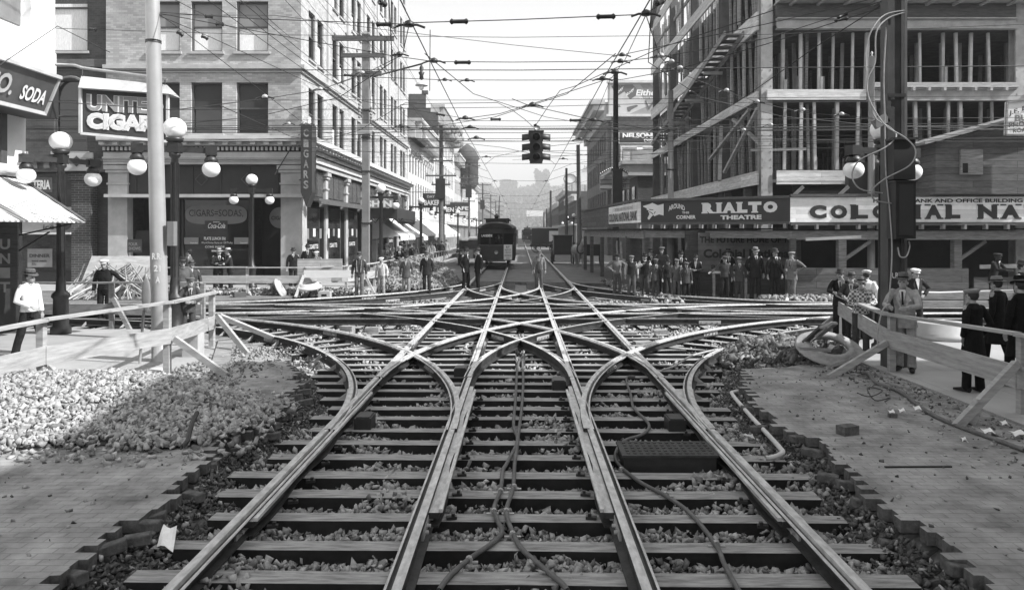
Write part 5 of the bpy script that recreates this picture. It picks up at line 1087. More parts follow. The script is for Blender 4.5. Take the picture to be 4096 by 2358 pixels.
o = MB().box(tuple(P(2106,864,948)), tuple(P(2172,842,948)+Vector((0,1,0)))); o = o.build('hill_sign', M_whitew); tag(o, 'pale rectangular sign standing low on the wooded hill', 'sign')
# ---------------- lamp posts ----------------
def lamp(x, y, z0, label, rz=0.0, s=1.0, group=None, seg=20):
    t = thing('street_lamp', (x, y, z0), label, 'street lamp', group)
    def cp(mb, nm, m, p=t): return mb.build(nm, m, p)
    b = Vector((x, y, z0))
    mb = smooth(MB()); mb.lathe([(.22,0),(.22,.16),(.17,.2),(.16,.85),(.2,.9),(.19,.97),(.11,1.05),(.1,1.3),(.088,1.35),(.075,4.0),(.12,4.05),(.12,4.12)], b, seg); cp(mb, 'post', M_iron)
    for k in range(6):
        a = 2*PI*k/6; mb = MB(); c = b+Vector((math.cos(a)*.084, math.sin(a)*.084, 0)); mb.bar(c+Vector((0,0,1.4)), c+Vector((0,0,3.9)), .022, .022); cp(mb, 'flute', M_iron)
    ca, sa = math.cos(rz), math.sin(rz); d = Vector((ca, sa, 0))
    mb = MB(); mb.bar(b+Vector((0,0,4.12)), b+Vector((0,0,4.34)), .24, .24); mb.add([b+d*-.78+Vector((0,0,4.2))+q for q in ()], []); 
    mb.bar(b-d*.7+Vector((0,0,4.2)), b+d*.7+Vector((0,0,4.2)), .11, .12)
    for s_ in (-1, 1): mb.bar(b+d*s_*.62+Vector((0,0,4.19)), b+d*s_*.86+Vector((0,0,4.19)), .2, .2)
    cp(mb, 'cross_arm', M_iron)
    mb = smooth(MB()); mb.lathe([(.12,4.34),(.17,4.37),(.19,4.45),(.12,4.46)], b, seg); f = cp(mb, 'globe_holder', M_iron)
    mb = smooth(MB()); mb.ball(b+Vector((0,0,4.66)), .245, 24, 0, (1,1,.95)); cp(mb, 'globe', M_globe, f)
    for s_ in (-1, 1):
        c = b+d*s_*.74; mb = smooth(MB()); mb.lathe([(.13,3.93),(.15,3.97),(.13,4.03),(.08,4.1)], c, seg); f = cp(mb, 'globe_holder', M_iron)
        mb = smooth(MB()); mb.ball(c+Vector((0,0,3.79)), .195, 20, 0, (1,1,.95)); cp(mb, 'globe', M_globe, f)
    t.scale = (1,1,s); return t
lamp(-7.6, 16.5, .17, 'black three globe street lamp standing behind the pale trolley pole at left', .44)
lamp(-10.75, 17.55, .17, 'black three globe street lamp by the striped awning, nearest the left picture edge', 1.0, .965)
lamp(7.14, 14.75, .19, 'black three globe street lamp beside the tall steel pole on the right', .35, .94)
lamp(-11.42, 31.9, .1, 'three globe street lamp in front of the cigar shop window', .1)
l0 = lamp(-7.15, 38.5, .1, 'three globe street lamp just right of the square utility pole', .15)
for i, (y, lb) in enumerate(((54,'second street lamp down the left sidewalk, by the shoe shine sign'),(70,'third street lamp down the left sidewalk, half behind the tall dark pole'),(86,'fourth street lamp down the left sidewalk, by the bakery sign'),(104,'fifth street lamp down the left sidewalk, past the bakery sign'),(122,'sixth street lamp down the left sidewalk, near the streetcar roof'))):
    c = copy_tree(l0); c.location = (-7.15, y, .1); c['label'] = lb
for i, (x, y, lb) in enumerate(((7.2,101,'right one of the pair of lamps down the right side beyond the carts'),(7.3,117,'left one of the pair of lamps down the right side beyond the carts'))):
    c = copy_tree(l0); c.location = (x, y, .05); c['label'] = lb
# ---------------- poles ----------------
t = thing('trolley_pole', (-6.66,13.9,.17), 'thick pale painted trolley pole in the left foreground stencilled R.R. 21 A', 'pole')
smooth(MB().tube([(-6.66,13.9,.17),(-6.67,13.9,.75),(-6.82,13.9,6.9),(-6.88,13.9,9.5)], [.16,.15,.125,.115], 24)).build('pole', M_pole, t)
smooth(MB().tube([(-6.67,13.9,.72),(-6.67,13.9,.78)], .165, 24)).build('collar', M_pole, t); smooth(MB().tube([(-6.8,13.9,6.05),(-6.8,13.9,6.1)], .14, 20)).build('collar', M_iron, t)
for i, (s_, z) in enumerate((('R.R.',2.15),('21',1.93),('A',1.72))): letters(s_, (-6.75+.03*i,13.76,z-.1), u, .17-.04*i, .12, M_whitew, t, .03)
MB().box((-6.5,13.8,2.3),(-6.38,13.95,2.75)).build('switch_box', M_poleg, t)
t = thing('steel_pole', (6.54,13.2,.19), 'tall dark riveted steel trolley pole with large equipment boxes on the right', 'pole')
mb = MB(); mb.box((6.4,13.05,.19),(6.45,13.33,9.5)); mb.box((6.63,13.05,.19),(6.68,13.33,9.5)); mb.box((6.45,13.08,.19),(6.63,13.14,9.5)); mb.build('pole', M_poled, t)
MB().box((6.71,13.1,.19),(6.76,13.15,9.5)).build('conduit', M_beamd, t)
o = MB().box((6.35,12.75,3.45),(6.72,13.04,4.12)).build('equipment_box', M_blackp, t); MB().box((6.32,12.7,4.12),(6.75,13.04,4.16)).build('lid', M_iron, o)
o = MB().box((6.37,12.72,2.44),(6.71,13.04,3.42)).build('equipment_box', M_blackp, t); MB().box((6.35,12.7,3.405),(6.73,13.04,3.43)).build('lid', M_iron, o); MB().box((6.42,12.7,2.5),(6.66,12.718,3.36)).build('door', M_signd, o)
MB().bar((6.18,13.1,4.42),(6.4,13.1,4.55),.1,.16).build('bracket', M_poleg, t)
MB().box((6.38,13.03,4.9),(6.7,13.05,4.96)).build('band', M_iron, t)
letters('R.R.', (6.45,13.08,1.75), u, .16, .1, M_whitew, t, .03)
def arm(t, x, y, z, w, m=M_woodd, ins=5, th=.13):
    o = MB().box((x-w/2,y-.2,z-th/2),(x+w/2,y-.08,z+th/2)).build('cross_arm', m, t)
    for k in range(ins):
        xx = x-w/2+.12+(w-.24)*k/(ins-1) if ins > 1 else x
        smooth(MB().lathe([(.015,0),(.02,.06),(.05,.08),(.05,.13),(.03,.17)], (xx,y-.14,z+th/2), 8)).build('insulator', M_rub, o)
    return o
t = thing('utility_pole', (-6.87,33.4,.1), 'square grey utility pole with three cross arms at the left corner of the side street', 'utility pole')
MB().box((-7.02,33.25,0),(-6.72,33.55,11.3)).build('pole', M_poleg, t); MB().add([(-7.05,33.22,11.3),(-6.69,33.22,11.3),(-6.69,33.58,11.3),(-7.05,33.58,11.3),(-6.87,33.4,11.5)], [(0,1,4),(1,2,4),(2,3,4),(3,0,4),(3,2,1,0)]).build('pole_cap', M_poleg, t)
arm(t,-6.97,33.4,11.1,2.75,ins=6,th=.2); arm(t,-6.95,33.4,10.35,1.95,ins=4,th=.18); arm(t,-6.7,33.4,9.55,1.1,ins=2,th=.2)
smooth(MB().lathe([(.1,0),(.16,.05),(.17,.3),(.12,.4)], (-7.2,33.1,9.4), 12)).build('transformer', M_rub, t)
MB().box((-7.2,33.1,6.85),(-6.65,33.7,7.3)).build('junction_box', M_pole, t)
for z in (2.9,6.7,7.9,5.2): MB().box((-7.06,33.2,z),(-6.68,33.6,z+.05)).build('band', M_iron, t)
for k in range(5): smooth(MB().lathe([(.03,0),(.06,.03),(.06,.1),(.03,.12)], (-7.12,33.2,7.55+k*.14), 8)).build('insulator', M_rub, t)
for k in range(5): smooth(MB().lathe([(.03,0),(.06,.03),(.06,.1),(.03,.12)], (-6.6,33.2,7.4+k*.14), 8)).build('insulator', M_rub, t)
t = thing('bracket_lamp', (-4.7,33.4,8.4), 'hanging arc lamp with white shade on a long bracket from the square utility pole', 'street lamp')
lz = lambda sy: H+(CY-sy)/F*33.4; lx = lambda sx: (sx-CX)/F*33.4
smooth(MB().tube([(lx(1487),33.4,lz(308)),(lx(1688),33.3,lz(258)),(lx(1692),33.3,lz(256))], .04, 6)).build('bracket', M_iron, t)
c = Vector((lx(1687),33.3,0)); smooth(MB().lathe([(.03,lz(322)),(.1,lz(318)),(.08,lz(305)),(.14,lz(292)),(.06,lz(288)),(.1,lz(275)),(.03,lz(262)),(.02,lz(256))], c, 10)).build('lamp_body', M_iron, t)
smooth(MB().lathe([(.06,lz(325)),(.27,lz(341)),(.28,lz(345)),(.08,lz(343))], c, 14)).build('lamp_shade', M_stonel, t); smooth(MB().ball((c.x,c.y,lz(350)), .12, 12, 0, (1,1,1.2))).build('globe', M_globe, t)
def upole(x, y, h, lab, arms=3, r=.15, box=None, lean=0, m=M_woodd, group=None):
    t = thing('utility_pole', (x,y,0), lab, 'utility pole', group); smooth(MB().tube([(x,y,0),(x+lean,y,h)], [r,r*.7], 10)).build('pole', m, t)
    for k, (z, w) in enumerate(((h-.35,3.0),(h-1.9,2.6),(h-3.0,2.0),(h-5.0,1.6))[:arms]): arm(t, x, y, z, w, ins=6 if k < 2 else 3)
    if box: MB().box((x-.45,y-.35,box[0]),(x+.35,y+.1,box[1])).build('cable_box', M_blackp, t); arm(t, x, y, box[1]+.25, 2.6, ins=4); 
    return t
upole(-6.7,63.5,11.5,'tall dark utility pole with a big black cable box, second in the left row',4,.22,(5.3,7.0))
upole(-6.75,99,11.5,'third utility pole in the left row, just left of the streetcar',4,.16,(7.0,8.6))
upole(-6.75,135,11.2,'fourth utility pole in the left row with a hanging box',2,.15,(6.5,8.2)); upole(-6.75,172,11,'fifth utility pole in the left row',3,.15); upole(-6.8,208,11,'sixth utility pole in the left row',3,.15); upole(-6.8,245,11,'farthest utility pole in the left row',3,.15)
t = upole(5.6,44,11.9,'tall dark wooden pole behind the covered walkway carrying a cable box',0,.2,m=M_blackp); MB().box((5.38,43.6,3.95),(5.95,43.95,6.1)).build('cable_box', M_blackp, t); MB().box((5.3,43.55,6.1),(6.0,44,6.2)).build('cable_box_lid', M_iron, t)
upole(5.55,70,10.6,'slightly crooked bare pole beside the walkway end',0,.24,lean=-.15); upole(5.6,91,10.2,'bare pole with a small insulator beyond the crooked pole',0,.2); upole(5.6,138,10.0,'bare pole by the dark hotel on the right',0,.25); upole(5.7,163,7.5,'thin short pole far down the right side',0,.15); upole(5.6,178,7,'farthest thin pole on the right side',0,.15)
t = thing('trolley_pole', (13.4,28.6,0), 'slender pale tubular pole rising behind the bank sign, with a finial', 'pole'); smooth(MB().tube([(13.38,28.6,.05),(13.38,28.6,3.9),(13.4,28.6,9.2)], [.14,.13,.11], 14)).build('pole', M_pole, t); smooth(MB().lathe([(.1,9.2),(.02,9.27),(.06,9.35),(.0,9.43)], (13.4,28.6,0), 10)).build('finial', M_pole, t)
t2 = MB().box((12.6,28.75,3.85),(14.3,29.1,5.2)).build('cable_box', M_signd, t)
t = thing('trolley_pole', (5.1,25.5,0), 'grey trolley pole rising beside the street face of the steel frame', 'pole'); x0 = (2683-CX)/F*32.2
smooth(MB().tube([(x0,32.2,3.3),(x0,32.2,8.6)], [.13,.11], 12)).build('pole', M_poleg, t); smooth(MB().tube([(x0,32.2,.04),(x0,32.2,3.3)], .15, 12)).build('pole_base', M_poleg, t)
for z in (5.2,6.9): smooth(MB().tube([(x0-.2,32.1,z),(x0+.2,32.1,z)], .04, 6)).build('clamp', M_iron, t)
t.location = (x0,32.2,0)
for c in t.children: c.location = (0,0,0); 
for c in t.children:
    c.data.transform(Matrix.Translation(Vector((5.1,25.5,0))-Vector((x0,32.2,0))))
# ---------------- traffic signal ----------------
ts = Vector((.48,22.7,0)); zc = 4.95
t = thing('traffic_signal', (.48,22.7,4.6), 'dark four way traffic signal with round lenses hanging over the crossing', 'traffic light')
MB().box((.29,22.51,4.63),(.67,22.89,5.55)).build('signal_body', M_iron, t)
MB().box((.25,22.47,5.55),(.71,22.93,5.59)).build('top_cap', M_iron, t)
for i, z in enumerate((5.4,5.1,4.8)):
    for ang in range(4):
        d = Vector((math.sin(ang*PI/2), -math.cos(ang*PI/2), 0)); c = Vector((.48,22.7,z)); a = c+d*.19
        mb = smooth(MB()); n = 12; s1 = d.cross(Vector((0,0,1)))
        pts1 = [a+s1*math.cos(q)*.125+Vector((0,0,math.sin(q)*.125)) for q in [PI*(-.15+1.3*j/n) for j in range(n+1)]]; pts2 = [p+d*.24-Vector((0,0,.03)) for p in pts1]
        pts3 = [a+(p-a)*.9 for p in pts1]; pts4 = [p+d*.24-Vector((0,0,.03)) for p in pts3]
        k = n+1; mb.add(pts1+pts2+pts3+pts4, [q for j in range(n) for q in ((j,j+1,k+j+1,k+j),(2*k+j,3*k+j,3*k+j+1,2*k+j+1),(k+j,k+j+1,3*k+j+1,3*k+j))]); v = mb.build('visor', M_iron, t)
        smooth(MB().tube([a, a+d*.02], .11, 14)).build('lens', mat('signal_lens', .06, .2, .2, 5, bump=0), v)
smooth(MB().tube([(.48,22.7,5.59),(.48,22.7,5.72),(.44,22.7,5.8)], .05, 8)).build('hanger', M_iron, t); smooth(MB().tube([(.52,22.62,5.68),(.52,22.66,5.68)], .08, 12)).build('hanger_disc', M_pole, t)
# ---------------- wires ----------------
WN = [0]
def wire(pts, lab, r=.010, sag=.0, ins=(), grp='overhead wires'):
    """pts: world points; sag in metres between first and last"""
    q = [Vector(p) for p in pts]; out = []
    for i in range(len(q)-1):
        L_ = (q[i+1]-q[i]).length; n = 8 if sag and L_ > 3 else 1
        for j in range(n): tt = j/n; p = q[i].lerp(q[i+1], tt); p.z -= sag*4*tt*(1-tt)*(L_/20); out.append(p)
    out.append(q[-1]); o = MB().tube(out, r*.75, 5).build('overhead_wire', M_wire); tag(o, lab, 'wire', grp)
    return o
def strain(c, d, L_=.5, m=None):   # strain insulator
    d = Vector(d).normalized(); c = Vector(c); mb = smooth(MB()); mb.tube([c-d*L_/2, c-d*L_*.4, c-d*L_*.3, c+d*L_*.3, c+d*L_*.4, c+d*L_/2], [.02,.045,.03,.03,.045,.02], 8); o = mb.build('strain_insulator', m or M_iron); return o
def hanger(c, lab, s=1.0, shiny=False):
    c = Vector(c); s *= .62; t = thing('wire_hanger', c, lab, 'wire fitting', 'insulated hangers on the trolley wires')
    smooth(MB().lathe([(.09*s,-.02),(.1*s,0),(.08*s,.05*s),(.03*s,.08*s),(.0,.09*s)], c, 10)).build('bell', M_pole if shiny else M_iron, t)
    smooth(MB().tube([c+Vector((-.28*s,0,-.05*s)), c+Vector((-.14*s,0,.0)), c+Vector((.14*s,0,.0)), c+Vector((.28*s,0,-.05*s))], .022*s, 6)).build('yoke', M_iron, t); return t
zw = 5.45
# contact wires over the tracks
wire([(-1.58,6,zw+.25),(-1.58,10.5,zw+.15),(-1.58,13.5,zw+.1),(-1.58,21,zw),(-1.55,34,zw),(-1.5,60,zw),(-1.5,120,zw),(-1.5,260,zw)], 'trolley wire over the left track running straight down the street', .012)
wire([(1.58,6,zw-.1),(1.58,10.5,zw-.05),(1.58,13.5,zw),(1.58,21,zw),(1.55,34,zw),(1.5,60,zw),(1.5,120,zw),(1.5,260,zw)], 'trolley wire over the right track running straight down the street', .012)
wire([(-60,21.3,zw),(0,21.3,zw),(60,21.3,zw)], 'nearer trolley wire of the cross street', .012); wire([(-60,24.1,zw),(0,24.1,zw),(60,24.1,zw)], 'farther trolley wire of the cross street', .012)
for sx in (-1,1):
    for sy in (-1,1):
        cx = sx*(2.34+Rt); cy = YC+sy*(2.1+Rt); r = Rt+.74; nm = {(-1,-1):'near left',(1,-1):'near right',(-1,1):'far left',(1,1):'far right'}[(sx,sy)]
        wire([(cx-sx*r*math.cos(q), cy-sy*r*math.sin(q), zw+.02) for q in [PI/2*i/5 for i in range(6)]], 'trolley wire bending round the '+nm+' corner in short straights', .011)
        cx = -sx*.84+sx*Rw; cy = YC+sy*(-.65+Rw); r = Rw+.73
        wire([(cx-sx*r*math.cos(q), cy-sy*r*math.sin(q), zw+.04) for q in [PI/2*i/5 for i in range(6)]], 'trolley wire of the wide curve toward the '+nm, .011)
# span and guy wires: listed as (points in picture coordinates with their distance)
SP = [([(640,50,13.9),(1024,76,12.3),(1634,98,10.6)],'span wire from the pale pole to the first left trolley hanger'),
 ([(1634,92,10.6),(2050,80,10.6),(2584,58,10.6)],'topmost span wire across the open sky between the two trolley wires'),
 ([(2584,55,10.6),(2660,5,11),(2700,-40,11.5)],'short span wire rising from the first right trolley hanger'),
 ([(226,114,25),(1024,139,25),(2048,150,25),(3072,138,25),(4096,98,25)],'long nearly level wire across the whole picture near the top'),
 ([(640,60,13.9),(1100,62,20),(1560,122,20),(2048,180,20),(2471,223,19)],'wire curving down across the sky to the right hand hangers'),
 ([(2505,216,19),(3072,95,17),(3560,-20,14)],'wire climbing from the right hand hangers to the steel pole'),
 ([(640,55,13.9),(1024,125,13.7),(1560,222,13.5),(1736,247,13.5)],'span wire from the pale pole to the second left trolley hanger'),
 ([(1736,247,13.5),(2048,249,13.5),(2480,246,13.5),(2644,228,13.5),(3072,153,13.4),(3560,-5,13.3)],'second span wire across the sky, ending at the steel pole'),
 ([(1300,300,20),(1470,308,20),(1779,320,20),(2048,321,20),(2400,320,20),(2490,318,20),(2700,280,18),(3072,175,16),(3560,20,14)],'third span wire across the sky above the signal'),
 ([(640,60,13.9),(744,133,15),(1197,480,22),(1290,520,24)],'guy wire slanting down from the pale pole across the office windows'),
 ([(640,65,13.9),(840,148,15),(1290,355,20),(1470,408,22),(1861,474,21)],'span wire sweeping from the pale pole to the left trolley wire hangers'),
 ([(1440,300,20),(1280,360,19),(1060,395,17),(700,440,16),(190,405,15)],'drooping feeder wire with bright hangers across the office corner'),
 ([(1861,474,21),(2000,455,20),(2113,421,19),(2390,330,19),(2450,310,20)],'curved wire carrying the junction left of the signal'),
 ([(2048,395,20),(2113,421,19),(2375,480,19),(2620,520,19),(2663,518,19)],'wire crossing above the signal toward the right corner'),
 ([(1600,420,22),(1668,415,22),(1990,411,22),(2048,440,22.7),(2100,478,22.7),(2135,510,22.7)],'thick drooping cable feeding the traffic signal'),
 ([(2140,505,22.7),(2190,430,21),(2240,362,20),(2300,345,20),(2640,193,17),(3100,40,14)],'thin guy wire running up right from the signal'),
 ([(1300,560,24),(1440,520,24),(1620,412,24),(1668,410,24)],'slack wire looping up to the parapet of the dark gable'),
 ([(2643,230,13.5),(2700,285,15),(2900,365,18),(3035,410,19),(3210,450,19),(3490,473,17)],'long bowed wire strung with bright bells across the steel frame'),
 ([(2663,518,19),(2800,500,19),(2960,400,18),(3092,310,16),(3260,190,14.5),(3560,0,13.3)],'looped cable with rings rising across the steel frame'),
 ([(2584,60,10.6),(2630,200,13),(2643,225,13.5)],'short drop wire from the first right hanger'),
 ([(2584,60,10.6),(2500,240,16),(2440,320,19),(2375,481,24),(2300,610,34)],'pull-off wire from the right hangers down to the far junction'),
 ([(1636,100,10.6),(1610,220,13.3),(1440,305,19),(1290,355,20)],'pull-off wire from the first left hanger to the bright bells'),
 ([(880,422,16),(1160,545,26),(1420,590,33.2)],'faint wire from the cigar sign toward the utility pole'),
 ([(0,260,12),(230,105,14),(440,210,15)],'chain guy at the top left corner')]
for pts_, lab in SP: wire([P(*q) for q in pts_], lab, .010 if pts_[0][2] < 15 else .013)
# level bundles of wire at signal height
k = 0
for y0, y1, Y, lab in ((500,500,21.3,''),(508,509,24,''),(513,512,24.2,''),(527,524,22,''),(553,545,24.1,''),(557,560,26,''),(604,595,30,''),(628,612,34,''),(642,655,34,''),(478,478,23,''),(435,410,21,''),(398,392,22,''),(278,272,24,'')):
    k += 1; names = ['first','second','third','fourth','fifth','sixth','seventh','eighth','ninth','tenth','eleventh','twelfth','thirteenth']
    wire([P(0,y0+6,Y),P(1400,y0+2,Y),P(2081,(y0+y1)/2+6,Y),P(2700,y1+2,Y),P(4096,y1-8,Y)], 'level cross street wire, '+names[k-1]+' of the bundle strung past the signal', .02 if Y == 24 else .011)
# distribution wires fanning from the utility pole arms to the upper left
zl = [(-8.2,11.25),(-7.7,11.25),(-6.2,11.25),(-5.8,11.25),(-7.6,10.5),(-6.2,10.5)]
for i, (x, z) in enumerate(zl): wire([(x,33.3,z),(x+.2-.4*i,10,z+1.6+.1*i),(x-.5*i,-10,z+3)], ['outermost left','second','third','fourth','lower left','lower right'][i]+' distribution wire running overhead from the square utility pole', .012, sag=.25)
for i, (x, z) in enumerate(((-8.2,11.3),(-7.0,11.3),(-5.8,11.3),(-7.8,9.7),(-5.9,9.7))):
    wire([(x,33.4,z),(x,63.5,z-.2),(x,99,z-.3),(x,135,z-.5),(x,208,z-.6)], ['outer left','middle','outer right','lower left','lower right'][i]+' line wire along the left row of poles', .014, sag=.25)
for i, (a, b) in enumerate((((900,0,14),(1460,410,33)),((830,0,14),(1455,430,33)),((960,0,14),(1462,395,33)),((1024,25,15),(1200,170,33),),((700,0,14),(1024,140,30)),((1140,0,20),(1440,300,33)),((1300,0,24),(1560,250,33)),((1450,0,24),(1720,400,60)))):
    wire([P(*a), P(*b)], ['fan wire','second fan wire','third fan wire','fourth fan wire','fifth fan wire','sixth fan wire','seventh fan wire','eighth fan wire'][i]+' slanting from the top edge across the office block', .011, sag=.1)
for i, (a, b) in enumerate((((2100,600,30),(2620,640,60)),((2050,640,60),(2700,590,40)),((1900,610,60),(2620,660,80)))): wire([P(*a),P(*b)], ['upper','middle','lower'][i]+' thin wire crossing the haze below the signal', .014)
for i, (Y, lab) in enumerate(((44,'first'),(63,'second'),(80,'third'),(99,'fourth'),(135,'fifth'),(172,'sixth'))): wire([(-6.7,Y,7.0),(-1.5,Y,5.55),(1.5,Y,5.5),(5.6,Y,6.8)], lab+' span wire across the street beyond the signal', .012); hanger((-1.5,Y,5.5), lab+' left hanger down the street'); hanger((1.5,Y,5.5), lab+' right hanger down the street')
# fittings
for (x, y, Y, s_, sh, lab) in ((1636,100,10.6,1.3,0,'first junction over the left track at the top'),(2584,56,10.6,1.2,0,'first junction over the right track at the top'),(1736,245,13.5,1.2,0,'second junction over the left track'),(2460,290,14,1.3,0,'cluster over the right track left of the dark pole'),
    (1597,218,13.5,1.0,0,'curved hanger right of the utility pole arms'),(1779,320,20,1.1,0,'small hanger left of the sky opening'),(1868,322,20,1.2,0,'small hanger in the sky opening'),(2488,221,19,1.3,0,'upper right small hanger'),(2482,246,13.5,1,0,'lower right small hanger'),
    (1861,474,21,1.6,0,'junction left of the signal'),(2130,421,19,1.6,0,'junction just above the signal'),(2375,481,19,1.4,0,'junction right of the signal'),(2410,316,14,1.1,0,'curved hanger by the dark pole'),(2643,224,13.5,1.1,1,'first bright bell on the bowed wire'),(2686,247,14.5,1,1,'second bright bell on the bowed wire'),(2720,272,15,1,1,'third bright bell on the bowed wire'),
    (2906,362,18,1.1,1,'bright bell against the steel column'),(3029,407,19,1.1,1,'bright bell at the frame corner'),(3210,440,19,1.2,1,'bright bell right of the frame corner'),(3366,457,18,1.1,1,'bright bell before the white pole'),(3082,500,19,1.1,1,'low bright bell beside the frame corner'),(2975,520,20,1,1,'low bright bell among the braces'),
    (1449,292,20,1.2,1,'bright bell on the square pole'),(1281,357,19,1.2,1,'bright bell on the office windows'),(1060,388,17,1.2,1,'bright bell left of the office corner'),(1155,495,23,1.1,1,'bright bell at the office corner cornice'),(1233,495,23,1.1,1,'second bright bell at the office corner cornice'),(1945,627,27,1,0,'small hanger below left of the signal'),(2253,635,27,1,0,'small hanger below right of the signal'),(2634,518,19,1.6,0,'junction at the end of the steel frame'),
    (1606,505,24,1.6,0,'long frog left of the far gable'),(1880,510,24,1.6,0,'upper long frog left of the signal'),(1905,553,24,1.6,0,'lower long frog left of the signal'),(2335,518,24,1.5,0,'upper long frog right of the signal'),(2320,557,24,1.5,0,'lower long frog right of the signal')):
    hanger(P(x,y,Y), lab, s_, sh)
def si(a, b, lab, L_=.5): o = strain(P(*a).lerp(P(*b), .5), P(*b)-P(*a), L_); tag(o, lab, 'insulator', 'strain insulators on span wires')
for a, b, lab, L_ in (((1505,98,10.8),(1565,98,10.8),'wooden strain insulator left of the top left junction',.22),((1800,87,10.6),(1872,86,10.6),'wooden strain insulator right of the top left junction',.26),((2385,68,10.6),(2462,66,10.6),'wooden strain insulator left of the top right junction',.27),((1818,250,13.5),(1882,250,13.5),'wooden strain insulator on the second span wire',.3),
    ((1745,455,21),(1780,462,21),'strain insulator left of the signal junction',.25),((1960,477,21),(2005,477,21),'strain insulator right of the left junction',.3),((2278,481,19),(2325,481,19),'strain insulator right of the signal',.3),((1375,300,20),(1420,304,20),'strain insulator before the square pole',.3),((2620,18,10.8),(2655,5,11),'strain insulator at the top right',.2),((1515,5,10),(1545,22,10.3),'strain insulator at the top centre left',.2),
    ((820,66,14.2),(850,67,14.3),'strain insulator on the first wire from the pale pole',.15),((864,96,14),(894,98,14),'box insulator on the second wire from the pale pole',.15),((710,128,14.5),(730,142,14.6),'box insulator on the third wire from the pale pole',.14),((808,145,14.8),(830,155,14.9),'box insulator on the fourth wire from the pale pole',.14),((360,117,15),(382,119,15),'white insulator on the level wire by the dark store',.14),((3355,70,13.8),(3385,55,13.8),'insulator on the wire left of the steel pole',.2),((3345,82,13.8),(3385,75,13.8),'second insulator left of the steel pole',.25)): si(a, b, lab, L_)
# rope loops on the steel pole
cable([P(3620,42,13),P(3540,60,13),P(3490,115,12.9),P(3464,195,12.9),P(3465,285,12.9),P(3470,370,12.9),P(3500,470,12.9),P(3560,510,12.9),P(3585,545,12.8),P(3540,590,12.7),P(3440,640,12.7),P(3408,700,12.8),P(3440,755,12.8),P(3530,772,12.9)], .012, 'pale rope looping from the steel pole around the lamp globe', name='rope', m=M_rope)
cable([P(3620,50,13),P(3550,75,13),P(3505,130,12.9),P(3500,250,12.9),P(3470,320,12.9),P(3478,400,12.9),P(3540,500,12.8),P(3620,550,12.6),P(3662,600,12.5),P(3640,660,12.5),P(3540,715,12.5),P(3490,760,12.6),P(3500,800,12.7),P(3580,815,12.9)], .012, 'second pale rope looping in front of the equipment boxes', name='rope', m=M_rope)
cable([P(3545,110,13),P(3535,300,13),P(3538,440,13),P(3540,560,13),P(3545,700,13),P(3560,850,12.9),P(3568,1000,12.8),P(3560,1150,12.7),P(3548,1210,12.5)], .013, 'pale rope hanging straight down beside the lamp post', name='rope', m=M_rope)
cable([P(3592,990,12.9),P(3600,1025,12.7),P(3625,1025,12.7),P(3638,990,12.9),P(3636,965,12.9)], .012, 'short loop of cable under the lower equipment box', name='rope', m=M_rope)
cable([P(3560,1215,12.4),P(3530,1240,12.3),P(3510,1330,12.3),P(3512,1380,12.3)], .012, 'rope end hanging over the right barricade', name='rope', m=M_rope)
c = G(3420,1560,.2); 
# ---------------- barricades ----------------
def barricade(posts, lab, railz=None, mt=M_wood, board=(.62,.9), braces=(), ext=(), name='barricade'):
    """posts: list of (x, y, zbase, ztop)"""
    t = thing(name, (posts[len(posts)//2][0], posts[len(posts)//2][1], posts[0][2]), lab, 'barricade')
    P_ = [Vector(p[:2]+(0,)) for p in posts]
    for i, p in enumerate(posts):
        d = (P_[min(i+1,len(posts)-1)]-P_[max(i-1,0)]).normalized(); n = Vector((d.y,-d.x,0)); c = P_[i]-n*.06
        MB().bar(c+Vector((0,0,p[2])), c+Vector((0,0,p[3]-.02)), .1, .1, (0,1,0)).build('post', mt, t)
    for i in range(len(posts)-1):
        a = P_[i]; b = P_[i+1]; d = (b-a).normalized(); n = Vector((d.y,-d.x,0)); o = n*.012*(i%2)
        MB().bar(a+o+Vector((0,0,posts[i][3]+.012*(i%2))), b+o+Vector((0,0,posts[i+1][3]+.012*(i%2))), .14, .04).build('top_rail', mt, t)
        if board: mz = (board[0]+board[1])/2; MB().bar(a+o+Vector((0,0,posts[i][2]+mz)), b+o+Vector((0,0,posts[i+1][2]+mz)), .035, board[1]-board[0]).build('board', mt, t)
    for a, b in braces: MB().bar(a, b, .1, .08, (0,1,0)).build('brace', mt, t)
    return t
lp = [(-6.9,8.2,.17,1.27),(-6.78,10.7,.17,1.3),(-5.92,12.7,.17,1.36),(-6.35,15.6,.05,1.3)]
barricade(lp, 'pale new lumber barricade around the left corner, boy leaning on it', board=(.5,.76), braces=[((-6.72,10.7,.62),(-6.0,10.3,.2)),((-5.85,12.7,.75),(-4.9,12.5,.17)),((-6.3,15.6,.8),(-5.3,14.6,.17)),((-6.3,15.7,.8),(-5.5,17.4,.0))])
rp = [(7.25,17.2,.19,1.12),(6.25,12.75,.1,1.15),(6.5,9.8,.02,1.22),(6.7,7.6,.05,1.25)]
barricade(rp, 'weathered lumber barricade around the right corner with men leaning on it', mt=mat('lumber_mid', .34, .8, .3, 2.2, bump=.25, stretch=(1.2,1.2,9)), board=(.5,.8), braces=[((6.2,12.7,.68),(5.1,12.4,.15)),((6.45,9.75,.85),(5.35,9.2,.17)),((7.2,17.2,.6),(6.3,16.6,.15)),((5.6,9.35,.17),(5.75,9.4,.45))])
barricade([(-14,18.9,0,1.28),(-10.25,18.75,0,1.28),(-7.9,18.6,0,1.28)], 'dark barricade behind the pale pole where the man in dark shirt stands', mt=M_woodg, board=(.5,.75), braces=[((-10.15,18.7,.9),(-9.5,18.4,.0))])
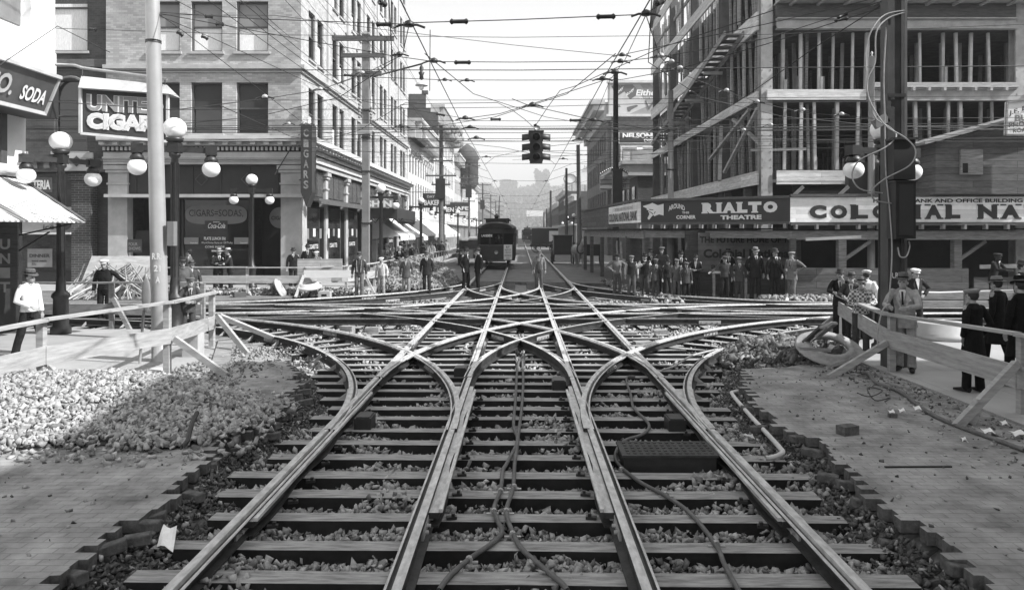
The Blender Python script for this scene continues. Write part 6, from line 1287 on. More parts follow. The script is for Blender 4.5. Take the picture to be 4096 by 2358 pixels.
zf = [(-16.5,29.9,.0,1.12),(-13.6,29.9,.0,1.12),(-10.9,29.9,.0,1.12),(-8.6,29.9,.0,1.12),(-7.05,30.6,.0,1.14),(-6.45,33.5,.0,1.15),(-6.2,38,.0,1.15),(-6.0,44,.0,1.15),(-5.6,52,0,1.15),(-4.9,62,0,1.15),(-4.4,72,0,1.15)]
barricade(zf, 'long plank barricade along the far left corner and up the excavated street', mt=mat('lumber_mid2', .42, .8, .3, 2.2, bump=.25, stretch=(1.2,1.2,9)), board=(.5,.8), braces=[((-12.8,29.8,.5),(-13.3,29.3,.0)),((-8.6,29.8,.8),(-8.75,29.2,.0)),((-6.6,31.5,.9),(-6.0,30.8,0))])
MB_ = MB().box((-9.0,30.3,.55),(-7.2,30.35,1.45)); tag(MB_.build('board_panel', mat('grooved_board', .42, .8, .2, 2.2, 'plank', .3, bs=(4,.12), mortar=.5)), 'small grooved board panel standing behind the far barricade', 'panel')
MB_ = MB().box((-8.6,29.82,.72),(-6.5,29.86,1.02)); tag(MB_.build('plank', M_whitew), 'very pale fresh board nailed on the far left barricade', 'plank')
tag(smooth(MB().tube([P(3500,1163,23.4),P(3760,1170,23.4),P(4120,1158,23.4)], .03, 8)).build('pipe_rail', M_whitew), 'thin bright pipe rail running behind the men at the right edge', 'rail')
for xx in (3520,3860,4100): tag(MB().bar(P(xx,1163,23.4), Vector((P(xx,1163,23.4).x,23.4,-.1)), .06, .06, (0,1,0)).build('post', M_woodd), ['left','middle','right'][(3520,3860,4100).index(xx)]+' short post under the bright pipe rail at the right edge', 'post')
# round stop sign on a stand
t = thing('flag_stand', (-6.86,13.75,.17), 'leaf shaped metal sign on a thin stand leaning at the pale pole', 'sign stand')
smooth(MB().tube([(-6.9,13.6,.17),(-6.8,13.55,1.15)], .025, 8)).build('stand', M_poleg, t); smooth(MB().ball((-6.76,13.55,1.42), .2, 16, 0, (.42,.12,1.6))).build('paddle', M_signg, t)
# fire hydrant
t = thing('fire_hydrant', (-9.95,30.2,0), 'pale fire hydrant on the far left corner among the rubble', 'fire hydrant'); c = Vector((-9.95,30.25,0))
smooth(MB().lathe([(.22,0),(.22,.06),(.14,.1),(.13,.38),(.17,.4),(.17,.46),(.15,.5),(.15,.56),(.09,.64),(.03,.68),(.03,.73)], c, 16)).build('barrel', M_stone, t)
for s_ in (-1,1): smooth(MB().tube([c+Vector((s_*.1,0,.48)), c+Vector((s_*.25,0,.48))], .06, 10)).build('nozzle', M_stone, t)
smooth(MB().tube([c+Vector((0,-.1,.45)), c+Vector((0,-.24,.45))], .08, 10)).build('nozzle', M_stone, t)
# tool box with leaning tools
t = thing('tool_chest', (-15.2,28.6,0), 'big wooden tool chest with its plank lid open, behind the man in the dark shirt', 'tool chest')
MB().box((-16.6,28.6,.0),(-13.9,29.5,.75)).build('chest', M_woodg, t); mb = MB(); mb.bar((-16.75,29.0,1.12),(-13.8,29.0,1.12),1.15,.05,(0,-.82,.6)); mb.xform(Matrix.Identity(4)); l_ = mb.build('lid', M_wood, t)
for x in (-16.2,-15.2,-14.2): MB().bar((x,28.46,.83),(x,29.36,1.5),.12,.03,(0,-.6,.8)).build('batten', M_woodg, l_)
rt_ = random.Random(5)
for i in range(58):
    x = rt_.uniform(-17.2,-13.3); c0 = rt_.choice([-16.4,-15.3,-14.3]); top = Vector((c0+(x-c0)*.25+rt_.uniform(-.1,.1), 28.5+rt_.uniform(-.1,.0), rt_.uniform(.75,1.35))); bt_ = Vector((x, 27.7+rt_.uniform(-.2,.2), .06))
    m_ = rt_.choice([M_wood, M_woodg, M_stonel]); o = smooth(MB().tube([bt_, top], .02, 6)).build('shovel', m_); tag(o, 'long handled tool leaning in the fan against the tool chest', 'tool', 'tools leaning on the chest')
# wood blocks, buckets, castings
for i, (x, y, z, m_, nm, lb) in enumerate(((1300,1180,0,M_stone,'block','small square stone block beside the far fence post'),(505,1190,0,M_conc,'block','hollow concrete block by the tool chest'),(560,1192,0,M_conc,'block','second hollow concrete block by the tool chest'),(2900,1075,0,0,0,0))):
    if not nm: continue
    p = P(x, y-10, 28.6); p.z = .0; MB_ = MB().box((-.22,-.15,0),(.22,.15,.28)); MB_.box((-.1,-.154,.1),(.1,-.1505,.18),1); MB_.xform(Matrix.Translation(p)); tag(MB_.build(nm, [m_, M_dark]), lb, 'block')
p = G(475,1192,0); tag(smooth(MB().lathe([(.16,0),(.21,.3),(.2,.31),(.15,.02)], p+Vector((0,.4,.05)), 14)).build('bucket', M_beam), 'metal bucket beside the tools', 'bucket')
tag(MB().bar(G(935,1190,.0)+Vector((0,0,.1)), G(965,1190,.0)+Vector((.1,.2,.1)), .5, .2).build('timber', M_woodd), 'dark timber block at the foot of the far barricade', 'timber')
p = G(1480,1330,.1)
for i, (x, y) in enumerate(((850,1495),(930,1420),(1040,1325),(1110,1320),(1180,1335))): pass
for i, (x, y, w) in enumerate(((1390,1310,.35),(1490,1315,.35),(1575,1330,.4),(2520,1335,.35),(2640,1325,.35),(2570,1372,.4))):
    p = G(x, y, 0); MB_ = MB().box((-w/2,-.12,-.15),(w/2,.12,.05)); MB_.xform(Matrix.Translation(p) @ Matrix.Rotation(.2*((i*7)%3-1),4,'Z')); tag(MB_.build('tie_stub', [M_tie]), ['left stub of tie showing in the gravel left of the crossing','middle stub of tie in the gravel left of the crossing','right stub of tie in the gravel left of the crossing','left stub of tie in the gravel right of the crossing','right stub of tie in the gravel right of the crossing','near stub of tie in the gravel right of the crossing'][i], 'railway tie')
# dark mats of tangled wire near right kerb, box by pole
cable([G(3430,1570,.2),G(3480,1585,.25),G(3530,1560,.2),G(3470,1550,.25),G(3500,1600,.2),G(3560,1590,.22),G(3540,1605,.2)], .008, 'tangle of thin dark wire on the ground by the right kerb', name='wire_tangle', m=M_wire)
b = G(730,1430,.2); tag(MB().box((-6.45,14.3,.17),(-6.15,14.6,.6)).build('crate', M_stone), 'pale box with a dark opening behind the left barricade', 'crate')
# ---------------- haze ----------------
hz = MB().box((-1300,-45,-1.5),(1300,1750,170)); me = hz.mesh('haze', []); ho = bpy.data.objects.new('haze', me); link(ho); tag(ho, None, None, None, 'stuff'); ho['label'] = 'pale dusty city air'
hm = bpy.data.materials.new('haze'); hm.use_nodes = True; hn = hm.node_tree; hn.nodes.clear(); vo = hn.nodes.new('ShaderNodeVolumePrincipled'); oo = hn.nodes.new('ShaderNodeOutputMaterial')
vo.inputs['Color'].default_value = (.92,.92,.92,1); vo.inputs['Density'].default_value = .0008; vo.inputs['Anisotropy'].default_value = .1; hn.links.new(vo.outputs[0], oo.inputs['Volume']); me.materials.append(hm)
# ---------------- vehicles ----------------
def streetcar(x, y, lab, s=1.0, detail=True, mb_=None, front='LAKESIDE'):
    t = thing('streetcar', (x, y, .17), lab, 'streetcar'); b = Vector((x, y, .17)); w = 1.26*s; Lc = 11.5*s
    m = M_blackp
    def prof(hw, z0, z1, y0, y1, rnd_=.5):   # plan with rounded front
        n = 10; pts = [(-hw, y1), (-hw, y0+rnd_)]+[(-hw*math.cos(PI*i/n), y0+rnd_-rnd_*math.sin(PI*i/n)) for i in range(1, n)]+[(hw, y0+rnd_), (hw, y1)]
        return [(b.x+a, b.y+c) for a, c in pts][::-1]
    def pr(hw, z0, z1, y0, y1, m_, nm, p=t, r=.5): 
        poly = prof(hw, z0, z1, y0, y1, r); A = sum(poly[i][0]*poly[(i+1)%len(poly)][1]-poly[(i+1)%len(poly)][0]*poly[i][1] for i in range(len(poly)))
        if A < 0: poly = poly[::-1]
        return MB().prism(poly, b.z+z0*s, b.z+z1*s).build(nm, m_, p)
    body = pr(w, .55, 1.45, 0, Lc, m, 'lower_body'); pr(w-.03, .42, .55, .05, Lc, M_iron, 'sill', body); pr(w-.005, 2.25, 2.6, .01, Lc, m, 'letter_board', body)
    pr(w+.02, 1.42, 1.48, -.02, Lc, M_frame, 'belt_rail', body)
    for fx in (-1, -.36, .36, 1):
        MB().box((b.x+fx*w*.97-.05, b.y+(.36 if abs(fx) == 1 else .02), b.z+1.45*s),(b.x+fx*w*.97+.05, b.y+(.46 if abs(fx) == 1 else .12), b.z+2.26*s)).build('window_post', m, body)
    for k in range(1, 11):
        yy = b.y+.45+(Lc-.6)*k/11
        for sx in (-1,1): MB().box((b.x+sx*w-.04,yy,b.z+1.48*s),(b.x+sx*w+.04*0+.02,yy+.1,b.z+2.25*s)).build('window_post', m, body)
    MB().box((b.x-w+.12,b.y+1.6,b.z+.5),(b.x+w-.12,b.y+1.7,b.z+2.4*s)).build('bulkhead', M_dark, body)
    r = smooth(MB()); n = 12; vs = []; ys = [-.12, .1, .8, Lc-.5, Lc]
    for j, yy in enumerate(ys):
        sc = [.8,.97,1,1,.9][j]; dz = [0,.0,.0,0,0][j]
        for i in range(n+1): a = PI*i/n; vs.append((b.x-w*1.05*sc*math.cos(a), b.y+yy, b.z+(2.6+(.42*sc)*math.sin(a))*s))
    r.add(vs, [(j*(n+1)+i, j*(n+1)+i+1, (j+1)*(n+1)+i+1, (j+1)*(n+1)+i) for j in range(4) for i in range(n)]+[tuple(range(n+1))]); r.build('roof', mat('car_roof', .09, .35, .2, 3, spec=.5), t)
    MB().box((b.x-.72*s,b.y+.5,b.z+2.9*s),(b.x+.72*s,b.y+Lc-.6,b.z+3.2*s)).build('clerestory', m, t); MB().box((b.x-.86*s,b.y+.35,b.z+3.2*s),(b.x+.86*s,b.y+Lc-.5,b.z+3.26*s)).build('clerestory_roof', M_signd, t)
    smooth(MB().lathe([(.16,3.26),(.12,3.34),(.2,3.4),(.1,3.5),(.05,3.6)], (b.x,b.y+.8,b.z), 10)).build('roof_lamp', M_iron, t)
    smooth(MB().tube([b+Vector((0,4,3.3*s)), b+Vector((0,8.5,5.15))], .03, 6)).build('trolley_arm', M_iron, t)
    smooth(MB().tube([b+Vector((0,-.02,1.0)), b+Vector((0,-.1,1.0))], .13, 16)).build('headlight', M_pole, t)
    pr(w-.12, .12, .2, -.25, .8, M_iron, 'fender'); MB().box((b.x-.6,b.y-.15,b.z+.38),(b.x+.6,b.y+.2,b.z+.5)).build('bumper', M_signd, t)
    for yy in (1.8, 3.4, Lc-3.4, Lc-1.8):
        for sx in (-1,1): smooth(MB().tube([b+Vector((sx*.74-.06,yy,.36)), b+Vector((sx*.74+.06,yy,.36))], .36, 18)).build('wheel', M_iron, t)
    if detail:
        letters(front, b+Vector((-.98,-.0,2.02*s)), u, .72, .16, M_whitew, body, .02)
        o = MB().box((b.x+.5,b.y-.1,b.z+.5),(b.x+1.06,b.y-.06,b.z+1.5)).build('notice_board', M_whitew, t)
        for i, (q, c) in enumerate((('BUY',.02),('A.E.P.CO.',.02),('7 PERCENT',0),('PREFERRED',0),('STOCK',0))): letters(q, (b.x+.56+.1*(i in (0,4)),b.y-.1,b.z+1.28-.19*i), u, .44-.2*(i in (0,4)), .13, M_blackp, o, c)
    return t
streetcar(-1.6, 50, 'dark streetcar with LAKESIDE sign and white notice coming head on along the left track')
streetcar(-1.6, 118, 'distant streetcar half hidden behind the near one', .98, False); streetcar(1.6, 168, 'distant streetcar on the right track far down the street', .98, False)
def wheel(t, c, r, m=M_iron, spokes=12, w=.05, nm='wheel', ax='x'):
    mb = smooth(MB()); n = 24; c = Vector(c); f = (lambda a, q, k: c+Vector((k, math.cos(a)*q, math.sin(a)*q))) if ax == 'x' else (lambda a, q, k: c+Vector((math.cos(a)*q, k, math.sin(a)*q)))
    for q, k in ((r,-w),(r,w),(r*.88,w),(r*.88,-w)): mb.v += [tuple(f(2*PI*j/n, q, k)) for j in range(n)]
    for i in range(4):
        for j in range(n): mb.f.append((i*n+j, i*n+(j+1)%n, ((i+1)%4)*n+(j+1)%n, ((i+1)%4)*n+j)); mb.mi.append(0)
    for j in range(spokes): a = 2*PI*j/spokes; mb.tube([f(a, .02, 0), f(a, r*.9, 0)], w*.45, 5)
    mb.tube([f(0,0,-w*1.6), f(0,0,w*1.6)], r*.16, 10); return mb.build(nm, m, t)
def cart(x, y, lab, w=1.5, L_=2.6, cover=True, m=M_blackp, mt=None, ax='x', top=2.2, cat='wagon'):
    t = thing('wagon' if cat == 'wagon' else 'delivery_truck', (x,y,0), lab, cat)
    MB().box((x-w/2,y-L_/2,.75),(x+w/2,y+L_/2,1.05)).build('bed', m, t)
    if cover: MB().box((x-w/2,y-L_/2+.1,1.05),(x+w/2,y+L_/2-.3,top)).build('body', mt or m, t); MB().box((x-w/2-.08,y-L_/2-.05,top),(x+w/2+.08,y+L_/2-.15,top+.08)).build('roof', M_stonel if mt else M_signd, t)
    else: MB().box((x-w/2-.06,y-L_/2,1.05),(x-w/2,y+L_/2,1.7)).build('side_board', m, t); MB().box((x+w/2,y-L_/2,1.05),(x+w/2+.06,y+L_/2,1.7)).build('side_board', m, t); MB().box((x-w/2,y-L_/2-.05,1.05),(x+w/2,y-L_/2,1.6)).build('tail_board', m, t)
    if ax == 'x':
        for sx in (-1,1):
            wheel(t, (x+sx*(w/2+.1), y-L_/3, .6), .6); wheel(t, (x+sx*(w/2+.1), y+L_/3, .5), .5)
    else:
        for sy in (-1,1): wheel(t, (x-L_/3, y+sy*.75, .55), .55, ax='y'); wheel(t, (x+L_/3, y+sy*.75, .55), .55, ax='y')
    return t
cart(3.3, 59, 'dark covered wagon seen from behind beside the horse cart', 1.4, 2.6)
cart(5.2, 56.5, 'dark open cart behind the pale horse', 1.6, 2.4, False)
t = thing('wagon', (2.9,92,0), 'flat wagon with a closed van body crossing the far street', 'wagon'); MB().box((1.4,91,1.0),(4.6,92.6,2.9)).build('body', M_signd, t); MB().box((3.5,90.9,1.3),(4.62,90.98,2.6)).build('side_panel', M_whitew, t); MB().box((1.2,90.8,2.9),(4.9,92.8,3.05)).build('roof', M_stonel, t); MB().box((1.2,91.2,.7),(6.2,92.4,.95)).build('bed', M_woodd, t)
for xx in (1.9,4.6): wheel(t, (xx,90.9,.6), .6, ax='y')
def oldcar(x, y, lab, m=M_blackp, rz=0):
    t = thing('car', (x,y,0), lab, 'car'); 
    MB().box((x-.75,y-1.0,.5),(x+.75,y+1.6,1.15)).build('body', m, t); MB().box((x-.42,y-2.0,.55),(x+.42,y-1.0,1.1)).build('hood', m, t); MB().box((x-.4,y-2.06,.5),(x+.4,y-2.0,1.15)).build('radiator', M_pole, t)
    MB().box((x-.8,y-.8,1.9),(x+.8,y+1.6,2.0)).build('roof', M_stonel, t); MB().box((x-.72,y-.85,1.2),(x+.72,y-.8,1.85)).build('windshield', M_glass, t)
    for dx in (-.74,.74):
        for dy in (-.8,.4,1.5): MB().box((x+dx-.03,y+dy-.03,1.15),(x+dx+.03,y+dy+.03,1.9)).build('roof_post', m, t)
        wheel(t, (x+dx*.95,y-1.6,.38), .38, w=.06); wheel(t, (x+dx*.95,y+1.2,.38), .38, w=.06)
        smooth(MB().tube([(x+dx*.95,y-2.1,.5),(x+dx*.95,y-1.8,.83),(x+dx*.95,y-1.4,.83),(x+dx*.95,y-1.1,.5)], .08, 6)).build('fender', m, t); smooth(MB().tube([(x+dx*.65,y-2.15,.95),(x+dx*.65,y-2.0,.95)], .13, 12)).build('headlight', M_pole, t)
    return t
oldcar(-3.9, 58, 'open touring car with pale roof parked left of the streetcar'); oldcar(-4.2, 73, 'second touring car behind the first, left of the streetcar')
oldcar(2.6, 128, 'small dark car following the distant streetcar'); oldcar(4.6, 140, 'dark car far down the street at the right kerb'); oldcar(4.8, 118, 'dark car parked beyond the crossing wagon'); oldcar(7.0, 150, 'farthest car at the right kerb'); oldcar(-4.6,92,'third car parked along the left kerb')
# ---------------- remeshed organic bodies ----------------
def remesh(mb, name, m, voxel, smooth_it=1):
    me = mb.mesh(name+'_src', m); o = bpy.data.objects.new('tmp', me); COL.objects.link(o)
    md = o.modifiers.new('r', 'REMESH'); md.mode = 'VOXEL'; md.voxel_size = voxel; md.use_smooth_shade = True
    if smooth_it: s2 = o.modifiers.new('s', 'SMOOTH'); s2.iterations = smooth_it; s2.factor = .5
    dg = bpy.context.evaluated_depsgraph_get(); dg.update(); out = bpy.data.meshes.new_from_object(o.evaluated_get(dg)); bpy.data.objects.remove(o); bpy.data.meshes.remove(me)
    out.name = name; out.materials.clear(); out.materials.append(m); return out
V = Vector
def limb(mb, pts, rs, n=10):
    mb.tube(pts, rs, n); mb.ball(pts[0], rs[0] if not isinstance(rs[0], tuple) else min(rs[0]), 8); mb.ball(pts[-1], rs[-1] if not isinstance(rs[-1], tuple) else min(rs[-1]), 8)
ARMS = {  # (elbow, wrist, fingertip direction) right-hand side, relative to the shoulder; x outward, y forward, z up
 'down': ((.07,-.03,-.29),(.08,.03,-.54),(.0,.1,-1)), 'hips': ((.24,-.08,-.2),(.03,.06,-.38),(-.8,.3,-.2)), 'pocket': ((.1,-.08,-.28),(.02,.04,-.5),(-.2,.1,-1)),
 'back': ((.08,-.12,-.27),(-.06,-.16,-.47),(-.6,0,-.6)), 'rail': ((.08,.16,-.24),(-.05,.42,-.26),(-.6,.8,-.1)), 'fold': ((.07,.1,-.27),(-.16,.26,-.26),(-1,.2,0)),
 'chin': ((.05,.2,-.22),(-.1,.24,.02),(-.2,.1,1)), 'lap': ((.1,.0,-.28),(-.06,.2,-.4),(-.6,.6,-.5)), 'out': ((.2,.02,-.2),(.36,.08,-.3),(.8,.2,-.4)), 'chest': ((.1,.06,-.25),(-.1,.2,-.1),(-.8,.2,.5))}
NP = [0]
def person(p, face, h, lab, hat='fedora', hc=.05, coat=.03, pants=.035, shirt=.6, top='jacket', arms=('down','down'), lean=0, stride=.04, tie=True, fine=False, group=None, vest=None, turn=0, sit=False, stache=False, apron=None, hatw=1.0, check=False, skin=None):
    """p: feet on the ground; face: heading in degrees, 0 = toward the camera, + = turned to picture right; h total height with hat"""
    NP[0] += 1; k = h/1.80; t = thing('person', p, lab, 'person', group, R(face)); vx = .009 if fine else .017
    if abs(face) < 900: pass
    # local frame: figure looks toward -Y (the camera) at face=0
    hipz = .93; T = Matrix.Translation((0,0,hipz)) @ Matrix.Rotation(R(lean), 4, 'X') @ Matrix.Translation((0,0,-hipz))
    def U(x, y, z): return T @ V((x, -y, z))
    def Lw(x, y, z): return V((x, -y, z))
    S_ = Matrix.Scale(k, 4)
    def put(mb, nm, m, par=t, v=None):
        mb.xform(S_); me = remesh(mb, nm, m, (v or vx)*k); o = bpy.data.objects.new(nm, me); link(o, par); return o
    def raw(mb, nm, m, par=t): mb.xform(S_); o = bpy.data.objects.new(nm, smooth(mb).mesh(nm, m)); link(o, par); return o
    legs = []
    for s_ in (-1, 1):
        fy = stride*s_; hx = .095*s_; fx = hx*1.15
        if sit: legs.append([Lw(hx,0,.93), Lw(hx*1.3,.4,.9), Lw(hx*1.3,.42,.45), Lw(hx*1.3,.42,.09)])
        else: legs.append([Lw(hx,0,.92), Lw(hx*1.08,fy*.55+.03,.5), Lw(fx,fy,.09)])
    sh = {s_: U(.185*s_,-.01,1.435) for s_ in (-1,1)}
    hr = Matrix.Rotation(R(lean), 3, 'X'); ap = {}
    for s_, a in ((-1, arms[0]), (1, arms[1])):
        e, w, d = ARMS[a]
        cv = lambda q: hr @ V((q[0]*s_, -q[1], q[2])) if a in ('hips','back','chin','chest','fold') else V((q[0]*s_, -q[1], q[2]))
        ap[s_] = (sh[s_], sh[s_]+cv(e), sh[s_]+cv(w), cv(d).normalized())
    # body : head, neck, trunk, arms, hands, legs in one skin
    mb = MB(); hd = Matrix.Translation(U(0,.02,1.60)) @ Matrix.Rotation(R(turn), 4, 'Z') @ Matrix.Rotation(R(-lean*.5), 4, 'X')
    def Hh(x, y, z): return hd @ V((x, -y, z))
    def hball(c, r, sc): 
        k0 = len(mb.v); mb.ball((0,0,0), r, 14, 0, sc); M_ = hd @ Matrix.Translation((c[0], -c[1], c[2]))
        for i in range(k0, len(mb.v)): mb.v[i] = tuple(M_ @ V(mb.v[i]))
    hball((0,.0,.03), .088, (.86,1.08,1.08)); hball((0,.03,-.045), .064, (.92,1.05,1.05)); hball((0,.055,-.085), .034, (1,.9,.8)); hball((0,.07,.02), .05, (1.1,.6,.5)); hball((0,.098,-.022), .016, (.8,1.2,1.5)); hball((0,.085,-.06), .022, (1.3,.7,.5))
    hball((.077,-.005,-.01), .02, (.5,.9,1.4)); hball((-.077,-.005,-.01), .02, (.5,.9,1.4))
    limb(mb, [Hh(0,-.01,-.06), U(0,-.01,1.45)], [.052,.06]); limb(mb, [U(0,0,1.42), U(0,0,1.1), Lw(0,0,.95)], [(.13,.08),(.11,.08),(.13,.085)], 12)
    for s_ in (-1,1):
        a, e, w, d = ap[s_]; limb(mb, [a, e, w], [.045,.038,.026])
        side = d.cross(V((0,-1,0))) if abs(d.y) < .8 else d.cross(V((0,0,1)))
        side = side.normalized()*s_; nn = d.cross(side).normalized(); f1 = w+d*.085
        for q in (-1,-.33,.33,1):
            b0 = w+side*.012*q; b1 = f1+side*.027*q; ln = (.062,.075,.07,.055)[int((q+1)*1.5+.1)]; c1 = b1+d*ln*.55+nn*.01; c2 = c1+d*ln*.4+nn*.022
            mb.tube([b0,b1], [.012,.014], 6); mb.tube([b1,c1,c2], [.0105,.0095,.008], 6)
        th = w+d*.03-side*.02; mb.tube([w-side*.008, th, th+d*.035-side*.02, th+d*.06-side*.018+nn*.008], [.013,.013,.011,.009], 6)
    for l_ in legs: limb(mb, l_, [.075,.05,.035] if len(l_) == 3 else [.075,.06,.045,.035])
    sk_ = M_skin if skin is None else mat('skin_%02d' % round(skin*100), skin, .6, .08, 6, bump=0)
    body = put(mb, 'body', sk_, v=.0085 if fine else .013)
    if h > 1.2:
        for s_ in (-1,1): raw(MB().ball(Hh(.031*s_,.085,.004), .0115, 8), 'eye', M_iron, body)
        hb = MB(); k0 = 0; hb.ball((0,0,0), .092, 14, 0, (.9,1.0,1.0)); M_ = hd @ Matrix.Translation((0,.022,.035)); hb.v = [tuple(M_ @ V(q)) for q in hb.v]; hair = raw(hb, 'hair', mat('hair', .03, .7, .3, 20, bump=0), body)
    if stache: q = MB(); q.tube([Hh(-.035,.085,-.055), Hh(0,.104,-.043), Hh(.035,.085,-.055)], .011, 6); raw(q, 'moustache', mat('hair', .03, .7, .3, 20), body)
    # trousers
    pm = cloth(pants); mb = MB(); limb(mb, [U(0,0,1.04), Lw(0,0,.9)], [(.148,.108),(.165,.118)], 14)
    for l_ in legs:
        r_ = [.088,.078,.068] if len(l_) == 3 else [.1,.09,.08,.07]; pts_ = [V(q) for q in l_]; pts_[-1] = pts_[-1]+V((0,0,-.01)); 
        mb.tube(pts_[:-1]+[pts_[-2].lerp(pts_[-1],.5)+V((0,.012,0)), pts_[-1], pts_[-1]+V((0,-.012,-.012))], r_[:-1]+[r_[-2]*.93, r_[-1]*1.12, r_[-1]*1.02], 12)
    tr = put(mb, 'trousers', pm)
    for s_, l_ in zip((-1,1), legs):
        f = l_[-1]; q = MB(); fx = .05*s_; q.tube([f+V((0,.07,-.045)), f+V((0,.0,-.035)), f+V((fx*.5,-.1,-.05)), f+V((fx,-.2,-.06))], [(.04,.042),(.045,.05),(.047,.032),(.03,.02)], 10); raw(q, 'shoe', cloth(.03), t)
    # upper garment
    def garment(zb_, r0, m, nm, sleeves=True, flare=0, v=None, grow=0):
        mb = MB(); g = grow; b_ = Lw(0,0,zb_) if zb_ < .93 else U(0,0,zb_)
        mb.tube([U(0,-.012,1.50), U(0,-.012,1.47), U(0,-.01,1.42), U(0,.005,1.28), U(0,0,1.10), U(0,0,.98), b_], [(.065+g,.055+g),(.115+g,.07+g),(.182+g,.098+g),(.182+g,.12+g),(.162+g,.112+g),(.176+g,.125+g),(.186+g+flare,.138+g+flare)], 18)
        for s_ in (-1,1):
            a, e, w, d = ap[s_]; mb.ball(a+V((-.02*s_,0,-.022)), .06+g, 10)
            if sleeves: mb.tube([a+V((-.03*s_,0,.0)), a.lerp(e,.5), e, e.lerp(w,.5), w-(w-e).normalized()*.02], [.06+g,.061+g,.057+g,.052+g,.047+g], 10)
        return put(mb, nm, m, v=v)
    if top in ('jacket','coat'):
        sm_ = cloth(coat); j = garment(.78 if top == 'jacket' else .5, 0, sm_, 'jacket', flare=.012 if top == 'jacket' else .05)
        if vest != 'closed':
            vm_ = cloth(vest if vest else max(.012, coat*.8))
            q = MB(); q.add([U(-.05,.128,1.28), U(.05,.128,1.28), U(.075,.118,1.02), U(-.075,.118,1.02)], [(0,1,2,3)]); 
            for s_ in (-1,1): q = MB(); q.add([U(.03*s_,.13,1.12), U(.062*s_,.095,1.46), U(.115*s_,.095,1.33), U(.085*s_,.118,1.27)], [(0,1,2,3) if s_ < 0 else (3,2,1,0)]); q.v += [tuple(V(a)+V((0,.008,0))) for a in q.v]; q.f.append((4,5,6,7)); q.mi.append(0); lp_ = raw(q, 'lapel', cloth(coat*1.35), j)
        q = MB(); q.add([U(-.055,.095,1.47), U(.055,.095,1.47), U(.0,.138,1.2 if not vest else 1.3), U(-.04,.09,1.50), U(.04,.09,1.50)], [(0,1,2),(0,3,4,1)]); q.v = [tuple(V(a)+V((0,-.012,0))) for a in q.v]; raw(q, 'shirt_front', cloth(shirt), j)
        if tie: q = MB(); q.bar(U(0,.125,1.475), U(0,.155,1.24), .032, .008, (0,1,0)); raw(q, 'tie', cloth(.04 if shirt > .3 else .2), j)
    else:
        sm_ = cloth(shirt) if not check else mat('check_cloth', .6, .9, .1, 5, 'check', .1)
        j = garment(.93, 0, sm_, 'shirt')
        if top == 'vest': vv = garment(.93, 0, cloth(coat), 'vest', sleeves=False, grow=.006)
        if top in ('overalls','apron'):
            mo = cloth(coat); q = MB(); q.tube([Lw(0,.02,.93), U(0,.03,1.1), U(0,.035,1.3)], [(.165,.115),(.15,.11),(.1,.1)], 14); put(q, 'bib', mo)
            for s_ in (-1,1): q = MB(); q.tube([U(.08*s_,.115,1.29), U(.1*s_,.095,1.42), U(.1*s_,.0,1.50), U(.07*s_,-.1,1.4), U(.02*s_,-.13,1.15)], .017, 6); raw(q, 'strap', mo, t)
        if top == 'braces':
            for s_ in (-1,1): q = MB(); q.tube([U(.07*s_,.125,1.0), U(.085*s_,.128,1.28), U(.09*s_,.09,1.43), U(.09*s_,.0,1.495), U(.04*s_,-.11,1.2)], .013, 6); raw(q, 'brace_strap', cloth(.25 if shirt < .2 else .05), t)
        if tie: q = MB(); q.bar(U(0,.125,1.46), U(0,.14,1.15), .034, .01, (0,1,0)); raw(q, 'tie', cloth(.04), j)
        q = MB(); q.tube([U(-.05,.06,1.475), U(0,.09,1.45), U(.05,.06,1.475), U(.055,-.03,1.50), U(-.055,-.03,1.50), U(-.05,.06,1.475)], .014, 6); raw(q, 'collar', cloth(shirt if shirt > .1 else shirt*2), j)
    if apron == 'handkerchief': q = MB(); q.add([U(.1,.135,1.3),U(.14,.125,1.31),U(.12,.135,1.35)], [(0,1,2)]); raw(q, 'handkerchief', cloth(.7), j)
    # hat
    if hat:
        q = MB(); hm_ = cloth(hc)
        if hat in ('fedora','bowler','straw','wide'):
            br = {'fedora':.142,'bowler':.13,'straw':.15,'wide':.18}[hat]*hatw; ch = .115 if hat != 'bowler' else .12
            q.lathe([(br,.012),(br*1.01,.02),(.098,.008),(.1,.03),(.093,ch*.75),(.082,ch),(.04,ch*(1.05 if hat != 'fedora' else .86)),(.005,ch*(1.08 if hat != 'fedora' else .8))], (0,0,0), 20, 0, .88, 1.08)
            for i in range(len(q.v)):
                x, y, z = q.v[i]
                if math.hypot(x, y) > .11: q.v[i] = (x, y, z+(abs(x)*.16-.012)+(-.02 if y < -.09 else 0))
            M_ = hd @ Matrix.Translation((0,.008,.062)) @ Matrix.Rotation(R(6), 4, 'X'); q.v = [tuple(M_ @ V(a)) for a in q.v]; hh = raw(q, 'hat', hm_)
            b_ = MB(); b_.lathe([(.1005,.025),(.102,.03),(.099,.05),(.097,.052)], (0,0,0), 20, 0, .88, 1.08); b_.v = [tuple(M_ @ V(a)) for a in b_.v]; raw(b_, 'hat_band', cloth(.02 if hc > .06 else .09), hh)
        else:
            q.lathe([(.092,-.005),(.098,.01),(.125,.035),(.12,.055),(.08,.072),(.01,.078)], (0,0,0), 18, 0, .95, 1.12)
            n = 8; a0 = [(.095*math.sin(a)*.95, -.1*math.cos(a)) for a in [-1.0+2.0*i/n for i in range(n+1)]]; a1 = [(.09*math.sin(a)*1.0, -.1*math.cos(a)-.06*math.cos(a*1.3)) for a in [-1.0+2.0*i/n for i in range(n+1)]]
            vs = [(x,y,.012) for x,y in a0]+[(x,y,-.008) for x,y in a1]+[(x,y,.0) for x,y in a0]+[(x,y,-.016) for x,y in a1]; m_ = n+1
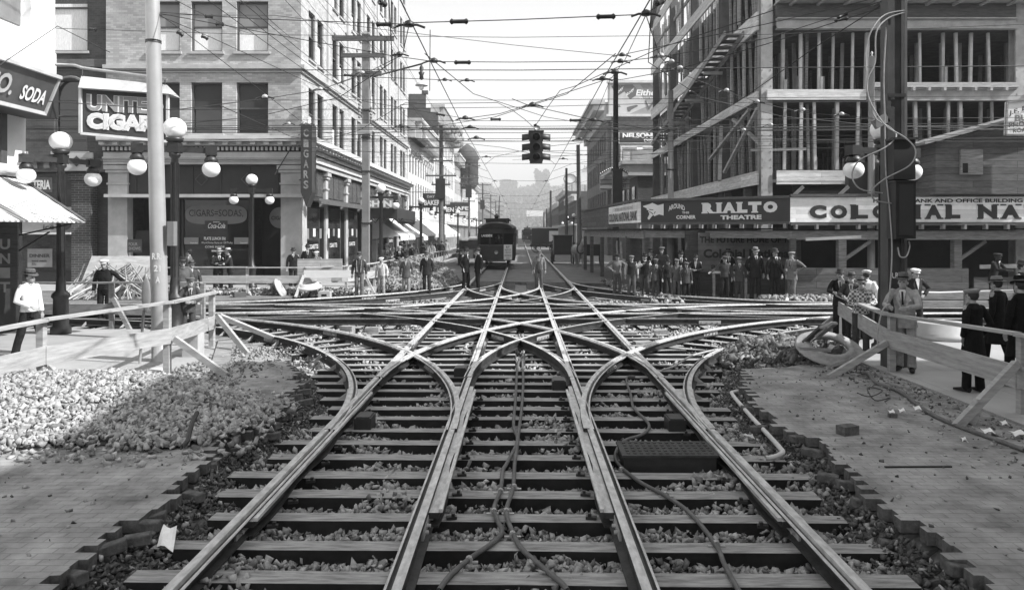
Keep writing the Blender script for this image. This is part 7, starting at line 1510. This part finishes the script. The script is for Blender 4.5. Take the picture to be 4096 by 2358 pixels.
            q.add(vs, [r_ for i in range(n) for r_ in ((i,m_+i,m_+i+1,i+1),(2*m_+i,2*m_+i+1,3*m_+i+1,3*m_+i),(m_+i,3*m_+i,3*m_+i+1,m_+i+1))])
            M_ = hd @ Matrix.Translation((0,-.002,.07)) @ Matrix.Rotation(R(8), 4, 'X'); q.v = [tuple(M_ @ V(a)) for a in q.v]; raw(q, 'cap', hm_)
    return t
def Pp(x, yf, yt, z=0.0, Y=None):
    """feet at picture (x, yf) on ground height z; returns position and height so the hat reaches yt"""
    if Y is None: Y = F*(H-z)/(yf-CY)
    p = V(((x-CX)/F*Y, Y, z)); return p, H-(yt-CY)/F*Y-z
def man(x, yf, yt, face, lab, z=0.0, Y=None, hmin=1.55, hmax=1.92, **k):
    p, h = Pp(x, yf, yt, z, Y); return person(p, face, min(hmax, max(hmin, h)), lab, **k)
# across the far left of the crossing
man(1437,1191,1003,5,'worker in dark shirt, braces and fedora, leftmost of the four on the far rails',top='braces',shirt=.05,pants=.13,hc=.07,stride=.05,tie=False)
man(1526,1187,1024,-8,'worker in pale shirt and light overalls with white cap on the far rails',top='overalls',shirt=.5,coat=.3,pants=.3,hat='cap',hc=.6,tie=False,stache=True)
man(1625,1182,1014,0,'stout older worker in open dark jacket over pale overalls on the far rails',top='jacket',shirt=.35,coat=.08,pants=.22,hc=.04,tie=False,vest=.25)
man(1707,1175,1001,0,'man in dark suit, vest and hat standing at the foot of the dirt heap',coat=.035,pants=.04,hc=.1,vest=.06,shirt=.6)
man(1863,1168,981,60,'man in black suit, left one of the pair talking before the streetcar',coat=.015,pants=.015,hc=.03,arms=('pocket','pocket'))
man(1913,1168,985,-60,'man in black suit, right one of the pair talking before the streetcar',coat=.018,pants=.015,hc=.03,stride=.07)
man(2156,1165,997,0,'workman in overalls and crumpled hat standing alone between the middle rails',top='overalls',shirt=.16,coat=.07,pants=.07,hat='wide',hc=.12,hatw=.8,tie=False,stache=True,stride=.07)
man(1173,1153,988,15,'man in dark three piece suit standing before the stone corner pier',coat=.025,pants=.025,hc=.04,vest=.03,stride=.05)
man(1231,1129,963,10,'man in dark suit half hidden behind the corner pier window',z=.1,Y=34.0,coat=.03,pants=.03,hc=.03)
man(1269,1158,999,-12,'young man in open grey suit and pale cap leaning on the far barricade',coat=.12,pants=.035,hat='cap',hc=.5,arms=('rail','pocket'),lean=5)
man(1543,1129,970,30,'man in grey jacket and fedora leaning on the rail near the shoe shine sign',z=.1,Y=37.0,coat=.12,pants=.04,hc=.12,arms=('rail','rail'),lean=14)
man(1593,1129,977,25,'man in black coat and pale cap leaning on the rail near the shoe shine sign',z=.1,Y=37.2,coat=.015,pants=.02,hat='cap',hc=.45,arms=('rail','rail'),lean=12)
man(872,1172,985,35,'man in dark jacket and pale fedora, left of the pair by the cigar window',coat=.03,pants=.03,hc=.3,arms=('fold','rail'),lean=12)
man(923,1172,983,-60,'man in dark suit and pale hat, right of the pair by the cigar window',coat=.03,pants=.03,hc=.35,arms=('chest','rail'),lean=8)
man(757,1180,992,-80,'man in grey coat and dark hat passing the cigar shop window',coat=.1,pants=.03,hc=.02,Y=30.9)
man(730,1300,1023,30,'smiling man in wide dark hat standing behind the boy at the left lamp post',Y=21.5,coat=.05,pants=.04,hat='wide',hc=.03,top='shirt',shirt=.09,tie=False,hatw=.85)
man(766,1300,1036,20,'older man with dark grey hat beside the wide hatted man behind the boy',Y=22.5,coat=.06,pants=.05,hc=.08,stache=True)
man(752,1384,1089,35,'boy in jacket and grey cap leaning with folded arms on the left barricade',z=.1,Y=16.7,coat=.06,pants=.05,hat='cap',hc=.13,arms=('fold','fold'),lean=22,hmin=1.5,fine=True)
man(418,1292,1029,10,'man in dark shirt and pale cap standing among bars behind the left barricade',Y=20.6,top='shirt',shirt=.02,pants=.02,hat='cap',hc=.5,tie=False,arms=('down','out'))
man(118,1432,1069,75,'man in white shirt and dark straw hat walking off at the left picture edge',z=.17,top='shirt',shirt=.65,pants=.03,hat='straw',hc=.09,tie=False,stride=.24,fine=True,arms=('lap','down'))
# row under the hoarding on the right
M0 = dict(tie=False)
man(2469,1170,1010,10,'broad worker in grey shirt, hand on hip, leftmost under the theatre sign',Y=29.8,top='shirt',shirt=.13,pants=.07,hat='cap',hc=.03,arms=('hips','out'),**M0)
man(2526,1174,1016,0,'young man in dark vest and cap, second from left under the theatre sign',Y=29.5,top='vest',shirt=.35,coat=.03,pants=.09,hat='cap',hc=.12,**M0)
man(2579,1182,1009,-10,'man in vest, white sleeves and moustache in the row under the theatre sign',Y=29,top='vest',shirt=.5,coat=.02,pants=.06,hc=.02,arms=('chest','down'),stache=True,stride=.09,**M0)
man(2622,1186,1029,10,'dark skinned man in grey suit and cap in the row under the theatre sign',Y=28.6,coat=.07,pants=.06,hat='cap',hc=.1,skin=.07,shirt=.5)
man(2601,1150,992,20,'man in dark hat looking over shoulders behind the row under the theatre sign',Y=30.3,coat=.02,pants=.02,hc=.02,hmax=2.0)
man(2648,1150,981,-25,'tall young man in cap standing highest behind the row under the theatre sign',Y=30,top='shirt',shirt=.05,pants=.03,hat='cap',hc=.09,hmax=2.05,**M0)
man(2671,1186,1031,15,'short man in dark overalls and limp hat in the row under the theatre sign',Y=28.5,top='shirt',shirt=.03,pants=.03,hc=.03,**M0)
man(2707,1196,1031,5,'worker in grey overalls and cap in the row under the theatre sign',Y=28.1,top='overalls',shirt=.1,coat=.09,pants=.09,hat='cap',hc=.12,**M0)
man(2723,1160,998,0,'man with white collar and black tie behind the short jacketed worker',Y=29.2,coat=.012,pants=.02,hc=.015)
man(2745,1196,1043,10,'short grinning worker in buttoned work jacket and cap',Y=27.9,top='jacket',coat=.05,pants=.03,shirt=.1,hat='cap',hc=.1,hmin=1.45,**M0)
man(2783,1170,1013,-15,'man in dark jacket and moustache leaning on the hand rail under the painted notice',Y=28.9,coat=.03,pants=.03,hat='fedora',hc=.03,arms=('rail','fold'),lean=10,stache=True,**M0)
man(2899,1203,1018,0,'man in work shirt and white banded cap with one hand on the rail end',Y=27.6,top='shirt',shirt=.05,pants=.03,hat='cap',hc=.06,arms=('out','down'),**M0)
man(2912,1170,982,5,'man in black hat and tie standing behind the capped man at the rail end',Y=29.1,coat=.012,pants=.02,hc=.012)
man(2957,1196,1022,-5,'young man in grey suit, tie and cap, right of the hand rail',Y=27.6,coat=.06,pants=.05,hat='cap',hc=.11,arms=('pocket','down'))
man(3021,1184,980,0,'tall man in dark three piece suit with pale fedora and watch chain',Y=27.4,coat=.022,pants=.022,hc=.2,vest=.03,hmax=2.02,arms=('back','down'))
man(3098,1184,985,15,'slim man in dark suit and fedora, second from right in the row',Y=27.2,coat=.02,pants=.025,hc=.05,vest=.03,hmax=1.98)
man(3168,1208,1000,-50,'man in light grey suit and cap at the right end of the row',Y=26.9,coat=.15,pants=.13,hat='cap',hc=.16,arms=('pocket','hips'),stride=.12)
# right corner group
man(3362,1420,1064,-25,'bearded old man in black hat resting chin on hand at the right barricade end',z=.19,Y=17.0,coat=.025,pants=.025,hc=.05,arms=('rail','chin'),lean=16,fine=True,stache=True)
man(3412,1410,1078,-35,'grey haired man in wrinkled dark jacket behind the youth in checked shirt',z=.19,Y=16.2,coat=.05,pants=.03,hc=.09,arms=('rail','fold'),lean=14,fine=True)
man(3466,1410,1071,150,'man in white shirt and white cap with his back turned beside the right lamp post',z=.19,Y=16.6,top='shirt',shirt=.7,pants=.04,hat='cap',hc=.6,tie=False,fine=True)
man(3443,1432,1093,-20,'youth in black and white checked shirt and felt hat leaning on the right barricade',z=.12,Y=15.0,top='shirt',check=True,shirt=.4,pants=.05,hc=.17,tie=False,arms=('fold','rail'),lean=16,fine=True)
man(3622,1511,1118,-38,'man in light suit, bowler hat and glasses leaning over the right barricade',z=.19,Y=12.75,coat=.3,pants=.26,hat='bowler',hc=.1,arms=('rail','rail'),lean=16,fine=True,apron='handkerchief',hmin=1.74,shirt=.65)
man(3660,1360,1065,5,'young man in dark suit and white cap behind the man in light suit',z=.19,Y=16.9,coat=.04,pants=.03,hat='cap',hc=.65,shirt=.5,tie=False,fine=True,arms=('down','hips'))
man(3893,1590,1141,-160,'man in black overcoat and grey cap with his back turned at the right barricade',z=.19,Y=11.1,top='coat',coat=.012,pants=.012,hat='cap',hc=.22,fine=True,arms=('pocket','pocket'))
man(3990,1500,1098,-150,'man in straw hat and black coat walking behind the capped man at right',z=.19,Y=12.9,top='coat',coat=.012,pants=.012,hat='straw',hc=.2,fine=True,stride=.2)
man(4085,1560,1095,-170,'man in black hat and coat cut by the right picture edge',z=.19,Y=11.4,top='coat',coat=.012,pants=.012,hat='wide',hatw=.85,hc=.012,fine=True,hmax=1.95,stride=.15)
man(4088,1380,1035,40,'man in dark hat with white collar farther back at the right picture edge',z=.19,Y=16.5,coat=.015,pants=.015,hc=.05)
man(3972,1200,1003,30,'dark skinned man in cap and jacket leaning on the rail under the bank sign',Y=26.4,coat=.03,pants=.03,hat='cap',hc=.05,skin=.05,arms=('rail','rail'),lean=12,hmax=1.95)
# left sidewalk crowd
crowd = [(1622,38.5,.35,.25,20,None),(1655,44,.03,.03,-30,'fedora'),(1680,42,.05,.04,40,'cap'),(1716,46,.08,.05,0,'fedora'),(1735,50,.04,.03,170,'fedora'),(1780,55,.5,.3,-20,None),(1795,52,.25,.1,10,'cap'),(1812,58,.03,.03,30,'fedora'),(1826,62,.04,.04,180,'fedora'),(1838,66,.3,.1,0,'fedora'),(1700,60,.1,.05,0,'cap'),(1606,44,.06,.06,150,'fedora'),(1560,41,.05,.04,0,'fedora')]
cl = ['in pale coat with bare head','in black suit facing the windows','in dark jacket and cap facing right','in grey jacket by the dark pole','in dark suit walking away','in white dress shirt','in light grey coat and cap','in black suit under the striped awning','walking away under the far awning','in pale jacket at the end of the crowd','in grey coat and cap near the wall','with back turned near the canopy','in dark suit behind the leaning men']
for i, (x, Y, c, pn, fc, ht) in enumerate(crowd):
    X = (x-CX)/F*Y; X = min(X, -6.5); person(V((X, Y, .1)), fc, 1.72+.03*(i%4), 'pedestrian on the left sidewalk '+cl[i], hat=ht, hc=.06+.03*(i%4), coat=c, pants=pn, shirt=.5, group='crowd on the left sidewalk')
# motorman
p_ = person(V((-1.45,51,.75)), 0, 1.72, 'uniformed motorman standing at the front window of the streetcar', hat='cap', coat=.03, pants=.03, hc=.02)
person(V((2.75,63.5,.0)), 150, 1.8, 'person standing beside the dark covered wagon', coat=.03, pants=.04)
# horse
t = thing('horse', (4.2,54.2,0), 'pale grey horse in harness standing before the open cart', 'horse', None, R(12)); mb = MB()
mb.tube([V((0,-.75,1.35)), V((0,-.6,1.3)), V((0,-.2,1.2)), V((0,.5,1.2)), V((0,.95,1.3)), V((0,1.12,1.25))], [(.12,.15),(.25,.3),(.28,.36),(.27,.33),(.27,.3),(.12,.14)], 16)
mb.tube([V((0,-.6,1.35)), V((0,-.9,1.65)), V((0,-1.1,1.9))], [(.16,.26),(.11,.19),(.1,.14)], 12); mb.tube([V((0,-1.05,1.93)), V((0,-1.25,1.8)), V((0,-1.5,1.5))], [(.1,.13),(.085,.1),(.06,.065)], 12)
for sx in (-1,1): mb.tube([V((sx*.05,-1.05,1.98)), V((sx*.06,-1.06,2.12))], [.03,.008], 6)
for sx in (-1,1):
    mb.tube([V((sx*.15,-.5,1.15)), V((sx*.15,-.52,.75)), V((sx*.15,-.5,.45)), V((sx*.15,-.5,.1)), V((sx*.15,-.54,.0))], [.12,.075,.05,.04,.06], 8)
    mb.tube([V((sx*.15,.9,1.2)), V((sx*.16,.8,.85)), V((sx*.16,1.0,.55)), V((sx*.16,.95,.1)), V((sx*.16,.9,.0))], [.17,.11,.055,.045,.065], 8)
o = bpy.data.objects.new('body', remesh(mb, 'body', mat('horse_hide', .3, .6, .3, 3), .022)); link(o, t)
o = bpy.data.objects.new('tail', smooth(MB().tube([V((0,1.1,1.35)), V((0,1.25,1.2)), V((0,1.25,.6))], [.04,.07,.03], 8)).mesh('tail', cloth(.1))); link(o, t)
o = bpy.data.objects.new('harness', smooth(MB().tube([V((.27*math.cos(a)*1.06,-.62,1.32+.33*math.sin(a)*1.06)) for a in [2*PI*i/16 for i in range(17)]], .05, 6)).mesh('harness', M_blackp)); link(o, t)

for _o in bpy.data.objects:
    if _o.parent is None and len(str(_o.get('label',''))).__gt__(0) and len(_o['label'].split()) > 16: print('LONGLABEL', _o['label'])
